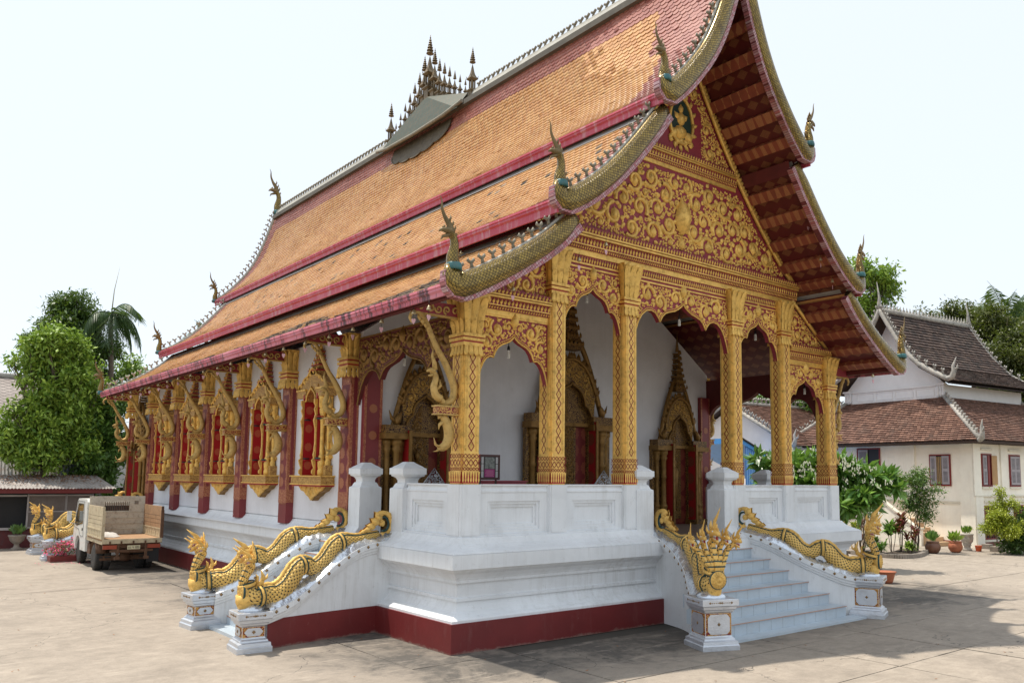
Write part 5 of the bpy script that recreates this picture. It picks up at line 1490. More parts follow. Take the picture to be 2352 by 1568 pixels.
# ------------------------------------------------------------------ staircases
SLATE = simple('stair_tile', (.47, .54, .60), .30, var=.10, scale=2.2, fine=.06, dirt=(.42, .42, .40), dirtamt=.3)
NOSE = simple('stair_nosing', (.46, .27, .20), .5, var=.2)
def resample(P, n):
    P = np.array(P, float); seg = np.linalg.norm((P[1:] - P[:-1])[:, :2], axis=1); cum = np.concatenate([[0], np.cumsum(seg)]); s = np.linspace(0, cum[-1], n)
    return np.stack([np.interp(s, cum, P[:, k]) for k in range(P.shape[1])], 1)
def wing(root, st, ped, rot, zc, name='wing_wall', maroon=False, thick=.15, hp=.27):
    """sloping stair wing: st = stations (x, y, ztop); ped = pedestal centre; zc = pedestal top"""
    S = np.array([p for p in smooth_path(st, 6)]); S = resample(S, 26); n = len(S)
    T = np.gradient(S[:, :2], axis=0); T /= np.linalg.norm(T, axis=1)[:, None]; Nn = np.stack([T[:, 1], -T[:, 0]], 1)
    sec = [(-thick, 0), (-thick, -.20), (-thick - .03, -.185), (-thick - .035, -.15), (-thick - .055, -.14), (-thick - .06, -.10), (-thick - .085, -.085), (-thick - .085, .0), (thick + .085, .0), (thick + .085, -.085), (thick + .06, -.10), (thick + .055, -.14), (thick + .035, -.15), (thick + .03, -.185), (thick, -.20), (thick, 0)]
    vs = []; K = len(sec)
    for i in range(n):
        for k, (o_, dz) in enumerate(sec):
            z = 0.0 if k in (0, K - 1) else S[i, 2] + dz
            vs.append((S[i, 0] + Nn[i, 0] * o_, S[i, 1] + Nn[i, 1] * o_, z))
    fs = [(i * K + k, i * K + (k + 1) % K, (i + 1) * K + (k + 1) % K, (i + 1) * K + k) for i in range(n - 1) for k in range(K - 1)]
    fs += [tuple(range(K))[::-1], tuple(range((n - 1) * K, n * K))]
    m = MB(); m.add(vs, fs, 0); o = m.build(name, WHITE, root)
    if maroon:
        m = MB(); vs = []
        for i in range(n):
            zt = min(.42, S[i, 2] - .20)
            for z in (0, zt): vs.append((S[i, 0] + Nn[i, 0] * maroon * (thick + .004), S[i, 1] + Nn[i, 1] * maroon * (thick + .004), z))
        m.add(vs, [(2 * i, 2 * i + 2, 2 * i + 3, 2 * i + 1) for i in range(n - 1)], 0); m.build('maroon_band', MAROON, o)
    # silver wave crest on top
    m = MB(); vs = []; W = 9; S2 = resample(S, 60); T2 = np.gradient(S2[:, :2], axis=0); T2 /= np.linalg.norm(T2, axis=1)[:, None]; N2 = np.stack([T2[:, 1], -T2[:, 0]], 1)
    ph = random.random() * 6
    for i in range(60):
        hump = .055 + .075 * (.5 + .5 * math.sin(i / 60 * 2 * PI * 2.2 + 2.6))
        for k in range(W):
            u = k / (W - 1) * 2 - 1; h = hump * (1 - u * u) ** .7 + (.020 * math.sin(i * 1.9 + k * 1.9 + ph) + .014 * math.sin(i * .9 - k * 2.3)) * (1 - abs(u) ** 3)
            vs.append((S2[i, 0] + N2[i, 0] * u * (thick + .075), S2[i, 1] + N2[i, 1] * u * (thick + .075), S2[i, 2] + .002 + max(0, h)))
    m.add(vs, [(i * W + k, (i + 1) * W + k, (i + 1) * W + k + 1, i * W + k + 1) for i in range(59) for k in range(W - 1)], 0, None, True)
    m.build('silver_wave', SILVERW, o)
    # diamond studs along both edges of the cap
    for sg in (-1, 1):
        for i in range(2, n - 1, 2):
            x, y = S[i, 0] + Nn[i, 0] * sg * (thick + .088), S[i, 1] + Nn[i, 1] * sg * (thick + .088); z = S[i, 2] - .042
            t = Vector((T[i, 0], T[i, 1], 0)); nn = Vector((Nn[i, 0], Nn[i, 1], 0)) * sg; c = Vector((x, y, z)); e = .030
            m = MB(); m.add([c - t * e, c - Vector((0, 0, e)), c + t * e, c + Vector((0, 0, e)), c + nn * .018], [(0, 1, 4), (1, 2, 4), (2, 3, 4), (3, 0, 4)], 0); m.build('stud', STUD, o)
    # pedestal
    p = MB(); h = hp
    def q(k, z): return (-k, k, -k, k, z)
    p.rings([q(h + .035, 0), q(h + .035, .07), q(h + .02, .085), q(h + .015, .13), q(h - .015, .145), q(h - .02, .165), q(h - .045, .185), q(h - .05, .20)], 1)
    p.rings([q(h - .055, .195), q(h - .055, zc - .20)], 0)
    p.rings([q(h - .05, zc - .205), q(h - .03, zc - .19), q(h - .025, zc - .165), q(h + .0, zc - .15), q(h + .005, zc - .11), q(h + .03, zc - .095), q(h + .03, zc - .01), q(h + .02, zc)], 1)
    # silver framed panels with gilt border
    for k in range(4):
        M = Matrix.Rotation(k * PI / 2, 4, 'Z'); w_ = h - .075; za, zb = .215, zc - .215
        p.box(-w_ - .012, w_ + .012, -h + .048, -h + .056, za - .004, zb + .004, 2, M=M)
        c_ = .05; pl = [(-w_ + c_, za + .01), (w_ - c_, za + .01), (w_, za + .01 + c_), (w_, zb - .01 - c_), (w_ - c_, zb - .01), (-w_ + c_, zb - .01), (-w_, zb - .01 - c_), (-w_, za + .01 + c_)]
        vs = [(u * .93, -h + .040, v) for u, v in pl]; p.add([M @ Vector(v) for v in vs], [tuple(range(8))], 1)
        c = Vector((0, -h + .036, (za + zb) / 2)); e = .028
        p.add([M @ v for v in (c + Vector((-e, 0, 0)), c - Vector((0, 0, e)), c + Vector((e, 0, 0)), c + Vector((0, 0, e)), c + Vector((0, -.012, 0)))], [(0, 1, 4), (1, 2, 4), (2, 3, 4), (3, 0, 4)], 3)
        for j in range(12):
            c = Vector((-w_ + 2 * w_ * (j + .5) / 12, -h - .031, zc - .05)); e = .011 if j % 6 not in (0, 5) else .02
            p.add([M @ v for v in (c + Vector((-e, 0, 0)), c - Vector((0, 0, e)), c + Vector((e, 0, 0)), c + Vector((0, 0, e)), c + Vector((0, -.006, 0)))], [(0, 1, 4), (1, 2, 4), (2, 3, 4), (3, 0, 4)], 3)
    # rough silver mound under the statue
    p.lathe([(h * .85, zc - .01), (h * .8, zc + .03), (h * .55, zc + .075), (.08, zc + .09)], (0, 0, 0), 14, 4)
    po = p.build('pedestal', [WHITE, SILVER, FILI, STUD, SILVERW], root); po.location = (ped[0], ped[1], 0); po.rotation_euler = (0, 0, rot)
    return o
def steps(root, rows, zslab, slab):
    """rows: [(yfront, xl, xr, ztop)] along -y facing stairs in local axes"""
    for i, (yf, xl, xr, zt) in enumerate(rows):
        zl = rows[i - 1][3] if i else zslab; yb = rows[i + 1][0] if i + 1 < len(rows) else yf + .6
        m = MB(); m.prism([(xl, yf), (xr, yf), (rows[i][2] if i + 1 == len(rows) else rows[i + 1][2], yb + .02), (xl, yb + .02)], lambda u, v, d: (u, v, d), 0 if i == 0 else zl - .05, zt - .018, 0)
        o = m.build('step', SLATE, root)
        m = MB(); m.prism([(xl, yf - .018), (xr, yf - .018), (xr, yb + .0), (xl, yb + .0)], lambda u, v, d: (u, v, d), zt - .018, zt, 0); t = m.build('tread', SLATE, o)
        m = MB(); m.box(xl, xr, yf - .024, yf - .019, zt - .016, zt - .002); m.build('nosing', NOSE, o)
        n = max(3, int((xr - xl) / .31)); j_ = MB()
        for k in range(1, n):
            u = xl + (xr - xl) * k / n; j_.box(u - .0022, u + .0022, yf - .0015, yf, zl, zt - .018)
        j_.build('tile_joints', simple('tile_grout', (.26, .28, .28), .8) if 'tile_grout' not in MATS else MATS['tile_grout'], o)
    x0, x1, y0, y1 = slab
    m = MB(); m.box(x0, x1, y0, y1, 0, zslab); m.build('landing_slab', SLATE, root)
# front stair
fs_ = empty('front_staircase', (5.5, -.8, 0)); tag(fs_, 'wide pale blue tiled front staircase between two gilded naga balustrades', 'staircase')
def rel(o, root):  # keep children in world coordinates under an offset root
    for c in kids(root): c.location = (c.location[0] - root.location[0], c.location[1] - root.location[1], c.location[2])
FLW = [(4.60, .36, 1.50), (4.57, .05, 1.47), (4.47, -.32, 1.33), (4.34, -.66, 1.16), (4.14, -1.00, .98), (3.82, -1.36, .80), (3.55, -1.66, .71)]
rows = []
RX = [7.45, 7.42, 7.36, 7.26, 7.12, 6.96, 6.87]
for i in range(7):
    yf = -1.64 + i * .325; xl = float(np.interp(yf, [p[1] for p in FLW[::-1]], [p[0] for p in FLW[::-1]])) + .02; rows.append((yf, xl, RX[i] + .04, .04 + .1915 * (i + 1)))
steps(fs_, rows, .04, (3.7, 7.75, -1.90, -1.60))
FRW = [(6.98, .36, 1.50), (7.02, .05, 1.47), (7.16, -.32, 1.33), (7.30, -.66, 1.16), (7.46, -1.00, .98), (7.72, -1.32, .80), (7.98, -1.60, .71)]
wing(fs_, FLW, (3.44, -1.84), R(-22), .74); wing(fs_, FRW, (8.09, -1.75), R(22), .74)
rel(None, fs_)
# side stair on the near long side
ss_ = empty('side_staircase', (-.9, 3.1, 0)); tag(ss_, 'narrow side staircase with twin naga balustrades nearest the front corner', 'staircase')
def side_steps(root, y0, y1, xs, n, top):
    for i in range(n):
        x = xs + i * (0 - xs) / n; m = MB(); m.box(x, 0.1, y0, y1, top * i / n, top * (i + 1) / n - .004 * (i + 1 < n)); o = m.build('step', SLATE, root)
        m = MB(); m.box(x - .006, x, y0, y1, top * (i + 1) / n - .03, top * (i + 1) / n - .006); m.build('nosing', NOSE, o)
side_steps(ss_, 2.3, 4.1, -1.72, 7, FL)
m = MB(); m.box(-2.0, -1.7, 2.2, 4.3, 0, .05); m.build('landing_slab', SLATE, ss_)
SN = [(.30, 2.37, 1.46), (-.05, 2.36, 1.44), (-.39, 2.33, 1.36), (-.75, 2.29, 1.17), (-1.15, 2.23, .90), (-1.55, 2.15, .66), (-1.90, 2.09, .55)]
SF = [(.30, 4.05, 1.46), (-.05, 4.06, 1.44), (-.39, 4.09, 1.36), (-.75, 4.13, 1.17), (-1.15, 4.19, .90), (-1.55, 4.27, .66), (-1.88, 4.33, .55)]
wing(ss_, SN, (-2.09, 2.05), R(-4), .56, maroon=-1, thick=.13, hp=.215); wing(ss_, SF, (-2.06, 4.37), R(4), .56, thick=.13, hp=.215)
rel(None, ss_)
# rear side stair behind the truck
rs_ = empty('rear_side_staircase', (-.9, 19.0, 0)); tag(rs_, 'white side staircase with naga balustrades beyond the parked truck', 'staircase')
side_steps(rs_, 18.2, 19.8, -1.6, 7, FL)
SN2 = [(x, y + 15.75, z) for x, y, z in SN]; SF2 = [(x, y + 15.75, z) for x, y, z in SF]
wing(rs_, SN2, (-2.10, 17.85), R(-4), .56, thick=.13, hp=.215); wing(rs_, SF2, (-2.10, 20.15), R(4), .56, thick=.13, hp=.215)
rel(None, rs_)
# ------------------------------------------------------------------ naga statues
def naga(label, body, rad, head, rz, k=1.0, five=True, hs=1.0, sp=1.0, cr=1.0):
    """body: world path from the curled tail end down to the breast; head: foot of the necks; rz: heading of the breast"""
    root = empty('naga_statue', (head[0], head[1], 0), 0, label, 'naga statue', 'gilded nagas on the stair balustrades')
    off = Vector((head[0], head[1], 0)); P_ = [Vector(p) - off for p in body]
    sp_ = [Vector(p) for p in smooth_path(P_, 5)]; rr_ = [float(q[0]) for q in smooth_path([(r_,) for r_ in rad], 5)]
    m = MB(); m.tube(sp_, rr_, 14, 0, vscale=1.0)
    for p, r_ in ((sp_[-1], rr_[-1]),): m.lathe([(0, -r_), (r_ * .7, -r_ * .7), (r_, 0), (r_ * .7, r_ * .7), (0, r_)], tuple(p), 12, 0)
    bd = m.build('body', [SCALES], root)
    # back ridge, with a dark line either side
    m = MB(); ups = []; n = len(sp_)
    top = []
    for i, p in enumerate(sp_):
        t = (sp_[min(i + 1, n - 1)] - sp_[max(i - 1, 0)]).normalized(); u = Vector((0, 0, 1)); u = (u - t * u.dot(t)); u = u.normalized() if u.length > .2 else Vector((0, 0, 1)); top.append((p, u, t))
    m.tube([p + u * rr_[i] * .98 for i, (p, u, t) in enumerate(top)], [r_ * .22 * (1 + .25 * (i % 2)) for i, r_ in enumerate(rr_)], 6, 0)
    for sg in (-1, 1):
        m.tube([p + (u * .84 + t.cross(u) * sg * .56).normalized() * rr_[i] * 1.0 for i, (p, u, t) in enumerate(top)], .011, 4, 1)
    m.build('back_ridge', [GOLDS, GREENL], root)
    # clasps round the humps
    for fi in (.26, .58, .90):
        i = int(fi * (n - 1)); p, u, t = top[i]; q = t.cross(u); ring = [p + (u * math.cos(a) + q * math.sin(a)) * rr_[i] * 1.06 for a in [2 * PI * j / 14 for j in range(15)]]
        m = MB(); m.tube(ring, .030, 5, 0, flat=.6); 
        for d_ in (-.036, .036): m.tube([r0 + t * d_ for r0 in ring], .010, 4, 1)
        m.build('clasp', [GOLDS, GREENL], root)
    # tail: curled comb
    e = sp_[0]; t = (sp_[0] - sp_[2]).normalized(); t.z = 0; t.normalize()
    m = MB(); cz = .17
    cen = e + t * .10 + Vector((0, 0, cz))
    arc = [cen + t * math.cos(a) * .155 + Vector((0, 0, math.sin(a) * .185)) for a in np.linspace(-1.9, 2.5, 16)]
    m.tube(arc, [.05 + .012 * math.sin(i) for i in range(16)], 6, 0, up=t.cross(Vector((0, 0, 1))), flat=.75)
    arc2 = [cen + t * math.cos(a) * .092 + Vector((0, 0, math.sin(a) * .115)) for a in np.linspace(-1.9, 2.3, 14)]
    m.tube(arc2, .022, 5, 1)
    f_ = lambda u, v, d: tuple(e + t * u + Vector((0, 0, v)) + t.cross(Vector((0, 0, 1))) * d)
    for k_, (u, v, s_, an) in enumerate(((-.02, .30, .10, 2.2), (-.08, .22, .10, 2.6), (-.15, .14, .09, 2.9), (-.22, .08, .08, 3.2), (.05, .2, .08, 2.0), (-.30, .05, .06, 3.4))):
        bud(m, u, v, s_, an, lambda a, b, d: f_(a, b, .03 + d), 0, 0, .8); bud(m, u, v, s_, an, lambda a, b, d: f_(a, b, -.03 - d), 0, 0, .8)
    m.build('tail_comb', [GOLDS, GREENL], root)
    # breast and necks
    ch = sp_[-1]; fx = Vector((math.cos(rz), math.sin(rz), 0)); fy = Vector((-fx.y, fx.x, 0)); Z = Vector((0, 0, 1))
    def L(a, b, c): return ch + fx * a * hs + fy * b * hs + Z * c * hs
    def neckpts(u, hh):
        u = u * sp
        return [L(.0, u * .03, -.02), L(.08, u * .075, .12), L(.05, u * .14, .25), L(-.01, u * .235, .30 + .14 * hh), L(.03, u * .33, .32 + .24 * hh)]
    m = MB()
    n5 = ((0, 1.0), (-.5, .80), (.5, .80), (-1, .62), (1, .62)) if five else ((0, 1.0),)
    hd = []
    for u, hh in n5:
        pts = neckpts(u, hh)
        sp2 = smooth_path([tuple(p) for p in pts], 4); nn = len(sp2)
        m.tube(sp2, [((.070 if u == 0 else .046) - (.024 if u == 0 else .010) * i / nn) * hs for i in range(nn)], 8, 0, up=tuple(fy), vscale=1.0)
        hd.append((u, hh, pts[-1]))
        b_ = MB()
    m.build('neck', [SCALES], root)
    m = MB()          # banded throats: pale plates with dark lines between them
    for u, hh in n5:
        for j in range(7):
            f = j / 7
            a = neckpts(u, hh)
            sp2 = [Vector(p) for p in smooth_path([tuple(p) for p in a], 7)]; i = int(f * (len(sp2) - 4)) + 1; p = sp2[i]; t_ = (sp2[i + 1] - sp2[i - 1]).normalized(); r_ = ((.070 if u == 0 else .046) - (.024 if u == 0 else .010) * f) * hs
            o_ = (fx - t_ * fx.dot(t_)).normalized(); c = p + o_ * r_ * .80; w_ = r_ * .62
            m.obox(c, fy * w_, t_ * .026 * hs, o_ * r_ * .28, 0); m.obox(c + t_ * .036 * hs, fy * w_ * 1.02, t_ * .009 * hs, o_ * r_ * .30, 1)
    m.build('throat_plates', [GOLDS, GREENL], root)
    # breast medallion and collar
    Mx = Matrix((( fy.x, 0, fx.x, 0), (fy.y, 0, fx.y, 0), (0, 1, 0, 0), (0, 0, 0, 1))); c = L(.16 if hs > 1 else .115, 0, .0)
    m = MB(); m.lathe([(.0, .045), (.02, .045), (.03, .03), (.062, .028), (.066, .036), (.072, .028), (.118, .012), (.130, .0), (.130, -.05), (.08, -.12)], (0, 0, 0), 22, 0, Matrix.Translation(c) @ Mx)
    m.lathe([(.138, -.03), (.142, -.015), (.138, 0)], (0, 0, 0), 22, 1, Matrix.Translation(c) @ Mx)
    for a in range(16):
        an = 2 * PI * a / 16; q0 = c + (fy * math.cos(an) + Z * math.sin(an)) * .075 + fx * .026; q1 = c + (fy * math.cos(an) + Z * math.sin(an)) * .122 + fx * .016; m.tube([q0, q1], .0055, 4, 0)
    m.tube([L(.05, 0, -.06), L(.06, 0, -.15), L(.04, 0, -.24)], [.12, .10, .09] if hs > 1 else [.13, .12, .10], 12, 0); 
    m.build('breast_medallion', [GOLDS, GREENL], root)
    m = MB(); ring = [L(.03 + .11 * math.cos(a), .125 * math.sin(a), .10 - .03 * math.cos(a)) for a in [2 * PI * j / 16 for j in range(17)]]
    m.tube(ring, .028, 6, 0); m.tube([p + Z * .036 for p in ring], .010, 4, 1); m.tube([p - Z * .036 for p in ring], .010, 4, 1); m.build('collar', [GOLDS, GREENL], root)
    # heads
    for u, hh, p in hd:
        s_ = (.92 if u == 0 else .66) * hs; hz = fx.copy(); hz = (hz + fy * u * .22).normalized(); hy = Vector((-hz.y, hz.x, 0)); lean = Z + fy * u * .16
        def Q(a, b, c): return p + (hz * a + hy * b + lean * c) * s_
        hm = MB()
        hm.tube([Q(-.05, 0, .0), Q(.0, 0, .05), Q(.08, 0, .065), Q(.15, 0, .05), Q(.185, 0, .03)], [.045 * s_, .066 * s_, .056 * s_, .040 * s_, .016 * s_], 9, 0)
        hm.tube([Q(-.02, 0, -.01), Q(.06, 0, -.035), Q(.12, 0, -.06), Q(.155, 0, -.075)], [.045 * s_, .038 * s_, .026 * s_, .010 * s_], 8, 0)
        hm.tube([Q(.03, 0, .005), Q(.10, 0, -.012), Q(.14, 0, -.03)], [.035 * s_, .026 * s_, .008 * s_], 6, 2)
        for b in (-1, 1):
            for a in (.07, .10, .13): hm.tube([Q(a, b * .033, .025), Q(a + .004, b * .034, -.005)], [.008 * s_, .001], 4, 3); hm.tube([Q(a - .01, b * .030, -.035), Q(a - .006, b * .031, -.005)], [.007 * s_, .001], 4, 3)
            hm.lathe([(0, -.014 * s_), (.013 * s_, -.006 * s_), (.014 * s_, .004 * s_), (0, .014 * s_)], tuple(Q(.075, b * .052, .085)), 7, 3)
            hm.tube([Q(-.02, b * .05, .05), Q(-.06, b * .07, .10), Q(-.05, b * .08, .17)], [.025 * s_, .02 * s_, .003], 5, 0)
            hm.tube([Q(.02, b * .045, -.03), Q(-.03, b * .07, -.09), Q(-.01, b * .08, -.14)], [.02 * s_, .022 * s_, .003], 5, 0)
        # crest: a tall flame
        hm.tube([Q(.0, 0, .07), Q(.04 + .02 * (1 - cr), 0, .07 + .08 * cr), Q(.05 + .08 * (1 - cr), 0, .07 + .16 * cr), Q(.13 + .10 * (1 - cr), 0, .07 + .25 * cr), Q(.22 + .12 * (1 - cr), 0, .07 + .37 * cr)], [.040 * s_, .046 * s_, .036 * s_, .022 * s_, .004], 8, 0, up=tuple(hy), flat=.55)
        hm.tube([Q(.04, 0, .10), Q(.10, 0, .13), Q(.12, 0, .20)], [.03 * s_, .022 * s_, .003], 6, 0)
        hm.tube([Q(.10, 0, .08), Q(.15, 0, .10), Q(.16, 0, .14)], [.02 * s_, .014 * s_, .003], 5, 0)
        hm.tube([Q(-.04, 0, .08), Q(-.08, 0, .16), Q(-.06, 0, .24)], [.03 * s_, .025 * s_, .003], 6, 0)
        hm.build('head', [GOLDS, GREENL, MOUTHR, TOOTH], root)
    # flame fin at the back of the neck
    m = MB(); m.tube([L(-.10, 0, .06), L(-.20, 0, .12), L(-.22, 0, .22), L(-.18, 0, .32)], [.035, .04, .03, .004], 7, 0, flat=.6, up=tuple(fy)); m.tube([L(-.20, 0, .16), L(-.28, 0, .20), L(-.29, 0, .26)], [.025, .02, .003], 6, 0)
    m.tube([L(-.12, 0, .12), L(-.13, 0, .22), L(-.10, 0, .26)], [.03, .02, .003], 6, 0); m.build('neck_fin', [GOLDS], root)
    return root
def body_on(st, zoff, samples):
    """lay the body along a wing: samples (fraction from the top, height over the cap, radius)"""
    S = resample(np.array(smooth_path(st, 6)), 101); out = []; rad = []
    for f, h, r_ in samples:
        i = int(round(f * 100)); out.append((S[i, 0], S[i, 1], S[i, 2] + h + zoff)); rad.append(r_)
    return out, rad
SAMP = [(f, h, r * 1.12) for f, h, r in [(.10, .09, .055), (.20, .08, .070), (.30, .10, .085), (.40, .20, .105), (.47, .22, .115), (.55, .13, .105), (.63, .15, .105), (.70, .30, .115), (.76, .34, .13), (.84, .20, .14), (.92, .15, .145), (.985, .20, .13)]]
def make_naga(label, st, ped, hd, rz, zc, hs=1.0, sp=.62, cr=.62):
    b, r_ = body_on(st, 0, SAMP); d = Vector((math.cos(rz), math.sin(rz), 0))
    b.append((ped[0] - d.x * .02, ped[1] - d.y * .02, zc + .17)); r_.append(.14); b.append((ped[0] + d.x * .05, ped[1] + d.y * .05, zc + .25)); r_.append(.115)
    return naga(label, b, r_, (ped[0], ped[1]), rz, hs=hs, sp=sp, cr=cr)
make_naga('five headed gold naga fanned towards the viewer at the left foot of the front stairs', FLW, (3.44, -1.84), None, R(-90 - 22), .76, hs=1.12, sp=1.0, cr=1.0)
make_naga('five headed gold naga turned away at the right foot of the front stairs', FRW, (8.09, -1.75), None, R(-90 + 22), .76, hs=1.12, sp=1.0, cr=1.0)
make_naga('gold naga on the side stair pedestal nearest the viewer with green lined throat', SN, (-2.09, 2.05), None, R(180 - 4), .58, hs=.92)
make_naga('gold naga on the farther balustrade of the near side stair', SF, (-2.06, 4.37), None, R(180 + 4), .58, hs=.92)
make_naga('gold naga just left of the truck, on the nearer white pedestal', SN2, (-2.10, 17.85), None, R(180 - 4), .58, hs=.92)
make_naga('gold naga at far left on the farther white pedestal by the shed', SF2, (-2.10, 20.15), None, R(180 + 4), .58, hs=.92)
# right hand side stair, mostly hidden behind the front right naga
def mirx(st): return [(2 * C - x, y, z) for x, y, z in st]
rr2 = empty('right_side_staircase', (2 * C + .9, 3.1, 0)); tag(rr2, 'side staircase on the far right flank of the hall, mostly hidden', 'staircase')
side_ = MB(); side_.box(2 * C - .1, 2 * C + 1.7, 2.3, 4.1, 0, .2); side_.build('step', SLATE, rr2)
wing(rr2, mirx(SN), (2 * C + 2.09, 2.05), R(4), .56, thick=.13, hp=.215); rel(None, rr2)
make_naga('gold naga glimpsed behind the right corner of the porch base', mirx(SN), (2 * C + 2.09, 2.05), None, R(4), .58, hs=.92)
# ------------------------------------------------------------------ small tipper truck, seen from behind (rear faces -y)
TX, TY = -1.03, 13.3
truck = empty('truck', (TX, TY, 0), R(-1.5), 'small white flatbed truck with rusty drop sides parked beside the hall', 'truck')
PAINT = simple('truck_white', (.68, .68, .64), .4, var=.08, scale=3, dirt=(.25, .17, .09), dirtamt=.55)
BEDP = simple('bed_cream', (.56, .47, .31), .65, var=.22, scale=5, dirt=(.20, .08, .03), dirtamt=.75, fine=.25)
BEDR = simple('bed_bare_wood', (.42, .25, .13), .75, var=.3, scale=6, dirt=(.16, .07, .03), dirtamt=.6, fine=.3)
RUST = simple('rusty_frame', (.13, .065, .035), .85, var=.4, scale=8, fine=.3)
RUBBER = simple('tyre_rubber', (.03, .028, .026), .85, var=.2, dirt=(.12, .09, .06), dirtamt=.5)
RIMR = simple('wheel_red_rim', (.30, .085, .04), .7, var=.25, scale=8, dirt=(.1, .06, .04))
GLASS = simple('dark_glass', (.02, .028, .03), .08, var=.1)
REDL = simple('tail_lamp_red', (.30, .05, .02), .4)
W = .69
def P_(name, mat, f, parent=truck):
    m = MB(); f(m); return m.build(name, mat, parent)
# chassis
P_('chassis', RUST, lambda m: (m.box(-.34, -.24, .1, 4.0, .50, .62), m.box(.24, .34, .1, 4.0, .50, .62), [m.box(-.34, .34, y, y + .08, .48, .60) for y in (.15, .9, 1.7, 2.6)], m.box(-.60, .60, .72, .86, .26, .38), m.lathe([(.11, -.10), (.16, 0), (.11, .10)], (0, .8, .33), 10, 0, None)))
P_('tank', RUST, lambda m: m.box(-.66, -.38, 1.75, 2.2, .36, .62))
P_('tank', RUST, lambda m: m.box(.38, .66, 1.75, 2.3, .36, .62))
# flat bed
P_('bed_floor', BEDR, lambda m: m.box(-W, W, .0, 2.05, .80, .845))
P_('bed_edge', BEDP, lambda m: (m.box(-W - .01, W + .01, -.03, -.002, .735, .85), m.box(-W - .012, -W - .002, 0, 2.05, .72, .80), m.box(W + .002, W + .012, 0, 2.05, .72, .80)))
P_('bed_bearer', RUST, lambda m: [m.box(-W + .02, W - .02, y, y + .06, .62, .80) for y in (.04, .5, .95, 1.4, 1.85)])
for x in (-.52, -.26, .02, .30, .56): P_('hinge', RUST, lambda m: m.box(x - .02, x + .02, -.05, -.032, .72, .80))
# headboard: planked steel with a barred window
def hb(m):
    y0, y1 = 1.99, 2.03
    m.box(-W, W, y0, y1, .85, 1.42); m.box(-W, -.32, y0, y1, 1.42, 1.88); m.box(.30, W, y0, y1, 1.42, 1.88); m.box(-.32, .30, y0, y1, 1.42, 1.48); m.box(-.32, .30, y0, y1, 1.73, 1.88)
    for z in (.98, 1.13, 1.28, 1.44): m.box(-W + .02, W - .02, y0 - .012, y0 - .001, z, z + .022)
P_('headboard', PAINTB := simple('headboard_chipped', (.60, .57, .48), .65, var=.12, scale=5, dirt=(.17, .10, .06), dirtamt=.9, fine=.3), hb)
for k in range(14): P_('grille_bar', RUST, lambda m: m.box(-.31 + k * .045, -.296 + k * .045, 2.0, 2.02, 1.48, 1.73))
P_('vent', RUST, lambda m: [m.box(.42, .52, 1.982, 1.989, 1.66 + k * .02, 1.67 + k * .02) for k in range(5)])
# side boards
for s_ in (-1, 1):
    mt = BEDP if s_ < 0 else BEDR
    xo = s_ * W
    def sd_(m, z0, z1, a=0): m.box(xo - .02, xo + .02, .04 + a, 1.96, z0, z1)
    for (z0, z1) in ((1.09, 1.20), (1.205, 1.31), (1.315, 1.41), (1.415, 1.66)): 
        P_('side_board', mt, lambda m: sd_(m, z0, z1 - .004, random.uniform(0, .03)))
    P_('lower_board', BEDP, lambda m: (m.box(xo - .018, xo + .018, .0, 1.98, .86, 1.085), m.box(xo - .03, xo + .03, 0, 1.98, .85, .885), m.box(xo - .03, xo + .03, 0, 1.98, 1.06, 1.09), [m.box(xo - .026, xo + .026, y, y + .03, .885, 1.06) for y in np.linspace(.1, 1.85, 9)]))
    P_('corner_post', BEDP if s_ < 0 else RUST, lambda m: (m.box(xo - .035, xo + .035, -.02, .035, .85, 1.56), m.box(xo - .028, xo + .028, .0, .02, 1.56, 1.66)))
    P_('mud_flap', BLACK, lambda m: m.box(s_ * .52 - .15, s_ * .52 + .15, .10, .115, .24, .60)) if s_ > 0 else None
    P_('tail_lamp', REDL, lambda m: m.box(s_ * .50 - .17, s_ * .50 + .17, -.02, .03, .60, .70))
    P_('mudguard', RUST, lambda m: m.tube([(s_ * .56, 1.06 + .40 * math.cos(a) - .02, .36 + .40 * math.sin(a)) for a in np.linspace(.2, 2.9, 9)], .15, 4, flat=.1, up=(0, 0, 1)))
# wheels
def wheel(x, y, dual=False, rim=RIMR):
    r_ = empty('wheel', (x, y, .34)); r_.parent = truck
    M = Matrix.Rotation(PI / 2, 4, 'Y'); sg = -1 if x < 0 else 1
    for k in ((0,) if not dual else (0, 1)):
        o = -sg * k * .19
        Mo = Matrix.Translation((o, 0, 0)) @ M
        m = MB(); m.lathe([(.20, -.085), (.30, -.09), (.335, -.07), (.34, 0), (.335, .07), (.30, .09), (.20, .085)], (0, 0, 0), 24, 0, Mo)
        for j in range(24):
            a = 2 * PI * j / 24; m.obox((o, math.cos(a) * .342, math.sin(a) * .342), (.07, 0, 0), (0, -math.sin(a) * .018, math.cos(a) * .018), (0, math.cos(a) * .006, math.sin(a) * .006))
        m.build('tyre', RUBBER, r_)
        m = MB(); m.lathe([(.0, -.02), (.08, -.02), (.10, .03), (.16, .04), (.20, .07), (.205, .05), (.205, -.07)], (0, 0, 0), 20, 0, Mo @ (Matrix.Scale(-1, 4, (0, 0, 1)) if sg < 0 else Matrix.Identity(4)))
        for j in range(6): 
            a = 2 * PI * j / 6; m.obox((o + sg * .045, math.cos(a) * .075, math.sin(a) * .075), (.02, 0, 0), (0, .012, 0), (0, 0, .012))
        m.build('rim', rim, r_)
for x in (-.60, .60): wheel(x, 1.06, True); wheel(x, 3.25, False, simple('wheel_grey_rim', (.20, .15, .11), .7, var=.3) if 'wheel_grey_rim' not in MATS else MATS['wheel_grey_rim'])
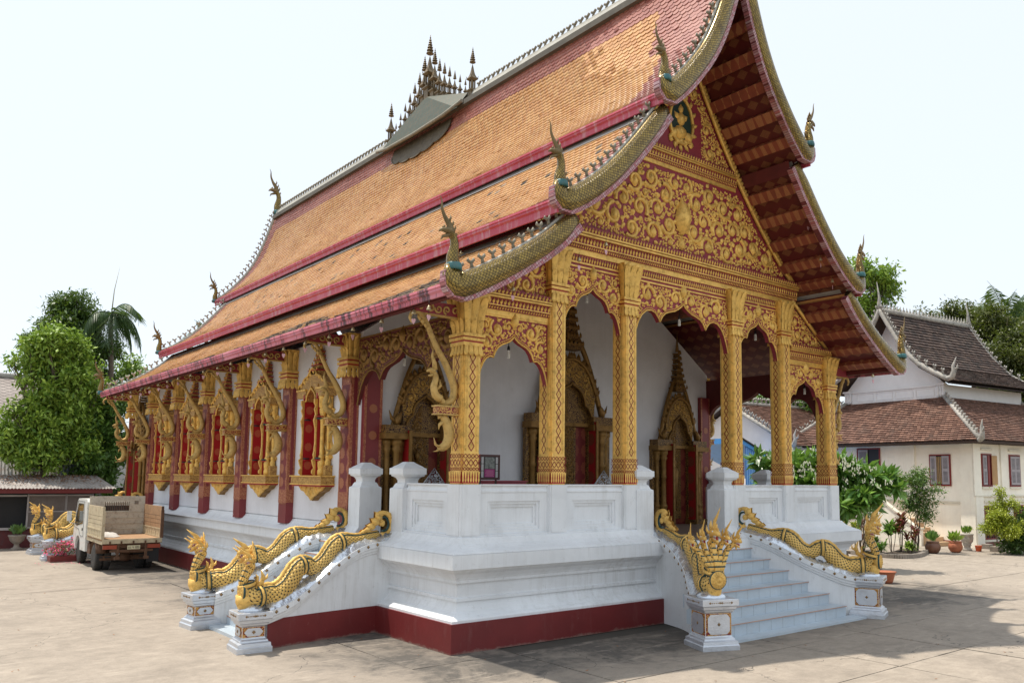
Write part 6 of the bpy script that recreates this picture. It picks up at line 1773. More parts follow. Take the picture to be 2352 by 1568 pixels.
# cab
def cabf(m):
    prof = [(2.12, .40), (2.12, 1.72), (2.22, 1.80), (3.45, 1.79), (3.62, 1.70), (3.95, 1.02), (4.02, .92), (4.05, .38), (3.62, .38), (3.60, .56), (3.50, .70), (3.36, .76), (3.14, .76), (3.0, .70), (2.92, .56), (2.90, .40)]
    m.prism([(y, z) for y, z in prof], lambda u, v, d: (d, u, v), -.72, .72)
P_('cab', PAINT, cabf)
for s_ in (-1, 1):
    x = s_ * .722
    P_('side_window', GLASS, lambda m: m.prism([(2.62, 1.12), (2.62, 1.66), (3.42, 1.66), (3.80, 1.08), (3.55, 1.02)], lambda u, v, d: (x + s_ * d, u, v), -.002, .004))
    P_('door_seam', BLACK, lambda m: m.tube([(x + s_ * .001, y, z) for y, z in ((2.50, 1.72), (2.50, .78), (2.95, .78), (3.2, .95), (3.86, .98), (3.50, 1.72), (2.50, 1.72))], .006, 4))
    P_('door_handle', BLACK, lambda m: m.box(x - .012, x + .012, 2.60, 2.68, .93, 1.0))
    P_('mirror', PAINT, lambda m: (m.box(x + s_ * .16 - .055, x + s_ * .16 + .055, 3.78, 3.84, 1.15, 1.42), m.tube([(x, 3.7, 1.05), (x + s_ * .16, 3.78, 1.12), (x + s_ * .16, 3.80, 1.2)], .012, 5)))
P_('windscreen', GLASS, lambda m: m.prism([(-.64, 0), (.64, 0), (.58, 1), (-.58, 1)], lambda u, v, d: (u, 3.93 - v * .29 + d, 1.06 + v * .60), .0, .012))
P_('rear_window', GLASS, lambda m: m.box(-.35, .35, 2.112, 2.119, 1.35, 1.62))
P_('bumper', PAINT, lambda m: m.box(-.72, .72, 4.05, 4.12, .36, .55))
# number plate: figures built as flat strokes
pl = P_('number_plate', simple('plate_yellow', (.62, .56, .36), .5, var=.1), lambda m: m.box(-.12, .18, -.055, -.045, .585, .685))
SEG = {'4': 'fgbc', '1': 'bc', '8': 'abcdefg', '9': 'abfgcd'}
def digit(m, ch, x, z, w_=.028, h=.052, t=.007):
    S = {'a': (0, h, w_, h), 'b': (w_, h / 2, w_, h), 'c': (w_, 0, w_, h / 2), 'd': (0, 0, w_, 0), 'e': (0, 0, 0, h / 2), 'f': (0, h / 2, 0, h), 'g': (0, h / 2, w_, h / 2)}
    for k in SEG[ch]:
        a, b, c, d = S[k]; m.box(x + min(a, c) - t / 2, x + max(a, c) + t / 2, -.0575, -.0555, z + min(b, d) - t / 2, z + max(b, d) + t / 2)
m = MB()
for i, ch in enumerate('4189'): digit(m, ch, .0 + i * .042, .61)
for a, b, c, d in ((-.10, -.04, .61, .615), (-.10, -.095, .61, .655), (-.045, -.04, .61, .655), (-.10, -.04, .65, .655), (-.085, -.055, .63, .636)): m.box(a, b, -.0575, -.0555, c, d)
m.build('plate_lettering', BLACK, pl, kind='stuff')
P_('tow_bracket', RUST, lambda m: (m.box(-.36, -.30, -.02, .04, .36, .80), m.box(.30, .36, -.02, .04, .36, .80), m.box(-.40, -.28, -.04, .04, .33, .40), m.box(.28, .40, -.04, .04, .33, .40), m.box(-.5, .5, .0, .05, .52, .575)))
# cement sack lying on the bed
m = MB(); n = 9
vs = []
for i in range(n):
    for j in range(7):
        u, v = i / (n - 1) * 2 - 1, j / 6 * 2 - 1; h = .11 * (1 - u ** 4) * (1 - v ** 4) * (.8 + .3 * math.sin(5 * u + 2 * v)) + .004
        vs.append((u * .20 + .03 * v, v * .30, h))
m.add(vs, [(i * 7 + j, (i + 1) * 7 + j, (i + 1) * 7 + j + 1, i * 7 + j + 1) for i in range(n - 1) for j in range(6)], 0, None, True)
sk = m.build('sack', simple('paper_sack', (.55, .53, .50), .8, var=.2, scale=7, dirt=(.2, .16, .12), dirtamt=.5)); sk.location = (-1.42, 14.3, .85); sk.rotation_euler = (0, 0, .9)
tag(sk, 'crumpled pale sack lying on the bed of the truck', 'sack')
# ------------------------------------------------------------------ two-storey monastery house on the right
HA = R(7); HC = Vector((26.4, 4.16, 0))
HM = Matrix.Translation(HC) @ Matrix.Rotation(-HA, 4, 'Z')      # local x = along the right-hand wall, y = along the left-hand wall
house = empty('house', tuple(HC), -HA, 'cream two storey monastery house with dark steep upper roof and red brown skirt roof', 'house')
HX, HY, HE = 9.0, 8.2, 4.05
m = MB(); m.box(0, HX, 0, HY, 0, HE + .1); m.build('wall', CREAM, house)
BRT = simple('house_trim', (.74, .69, .57), .7, var=.08)
for (a, b) in ((-.02, .50), (2.45, 2.85), (6.0, 6.4)): m = MB(); m.box(-.06, .0, a, b, 1.95, HE); m.box(-.09, 0, a - .03, b + .03, 0, 1.95); m.build('wall_pilaster', CREAM, house)
for (a, b) in ((-.06, .42), (1.85, 2.2), (4.4, 4.8)): m = MB(); m.box(a, b, -.06, 0, 1.95, HE); m.box(a - (0 if a < 0 else .03), b + .03, -.09, 0, 0, 1.95); m.build('wall_pilaster', CREAM, house)
for y0, y1 in ((.55, 2.38), (2.9, 5.9)): m = MB(); m.box(-.025, -.001, y0, y1, 1.62, 1.66); m.box(-.04, -.001, y0, y1, 1.70, 1.75); m.build('string_course', BRT, house)
m = MB(); m.box(.45, 4.3, -.04, -.001, 1.70, 1.76); m.box(-.07, HX, -.105, -.001, 1.94, 1.99); m.build('string_course', BRT, house)
m = MB(); m.box(-.02, HX, -.02, HY, -.01, .22); m.build('red_skirting', simple('house_red_skirt', (.20, .06, .045), .7, var=.2), house)
SHUT = simple('shutter_grey', (.36, .33, .35), .6, var=.12); WRED = simple('window_red', (.20, .015, .012), .5)
def hwin(u, z0, z1, w_, onx, leaves, dark=True, curtain=False, lat=False):
    """window: onx False -> on the left wall (x=0, u along y); True -> on the front wall (y=0, u along x)"""
    r_ = empty('window', (0, 0, 0)); r_.parent = house
    def B(m, a, b, o0, o1, za, zb):
        if onx: m.box(a, b, -o1, -o0, za, zb)
        else: m.box(-o1, -o0, a, b, za, zb)
    m = MB(); B(m, u, u + w_, .001, .012, z0, z1); m.build('opening', BLACK, r_)
    m = MB(); B(m, u - .05, u, 0, .05, z0 - .05, z1 + .05); B(m, u + w_, u + w_ + .05, 0, .05, z0 - .05, z1 + .05); B(m, u, u + w_, 0, .05, z1, z1 + .05); B(m, u, u + w_, 0, .05, z0 - .05, z0); m.build('frame', WRED, r_)
    for (a, b, o, mt) in leaves:
        m = MB(); B(m, u + a, u + b, o + .01, o + .035, z0 + .02, z1 - .02); sh_ = m.build('shutter', mt, r_)
        if mt is SHUT:
            sl = MB()
            for (za, zb) in ((z0 + .10, (z0 + z1) / 2 - .05), ((z0 + z1) / 2 + .05, z1 - .10)):
                n = 9
                for k in range(n):
                    z = za + (zb - za) * (k + .5) / n; B(sl, u + a + .06, u + b - .06, o + .036, o + .046, z - .008, z + .008)
            sl.build('louvres', simple('louvre_dark', (.07, .065, .07), .7) if 'louvre_dark' not in MATS else MATS['louvre_dark'], r_, kind='stuff')
    if curtain:
        m = MB(); n = 14; vs = []
        for k in range(n):
            y = u + .36 * w_ + .34 * w_ * k / (n - 1); 
            for z in (z0 + .03, z1 - .05): vs.append((-(.016 + .008 * math.sin(k * 1.7)), y, z))
        m.add(vs, [(2 * k, 2 * k + 2, 2 * k + 3, 2 * k + 1) for k in range(n - 1)]); m.build('curtain', simple('curtain_ochre', (.38, .25, .12), .8, var=.3), r_)
    if lat:
        m = MB()
        for k in range(5): B(m, u + w_ * (k + 1) / 6 - .01, u + w_ * (k + 1) / 6 + .01, .014, .03, z0, z1)
        for k in range(8): B(m, u, u + w_, .014, .028, z0 + (z1 - z0) * (k + 1) / 9 - .01, z0 + (z1 - z0) * (k + 1) / 9 + .01)
        m.build('lattice_bars', WRED, r_)
    if onx:
        m = MB(); B(m, u - .08, u + w_ + .08, 0, .07, z1 + .17, z1 + .25); B(m, u - .06, u + w_ + .06, 0, .06, z0 - .14, z0 - .06); m.build('ledge', BRT, r_)
hwin(.96, 2.38, 3.53, .80, False, [(0, .30, .03, SHUT), (.54, .80, .03, SHUT)], curtain=True)
hwin(4.12, 2.90, 3.85, 1.05, False, [(.55, 1.02, .03, SHUT)])
hwin(.56, 2.38, 3.55, .60, True, [(0.02, .28, .03, SHUT), (.30, .44, .05, WRED), (.62, 1.0, .03, simple('shutter_ply', (.45, .27, .12), .7, var=.15))])
hwin(2.55, 2.38, 3.55, .68, True, [(0, .34, .03, SHUT), (.34, .68, .03, SHUT)])
hwin(.62, .35, 1.55, .72, True, [], lat=True); hwin(2.75, .35, 1.55, .72, True, [], lat=True)
# outside stair with solid parapet against the left wall
m = MB(); m.prism([(3.75, 0), (3.75, 1.92), (3.60, 1.92), (1.75, .62), (1.55, .62), (1.55, 0)], lambda u, v, d: (d, u, v), -1.15, -1.0); m.build('stair_parapet', CREAM, house)
m = MB(); m.prism([(3.78, 1.92), (3.60, 2.0), (1.72, .70), (1.5, .70), (1.5, .64), (1.74, .64), (3.60, 1.92)], lambda u, v, d: (d, u, v), -1.19, -.96); m.build('parapet_coping', BRT, house)
for i in range(6):
    m = MB(); m.box(-1.0, -.01, 1.05 + i * .28, 3.7, .17 * i, .17 * (i + 1)); m.build('step', simple('house_step', (.52, .36, .22), .7, var=.15) if 'house_step' not in MATS else MATS['house_step'], house)
# roofs ------------------------------------------------------------
def tiled(parent, A, B, C_, D_, name, mat, sag=.0, nrow=None, wdt=.17, expo=.16, bigkeep=0):
    """tiled slope: eave A->B, ridge D_->C_ (quad A,B,C_,D_); rows step up from the eave"""
    A, B, C_, D_ = map(Vector, (A, B, C_, D_)); H = ((D_ - A).length + (C_ - B).length) / 2; rows = max(1, int(H / expo))
    nrm = (B - A).cross(D_ - A).normalized(); nrm = nrm if nrm.z > 0 else -nrm
    V = []; tint = []; k = 0
    up_ = ((D_ + C_) / 2 - (A + B) / 2).normalized()
    for r in range(rows):
        f0 = r / rows; f1 = (r + 1.25) / rows
        def pt(u, f): 
            f = min(1, f); a = A.lerp(D_, f); b = B.lerp(C_, f); return a + (b - a) * u
        L = (pt(1, f0) - pt(0, f0)).length; n = max(1, int(L / wdt))
        for i in range(n):
            o = (.5 if r % 2 else 0); u0, u1 = (i + o) / n, min(1, (i + 1 + o) / n)
            if u0 >= 1: continue
            jl = random.uniform(-.006, .010)
            lo0, lo1 = pt(u0, f0) + nrm * (.065 + jl), pt(u1, f0) + nrm * (.065 + jl); hi0, hi1 = pt(u0, f1) + nrm * .012, pt(u1, f1) + nrm * .012
            gap = (lo1 - lo0) * .03
            V += [lo0 + gap, lo1 - gap, hi1 - gap, hi0 + gap, lo0 + gap - nrm * .045, lo1 - gap - nrm * .045]; tint.append(random.random()); k += 1
    V = np.array([tuple(v) for v in V]); b = (np.arange(k) * 6)[:, None, None]; F = (np.array([(0, 1, 2, 3), (4, 5, 1, 0)])[None] + b).reshape(-1, 4)
    me = fast_mesh(name, V, F, [mat], tint=np.repeat(tint, 2)); o = addobj('roof_slope', me, parent, kind='stuff')
    m = MB(); m.add([A, B, C_, D_], [(0, 1, 2, 3)]); q = m.build('roof_deck', DKWOOD, parent)
    return o
DKWOOD = simple('dark_batten', (.05, .03, .022), .9, var=.2)
EV = .68; SZ = HE + .02; v1 = 1.5; z1 = 6.0      # skirt roof from the eaves up to the upper storey box
ux0, ux1, uy0, uy1 = v1, HX - 1.5, 2.0, 6.85
P1 = (-EV, -EV, SZ); P2 = (-EV, HY + EV, SZ); P3 = (HX + EV, -EV, SZ); P4 = (HX + EV, HY + EV, SZ)
Q1 = (ux0, uy0, z1); Q2 = (ux0, uy1, z1); Q3 = (ux1, uy0, z1); Q4 = (ux1, uy1, z1)
tiled(house, P2, P1, Q1, Q2, 'skirt', TILE_OLD); tiled(house, P1, P3, Q3, Q1, 'skirt', TILE_OLD2 if False else TILE_OLD)
tiled(house, P3, P4, Q4, Q3, 'skirt', TILE_OLD, wdt=.5, expo=.4); tiled(house, P4, P2, Q2, Q4, 'skirt', TILE_OLD, wdt=.5, expo=.4)
m = MB(); m.prism([(-EV, -EV), (HX + EV, -EV), (HX + EV, HY + EV), (-EV, HY + EV)], lambda u, v, d: (u, v, d), SZ - .10, SZ - .02); m.build('eaves_board', DKWOOD, house)
LIME = simple('lime_capping', (.42, .40, .36), .85, var=.35, scale=3, fine=.3, dirt=(.06, .055, .05), dirtamt=.9)
def hip(parent, a, b, r_=.10, orn=True, fin=True, osz=1.7, step=.26):
    a, b = Vector(a), Vector(b); m = MB(); m.tube([a + Vector((0, 0, .06)), b + Vector((0, 0, .06))], r_, 6, 0); o = m.build('hip_capping', LIME, parent)
    if orn:
        d = (b - a); n = int(d.length / step); m = MB(); ang = math.atan2(d.y, d.x)
        for k in range(1, n): 
            p = a + d * k / n + Vector((0, 0, .06 + r_ * .8)); m.merge(CO, Matrix.Translation(p) @ Matrix.Rotation(ang, 4, 'Z') @ Matrix.Scale(osz, 4))
        m.build('crest_ornament', LIME, o, kind='stuff')
    if fin:
        e = MB(); dd = (b - a).normalized(); hz = Vector((dd.x, dd.y, 0)).normalized()
        e.tube([b, b + hz * .20 + Vector((0, 0, .05)), b + hz * .28 + Vector((0, 0, .28)), b + hz * .22 + Vector((0, 0, .48)), b + hz * .34 + Vector((0, 0, .75))], [.10, .11, .085, .05, .01], 7, 0)
        e.tube([b + hz * .27 + Vector((0, 0, .30)), b + hz * .42 + Vector((0, 0, .36)), b + hz * .44 + Vector((0, 0, .50))], [.05, .04, .006], 5, 0); e.build('finial', LIME, o)
    return o
hip(house, Q1, P1); hip(house, Q2, P2); hip(house, Q3, P3)
# upper storey box and steep gable roof
BXH = 6.55
m = MB(); m.box(ux0, ux1, uy0, uy1, z1 - .6, BXH); m.build('upper_wall', simple('upper_wall_lime', (.70, .70, .70), .8, var=.06), house)
cy_ = (uy0 + uy1) / 2
gpf = [(uy0 - .05, BXH - .02), (uy1 + .05, BXH - .02), (uy1 - .75, 7.35), (cy_ + .9, 8.3), (cy_ + .35, 9.2), (cy_, 9.75), (cy_ - .35, 9.2), (cy_ - .9, 8.3), (uy0 + .75, 7.35)]
m = MB(); m.prism(gpf, lambda u, v, d: (ux0 + .02 + d, u, v), 0, .2); m.build('gable_wall', MATS['upper_wall_lime'], house)
m = MB()
for k in range(4):
    a = uy0 + .45 + k * (uy1 - uy0 - .9) / 4; b = a + (uy1 - uy0 - .9) / 4 - .12
    for (q0, q1, za, zb) in ((a, b, 6.42, 6.45), (a, b, 6.10, 6.13), (a, a + .03, 6.13, 6.42), (b - .03, b, 6.13, 6.42)): m.box(ux0 - .02, ux0 - .001, q0, q1, za, zb)
m.box(ux0 - .06, ux0 - .001, uy0, uy1, 6.50, 6.56); m.build('panel_moulding', MATS['upper_wall_lime'], house)
for yy in (uy0 + .12, uy1 - .12):
    m = MB()
    for k in range(3): m.lathe([(.05, 0), (.07, .15), (.05, .3), (.08, .5)], (ux0 - .05, yy - .12 + k * .12, 6.02), 8)
    m.box(ux0 - .16, ux0, yy - .22, yy + .22, 6.52, 6.60); m.build('corner_console', MATS['upper_wall_lime'], house)
gx0, gx1 = ux0 - .75, ux1 + .3
GP = [(cy_, 9.95), (cy_ - .40, 9.25), (cy_ - .95, 8.35), (cy_ - 1.75, 7.40), (uy0 - .62, 6.62)]
for sg in (1, -1):
    pr = [(cy_ + (y - cy_) * sg, z) for y, z in GP]
    for k in range(4):
        a, b = pr[k + 1], pr[k]
        xa = lambda z: gx1 + .35 - (z - 6.6) * .16
        A, B, C_, D_ = (gx0, a[0], a[1]), (xa(a[1]), a[0], a[1]), (xa(b[1]), b[0], b[1]), (gx0, b[0], b[1])
        tiled(house, A, B, C_, D_, 'upper', TILE_OLD2, wdt=.2)
    m = MB(); pth = smooth_path([(gx0, y, z + .05) for y, z in pr], 4); m.tube(pth, .11, 6, 0)
    o = m.build('bargeboard', LIME, house); mm = MB()
    for i in range(1, len(pth) - 1): mm.merge(CO, Matrix.Translation(Vector(pth[i]) + Vector((0, sg * -.06, .10))) @ Matrix.Scale(1.9, 4))
    mm.build('crest_ornament', LIME, o, kind='stuff')
    e = MB(); b = Vector(pth[-1]); h_ = Vector((0, -sg, 0)); e.tube([b, b + h_ * .2 + Vector((0, 0, .05)), b + h_ * .30 + Vector((0, 0, .3)), b + h_ * .26 + Vector((0, 0, .5)), b + h_ * .42 + Vector((0, 0, .85))], [.12, .12, .10, .06, .01], 7, 0)
    e.tube([b + h_ * .28 + Vector((0, 0, .32)), b + h_ * .44 + Vector((0, 0, .4)), b + h_ * .46 + Vector((0, 0, .55))], [.05, .05, .006], 5, 0); e.build('finial', LIME, o)
    pr2 = [(gx1 + .35 - (z - 6.6) * .16, y, z) for y, z in pr]
    m = MB(); m.tube(smooth_path(pr2, 4), .10, 6, 0); o2 = m.build('bargeboard', LIME, house); mm = MB()
    for p in smooth_path(pr2, 4)[1:-1]: mm.merge(CO, Matrix.Translation(Vector(p) + Vector((0, 0, .10))) @ Matrix.Scale(1.9, 4))
    mm.build('crest_ornament', LIME, o2, kind='stuff')
    e = MB(); b = Vector(pr2[-1]); e.tube([b, b + h_ * .2 + Vector((0, 0, .05)), b + h_ * .30 + Vector((0, 0, .3)), b + h_ * .42 + Vector((0, 0, .85))], [.12, .12, .09, .01], 7, 0); e.build('finial', LIME, o2)
    m = MB(); vs = []
    for y, z in pr: vs += [(gx0 + .05, y, z - .14), (gx1, y, z - .14)]
    m.add(vs, [(2 * k, 2 * k + 1, 2 * k + 3, 2 * k + 2) for k in range(4)]); m.build('soffit', DKWOOD, house)
xr = gx1 + .35 - 3.35 * .16
m = MB(); m.tube([(gx0, cy_, 10.0), (xr, cy_, 10.0)], .13, 6, 0); o = m.build('ridge_capping', LIME, house)
mm = MB(); x = gx0 + .3
while x < xr - .2: mm.lathe([(.05, 0), (.06, .08), (.025, .12), (.03, .15), (.004, .26)], (x, cy_, 10.1), 6); x += .24
mm.build('crest_ornament', LIME, o, kind='stuff')
for x, s_ in ((gx0 - .02, 1), (xr, .8)):
    e = MB(); e.tube([(x + .1, cy_, 9.95), (x, cy_, 10.3), (x + .02, cy_, 10.6), (x - .12, cy_, 10.9 + .35 * s_)], [.13, .09, .05, .010], 7, 0); e.build('finial', LIME, o)
# ------------------------------------------------------------------ low building seen between the porch columns
low = empty('low_building', (25.5, 12.0, 0), -HA, 'low white building with brown tiled roof seen between the porch columns', 'building')
m = MB(); m.box(0, 9, 0, 6.5, 0, 4.3); m.build('wall', MATS['upper_wall_lime'], low)
m = MB(); m.prism([(0, 4.3), (6.5, 4.3), (3.25, 6.0)], lambda u, v, d: (-.0 + d, u, v), -.02, .2); m.build('gable_wall', MATS['upper_wall_lime'], low)
tiled(low, (-.4, -.7, 4.0), (9.5, -.7, 4.0), (9.5, 3.25, 6.15), (-.4, 3.25, 6.15), 'slope', TILE_OLD); tiled(low, (-.4, 7.2, 4.0), (9.5, 7.2, 4.0), (9.5, 3.25, 6.15), (-.4, 3.25, 6.15), 'slope', TILE_OLD, wdt=.5, expo=.4)
hip(low, (-.4, 3.25, 6.15), (-.4, -.7, 4.0), osz=2.0); hip(low, (-.4, 3.25, 6.15), (9.5, 3.25, 6.15), fin=False, osz=2.2, step=.3); hip(low, (-.4, 3.25, 6.15), (-.4, 7.2, 4.0))
# ------------------------------------------------------------------ blue striped awning behind the porch
m, nt, b = new_mat('blue_tarp'); v = coords(nt, 'UV'); sp = nt.nodes.new('ShaderNodeSeparateXYZ'); nt.links.new(v, sp.inputs[0])
st_ = math_(nt, 'GREATER_THAN', math_(nt, 'FRACT', math_(nt, 'MULTIPLY', sp.outputs[0], 9.0)), .5)
o_ = mixc(nt, st_, (.03, .16, .50), (.16, .36, .68)); nt.links.new(o_, b.inputs['Base Color']); b.inputs['Roughness'].default_value = .45
TARP = m; TARPB = simple('blue_tarp_plain', (.05, .25, .62), .4, var=.15)
aw = empty('awning', (20.6, 10.5, -.0), R(-8), 'bright blue striped plastic awning behind the right side of the porch', 'awning')
m = MB(); n = 40; vs = []; uv = []
for k in range(n):
    u = k / (n - 1) * 4.6; top = 3.95 - .42 * u
    for z, w_ in ((.2, 1), (top, .2)): vs.append((u, -.04 - .05 * math.sin(k * 1.3) * w_, z))
fs = []; uvs = []
for k in range(n - 1): fs.append((2 * k, 2 * k + 2, 2 * k + 3, 2 * k + 1)); u0, u1 = k / (n - 1) * 4.6, (k + 1) / (n - 1) * 4.6; uvs.append([(u0, 0), (u1, 0), (u1, 1), (u0, 1)])
m.add(vs, fs, 0, uvs, True); m.build('curtain', TARP, aw)
m = MB(); m.prism([(-.3, 4.16), (4.9, 1.96), (4.9, 1.88), (-.3, 3.94)], lambda u, v, d: (u, d, v), -.12, 3.2); m.build('roof_sheet', TARPB, aw)
for x in (-.2, 3.2, 4.7): m = MB(); m.tube([(x, -.08, 0), (x, -.08, 4.02 - .42 * x)], .04, 6); m.build('pole', BLACK, aw)
m = MB(); m.tube([(-.3, -.15, 4.14), (4.95, -.15, 1.92)], .045, 6); m.build('rafter', BLACK, aw)
# ------------------------------------------------------------------ sheds at the far left
CORR = simple('corrugated_pale', (.50, .47, .44), .55, metal=.2, var=.15, scale=2, dirt=(.38, .18, .08), dirtamt=.6)
CORRB = simple('corrugated_blue_rust', (.15, .19, .23), .6, metal=.2, var=.3, scale=3, dirt=(.30, .15, .08), dirtamt=.8)
def corr(m, A, B, C_, D_, n, amp=.018, mi=0):
    A, B, C_, D_ = map(Vector, (A, B, C_, D_)); nr = (B - A).cross(D_ - A).normalized(); vs = []; k = n * 4
    for i in range(k + 1):
        t = i / k; h = amp * math.sin(t * n * 2 * PI); vs += [A.lerp(B, t) + nr * h, D_.lerp(C_, t) + nr * h]
    m.add(vs, [(2 * i, 2 * i + 2, 2 * i + 3, 2 * i + 1) for i in range(k)], mi, None, True)
shed = empty('snack_shed', (-5.2, 23.0, 0), R(-4), 'low shed with leaf littered corrugated roof and mesh windows behind the far nagas', 'shed')
MESHW = simple('mosquito_mesh', (.17, .14, .125), .8, var=.25, scale=3, fine=.3)
m = MB(); m.box(0, 5.2, .02, 3, 0, .62); m.build('lower_wall', simple('shed_red_wall', (.10, .02, .02), .8, var=.4, scale=3, dirt=(.05, .05, .05), dirtamt=.8), shed)
m = MB(); m.box(0, 5.2, .5, 3, .62, 1.9); m.build('back_wall', BLACK, shed)
for (a, b, mt, nm) in ((3.15, 4.25, MESHW, 'mesh_screen'), (4.27, 5.05, MESHW, 'mesh_screen')):
    m = MB(); m.box(a, b, -.02, .02, .70, 1.72); o = m.build(nm, mt, shed)
    g = MB(); 
    for (q0, q1, za, zb) in ((a, b, .64, .70), (a, b, 1.72, 1.77), (a - .03, a + .02, .62, 1.78), (b - .02, b + .03, .62, 1.78), (a, b, 1.18, 1.21)): g.box(q0, q1, -.04, .04, za, zb)
    g.build('frame', simple('shed_frame_grey', (.36, .33, .32), .7) if 'shed_frame_grey' not in MATS else MATS['shed_frame_grey'], o)
m = MB(); m.box(.0, 3.1, -.05, .05, .60, .68); m.box(0, 3.1, -.03, .03, 1.70, 1.76); m.build('counter', MATS['shed_frame_grey'], shed)
m = MB(); m.box(-.2, 5.6, -.5, -.42, 1.82, 1.98); m.build('fascia_board', MAROON, shed)
m = MB(); corr(m, (-.3, -.62, 1.98), (5.7, -.62, 1.98), (5.3, 1.3, 2.42), (-.3, 1.3, 2.42), 60); m.build('corrugated_roof', simple('corrugated_grey', (.30, .27, .25), .7, var=.3, scale=4, dirt=(.12, .07, .04), dirtamt=.8), shed)
m = MB()
for k in range(900):
    u = random.betavariate(2.4, 1.6) * 5.4; f = random.betavariate(2.6, 1.3); y = -.55 + 1.75 * f; z = 1.98 + (y + .62) * .229 + .02 + random.uniform(0, .05); s_ = random.uniform(.03, .06); a = random.uniform(0, 6.28)
    dx, dy = math.cos(a) * s_, math.sin(a) * s_; m.add([(u - dx, y - dy, z), (u + dy * .5, y - dx * .5, z + .015), (u + dx, y + dy, z + random.uniform(-.01, .03)), (u - dy * .5, y + dx * .5, z + .015)], [(0, 1, 2, 3)])
o = m.build('fallen_leaves', DEADL, shed, kind='stuff')
# corrugated wall and roof of the building behind the shed
bk = empty('corrugated_building', (-7, 25.2, 0), R(-3), 'building clad in pale and blue rusted corrugated sheets behind the shed', 'building')
m = MB(); corr(m, (0, -.02, 2.1), (6.2, -.02, 2.1), (6.2, 1.2, 4.6), (0, 1.2, 4.6), 56, mi=0); m.build('corrugated_sheet', CORR, bk)
m = MB(); corr(m, (6.22, -.02, 2.1), (8.0, -.02, 2.1), (7.7, 1.2, 4.5), (6.22, 1.2, 4.6), 17, mi=0); m.build('corrugated_sheet', CORRB, bk)
m = MB(); m.box(0, 7.8, 1.0, 4, 0, 4.4); m.build('wall', simple('old_building_wall', (.45, .43, .40), .8, var=.2), bk)
far = empty('grey_tiled_building', (-16, 31, 0), 0, 'long building with grey diamond tiled roof at the far left edge', 'building')
m = MB(); m.box(-8, 16, 1, 8, 0, 4.3); m.build('wall', MATS['old_building_wall'], far)
m, nt, b = new_mat('diamond_tiles'); v = coords(nt, 'UV'); mp = mapping(nt, v, (3.2, 5.0, 1), (0, 0, R(45)))
sp = nt.nodes.new('ShaderNodeSeparateXYZ'); nt.links.new(mp, sp.inputs[0]); fx = math_(nt, 'FRACT', sp.outputs[0]); fy = math_(nt, 'FRACT', sp.outputs[1])
ln = math_(nt, 'LESS_THAN', math_(nt, 'MINIMUM', fx, fy), .12); n1 = noise(nt, .8, 6, .7); r_ = ramp(nt, n1, [(.3, (.24, .20, .18)), (.7, (.36, .31, .28))]); o_ = mixc(nt, ln, r_.outputs[0], (.06, .05, .045)); nt.links.new(o_, b.inputs['Base Color']); b.inputs['Roughness'].default_value = .8; DIAM = m
m = MB(); m.add([(-8.5, 0, 4.0), (16.5, 0, 4.0), (16.5, 4.5, 6.9), (-8.5, 4.5, 6.9)], [(0, 1, 2, 3)], 0, [[(0, 0), (25, 0), (25, 5.4), (0, 5.4)]]); m.add([(-8.5, 9, 4.0), (16.5, 9, 4.0), (16.5, 4.5, 6.9), (-8.5, 4.5, 6.9)], [(3, 2, 1, 0)], 0, [[(0, 0), (25, 0), (25, 5.4), (0, 5.4)]]); m.build('roof', DIAM, far)
m = MB(); m.tube([(-8.5, 4.5, 6.95), (16.5, 4.5, 6.95)], .13, 6); m.build('ridge_capping', LIME, far)
# white wall with dark opening seen past the rear corner of the hall
wb = empty('white_outbuilding', (2.6, 30, 0), 0, 'white outbuilding with dark opening glimpsed past the rear corner of the hall', 'building')
m = MB(); m.box(-.8, 5, 0, 4, 1.9, 3.9); m.box(-.8, 5, .5, 4, 0, 1.9); m.build('wall', MATS['upper_wall_lime'], wb)
m = MB(); m.box(-.7, 5, .42, .49, 0, 1.88); m.build('opening', BLACK, wb); m = MB(); m.box(-1.4, 5.4, -.5, 4.4, 3.9, 4.1); m.build('roof', GREY, wb)
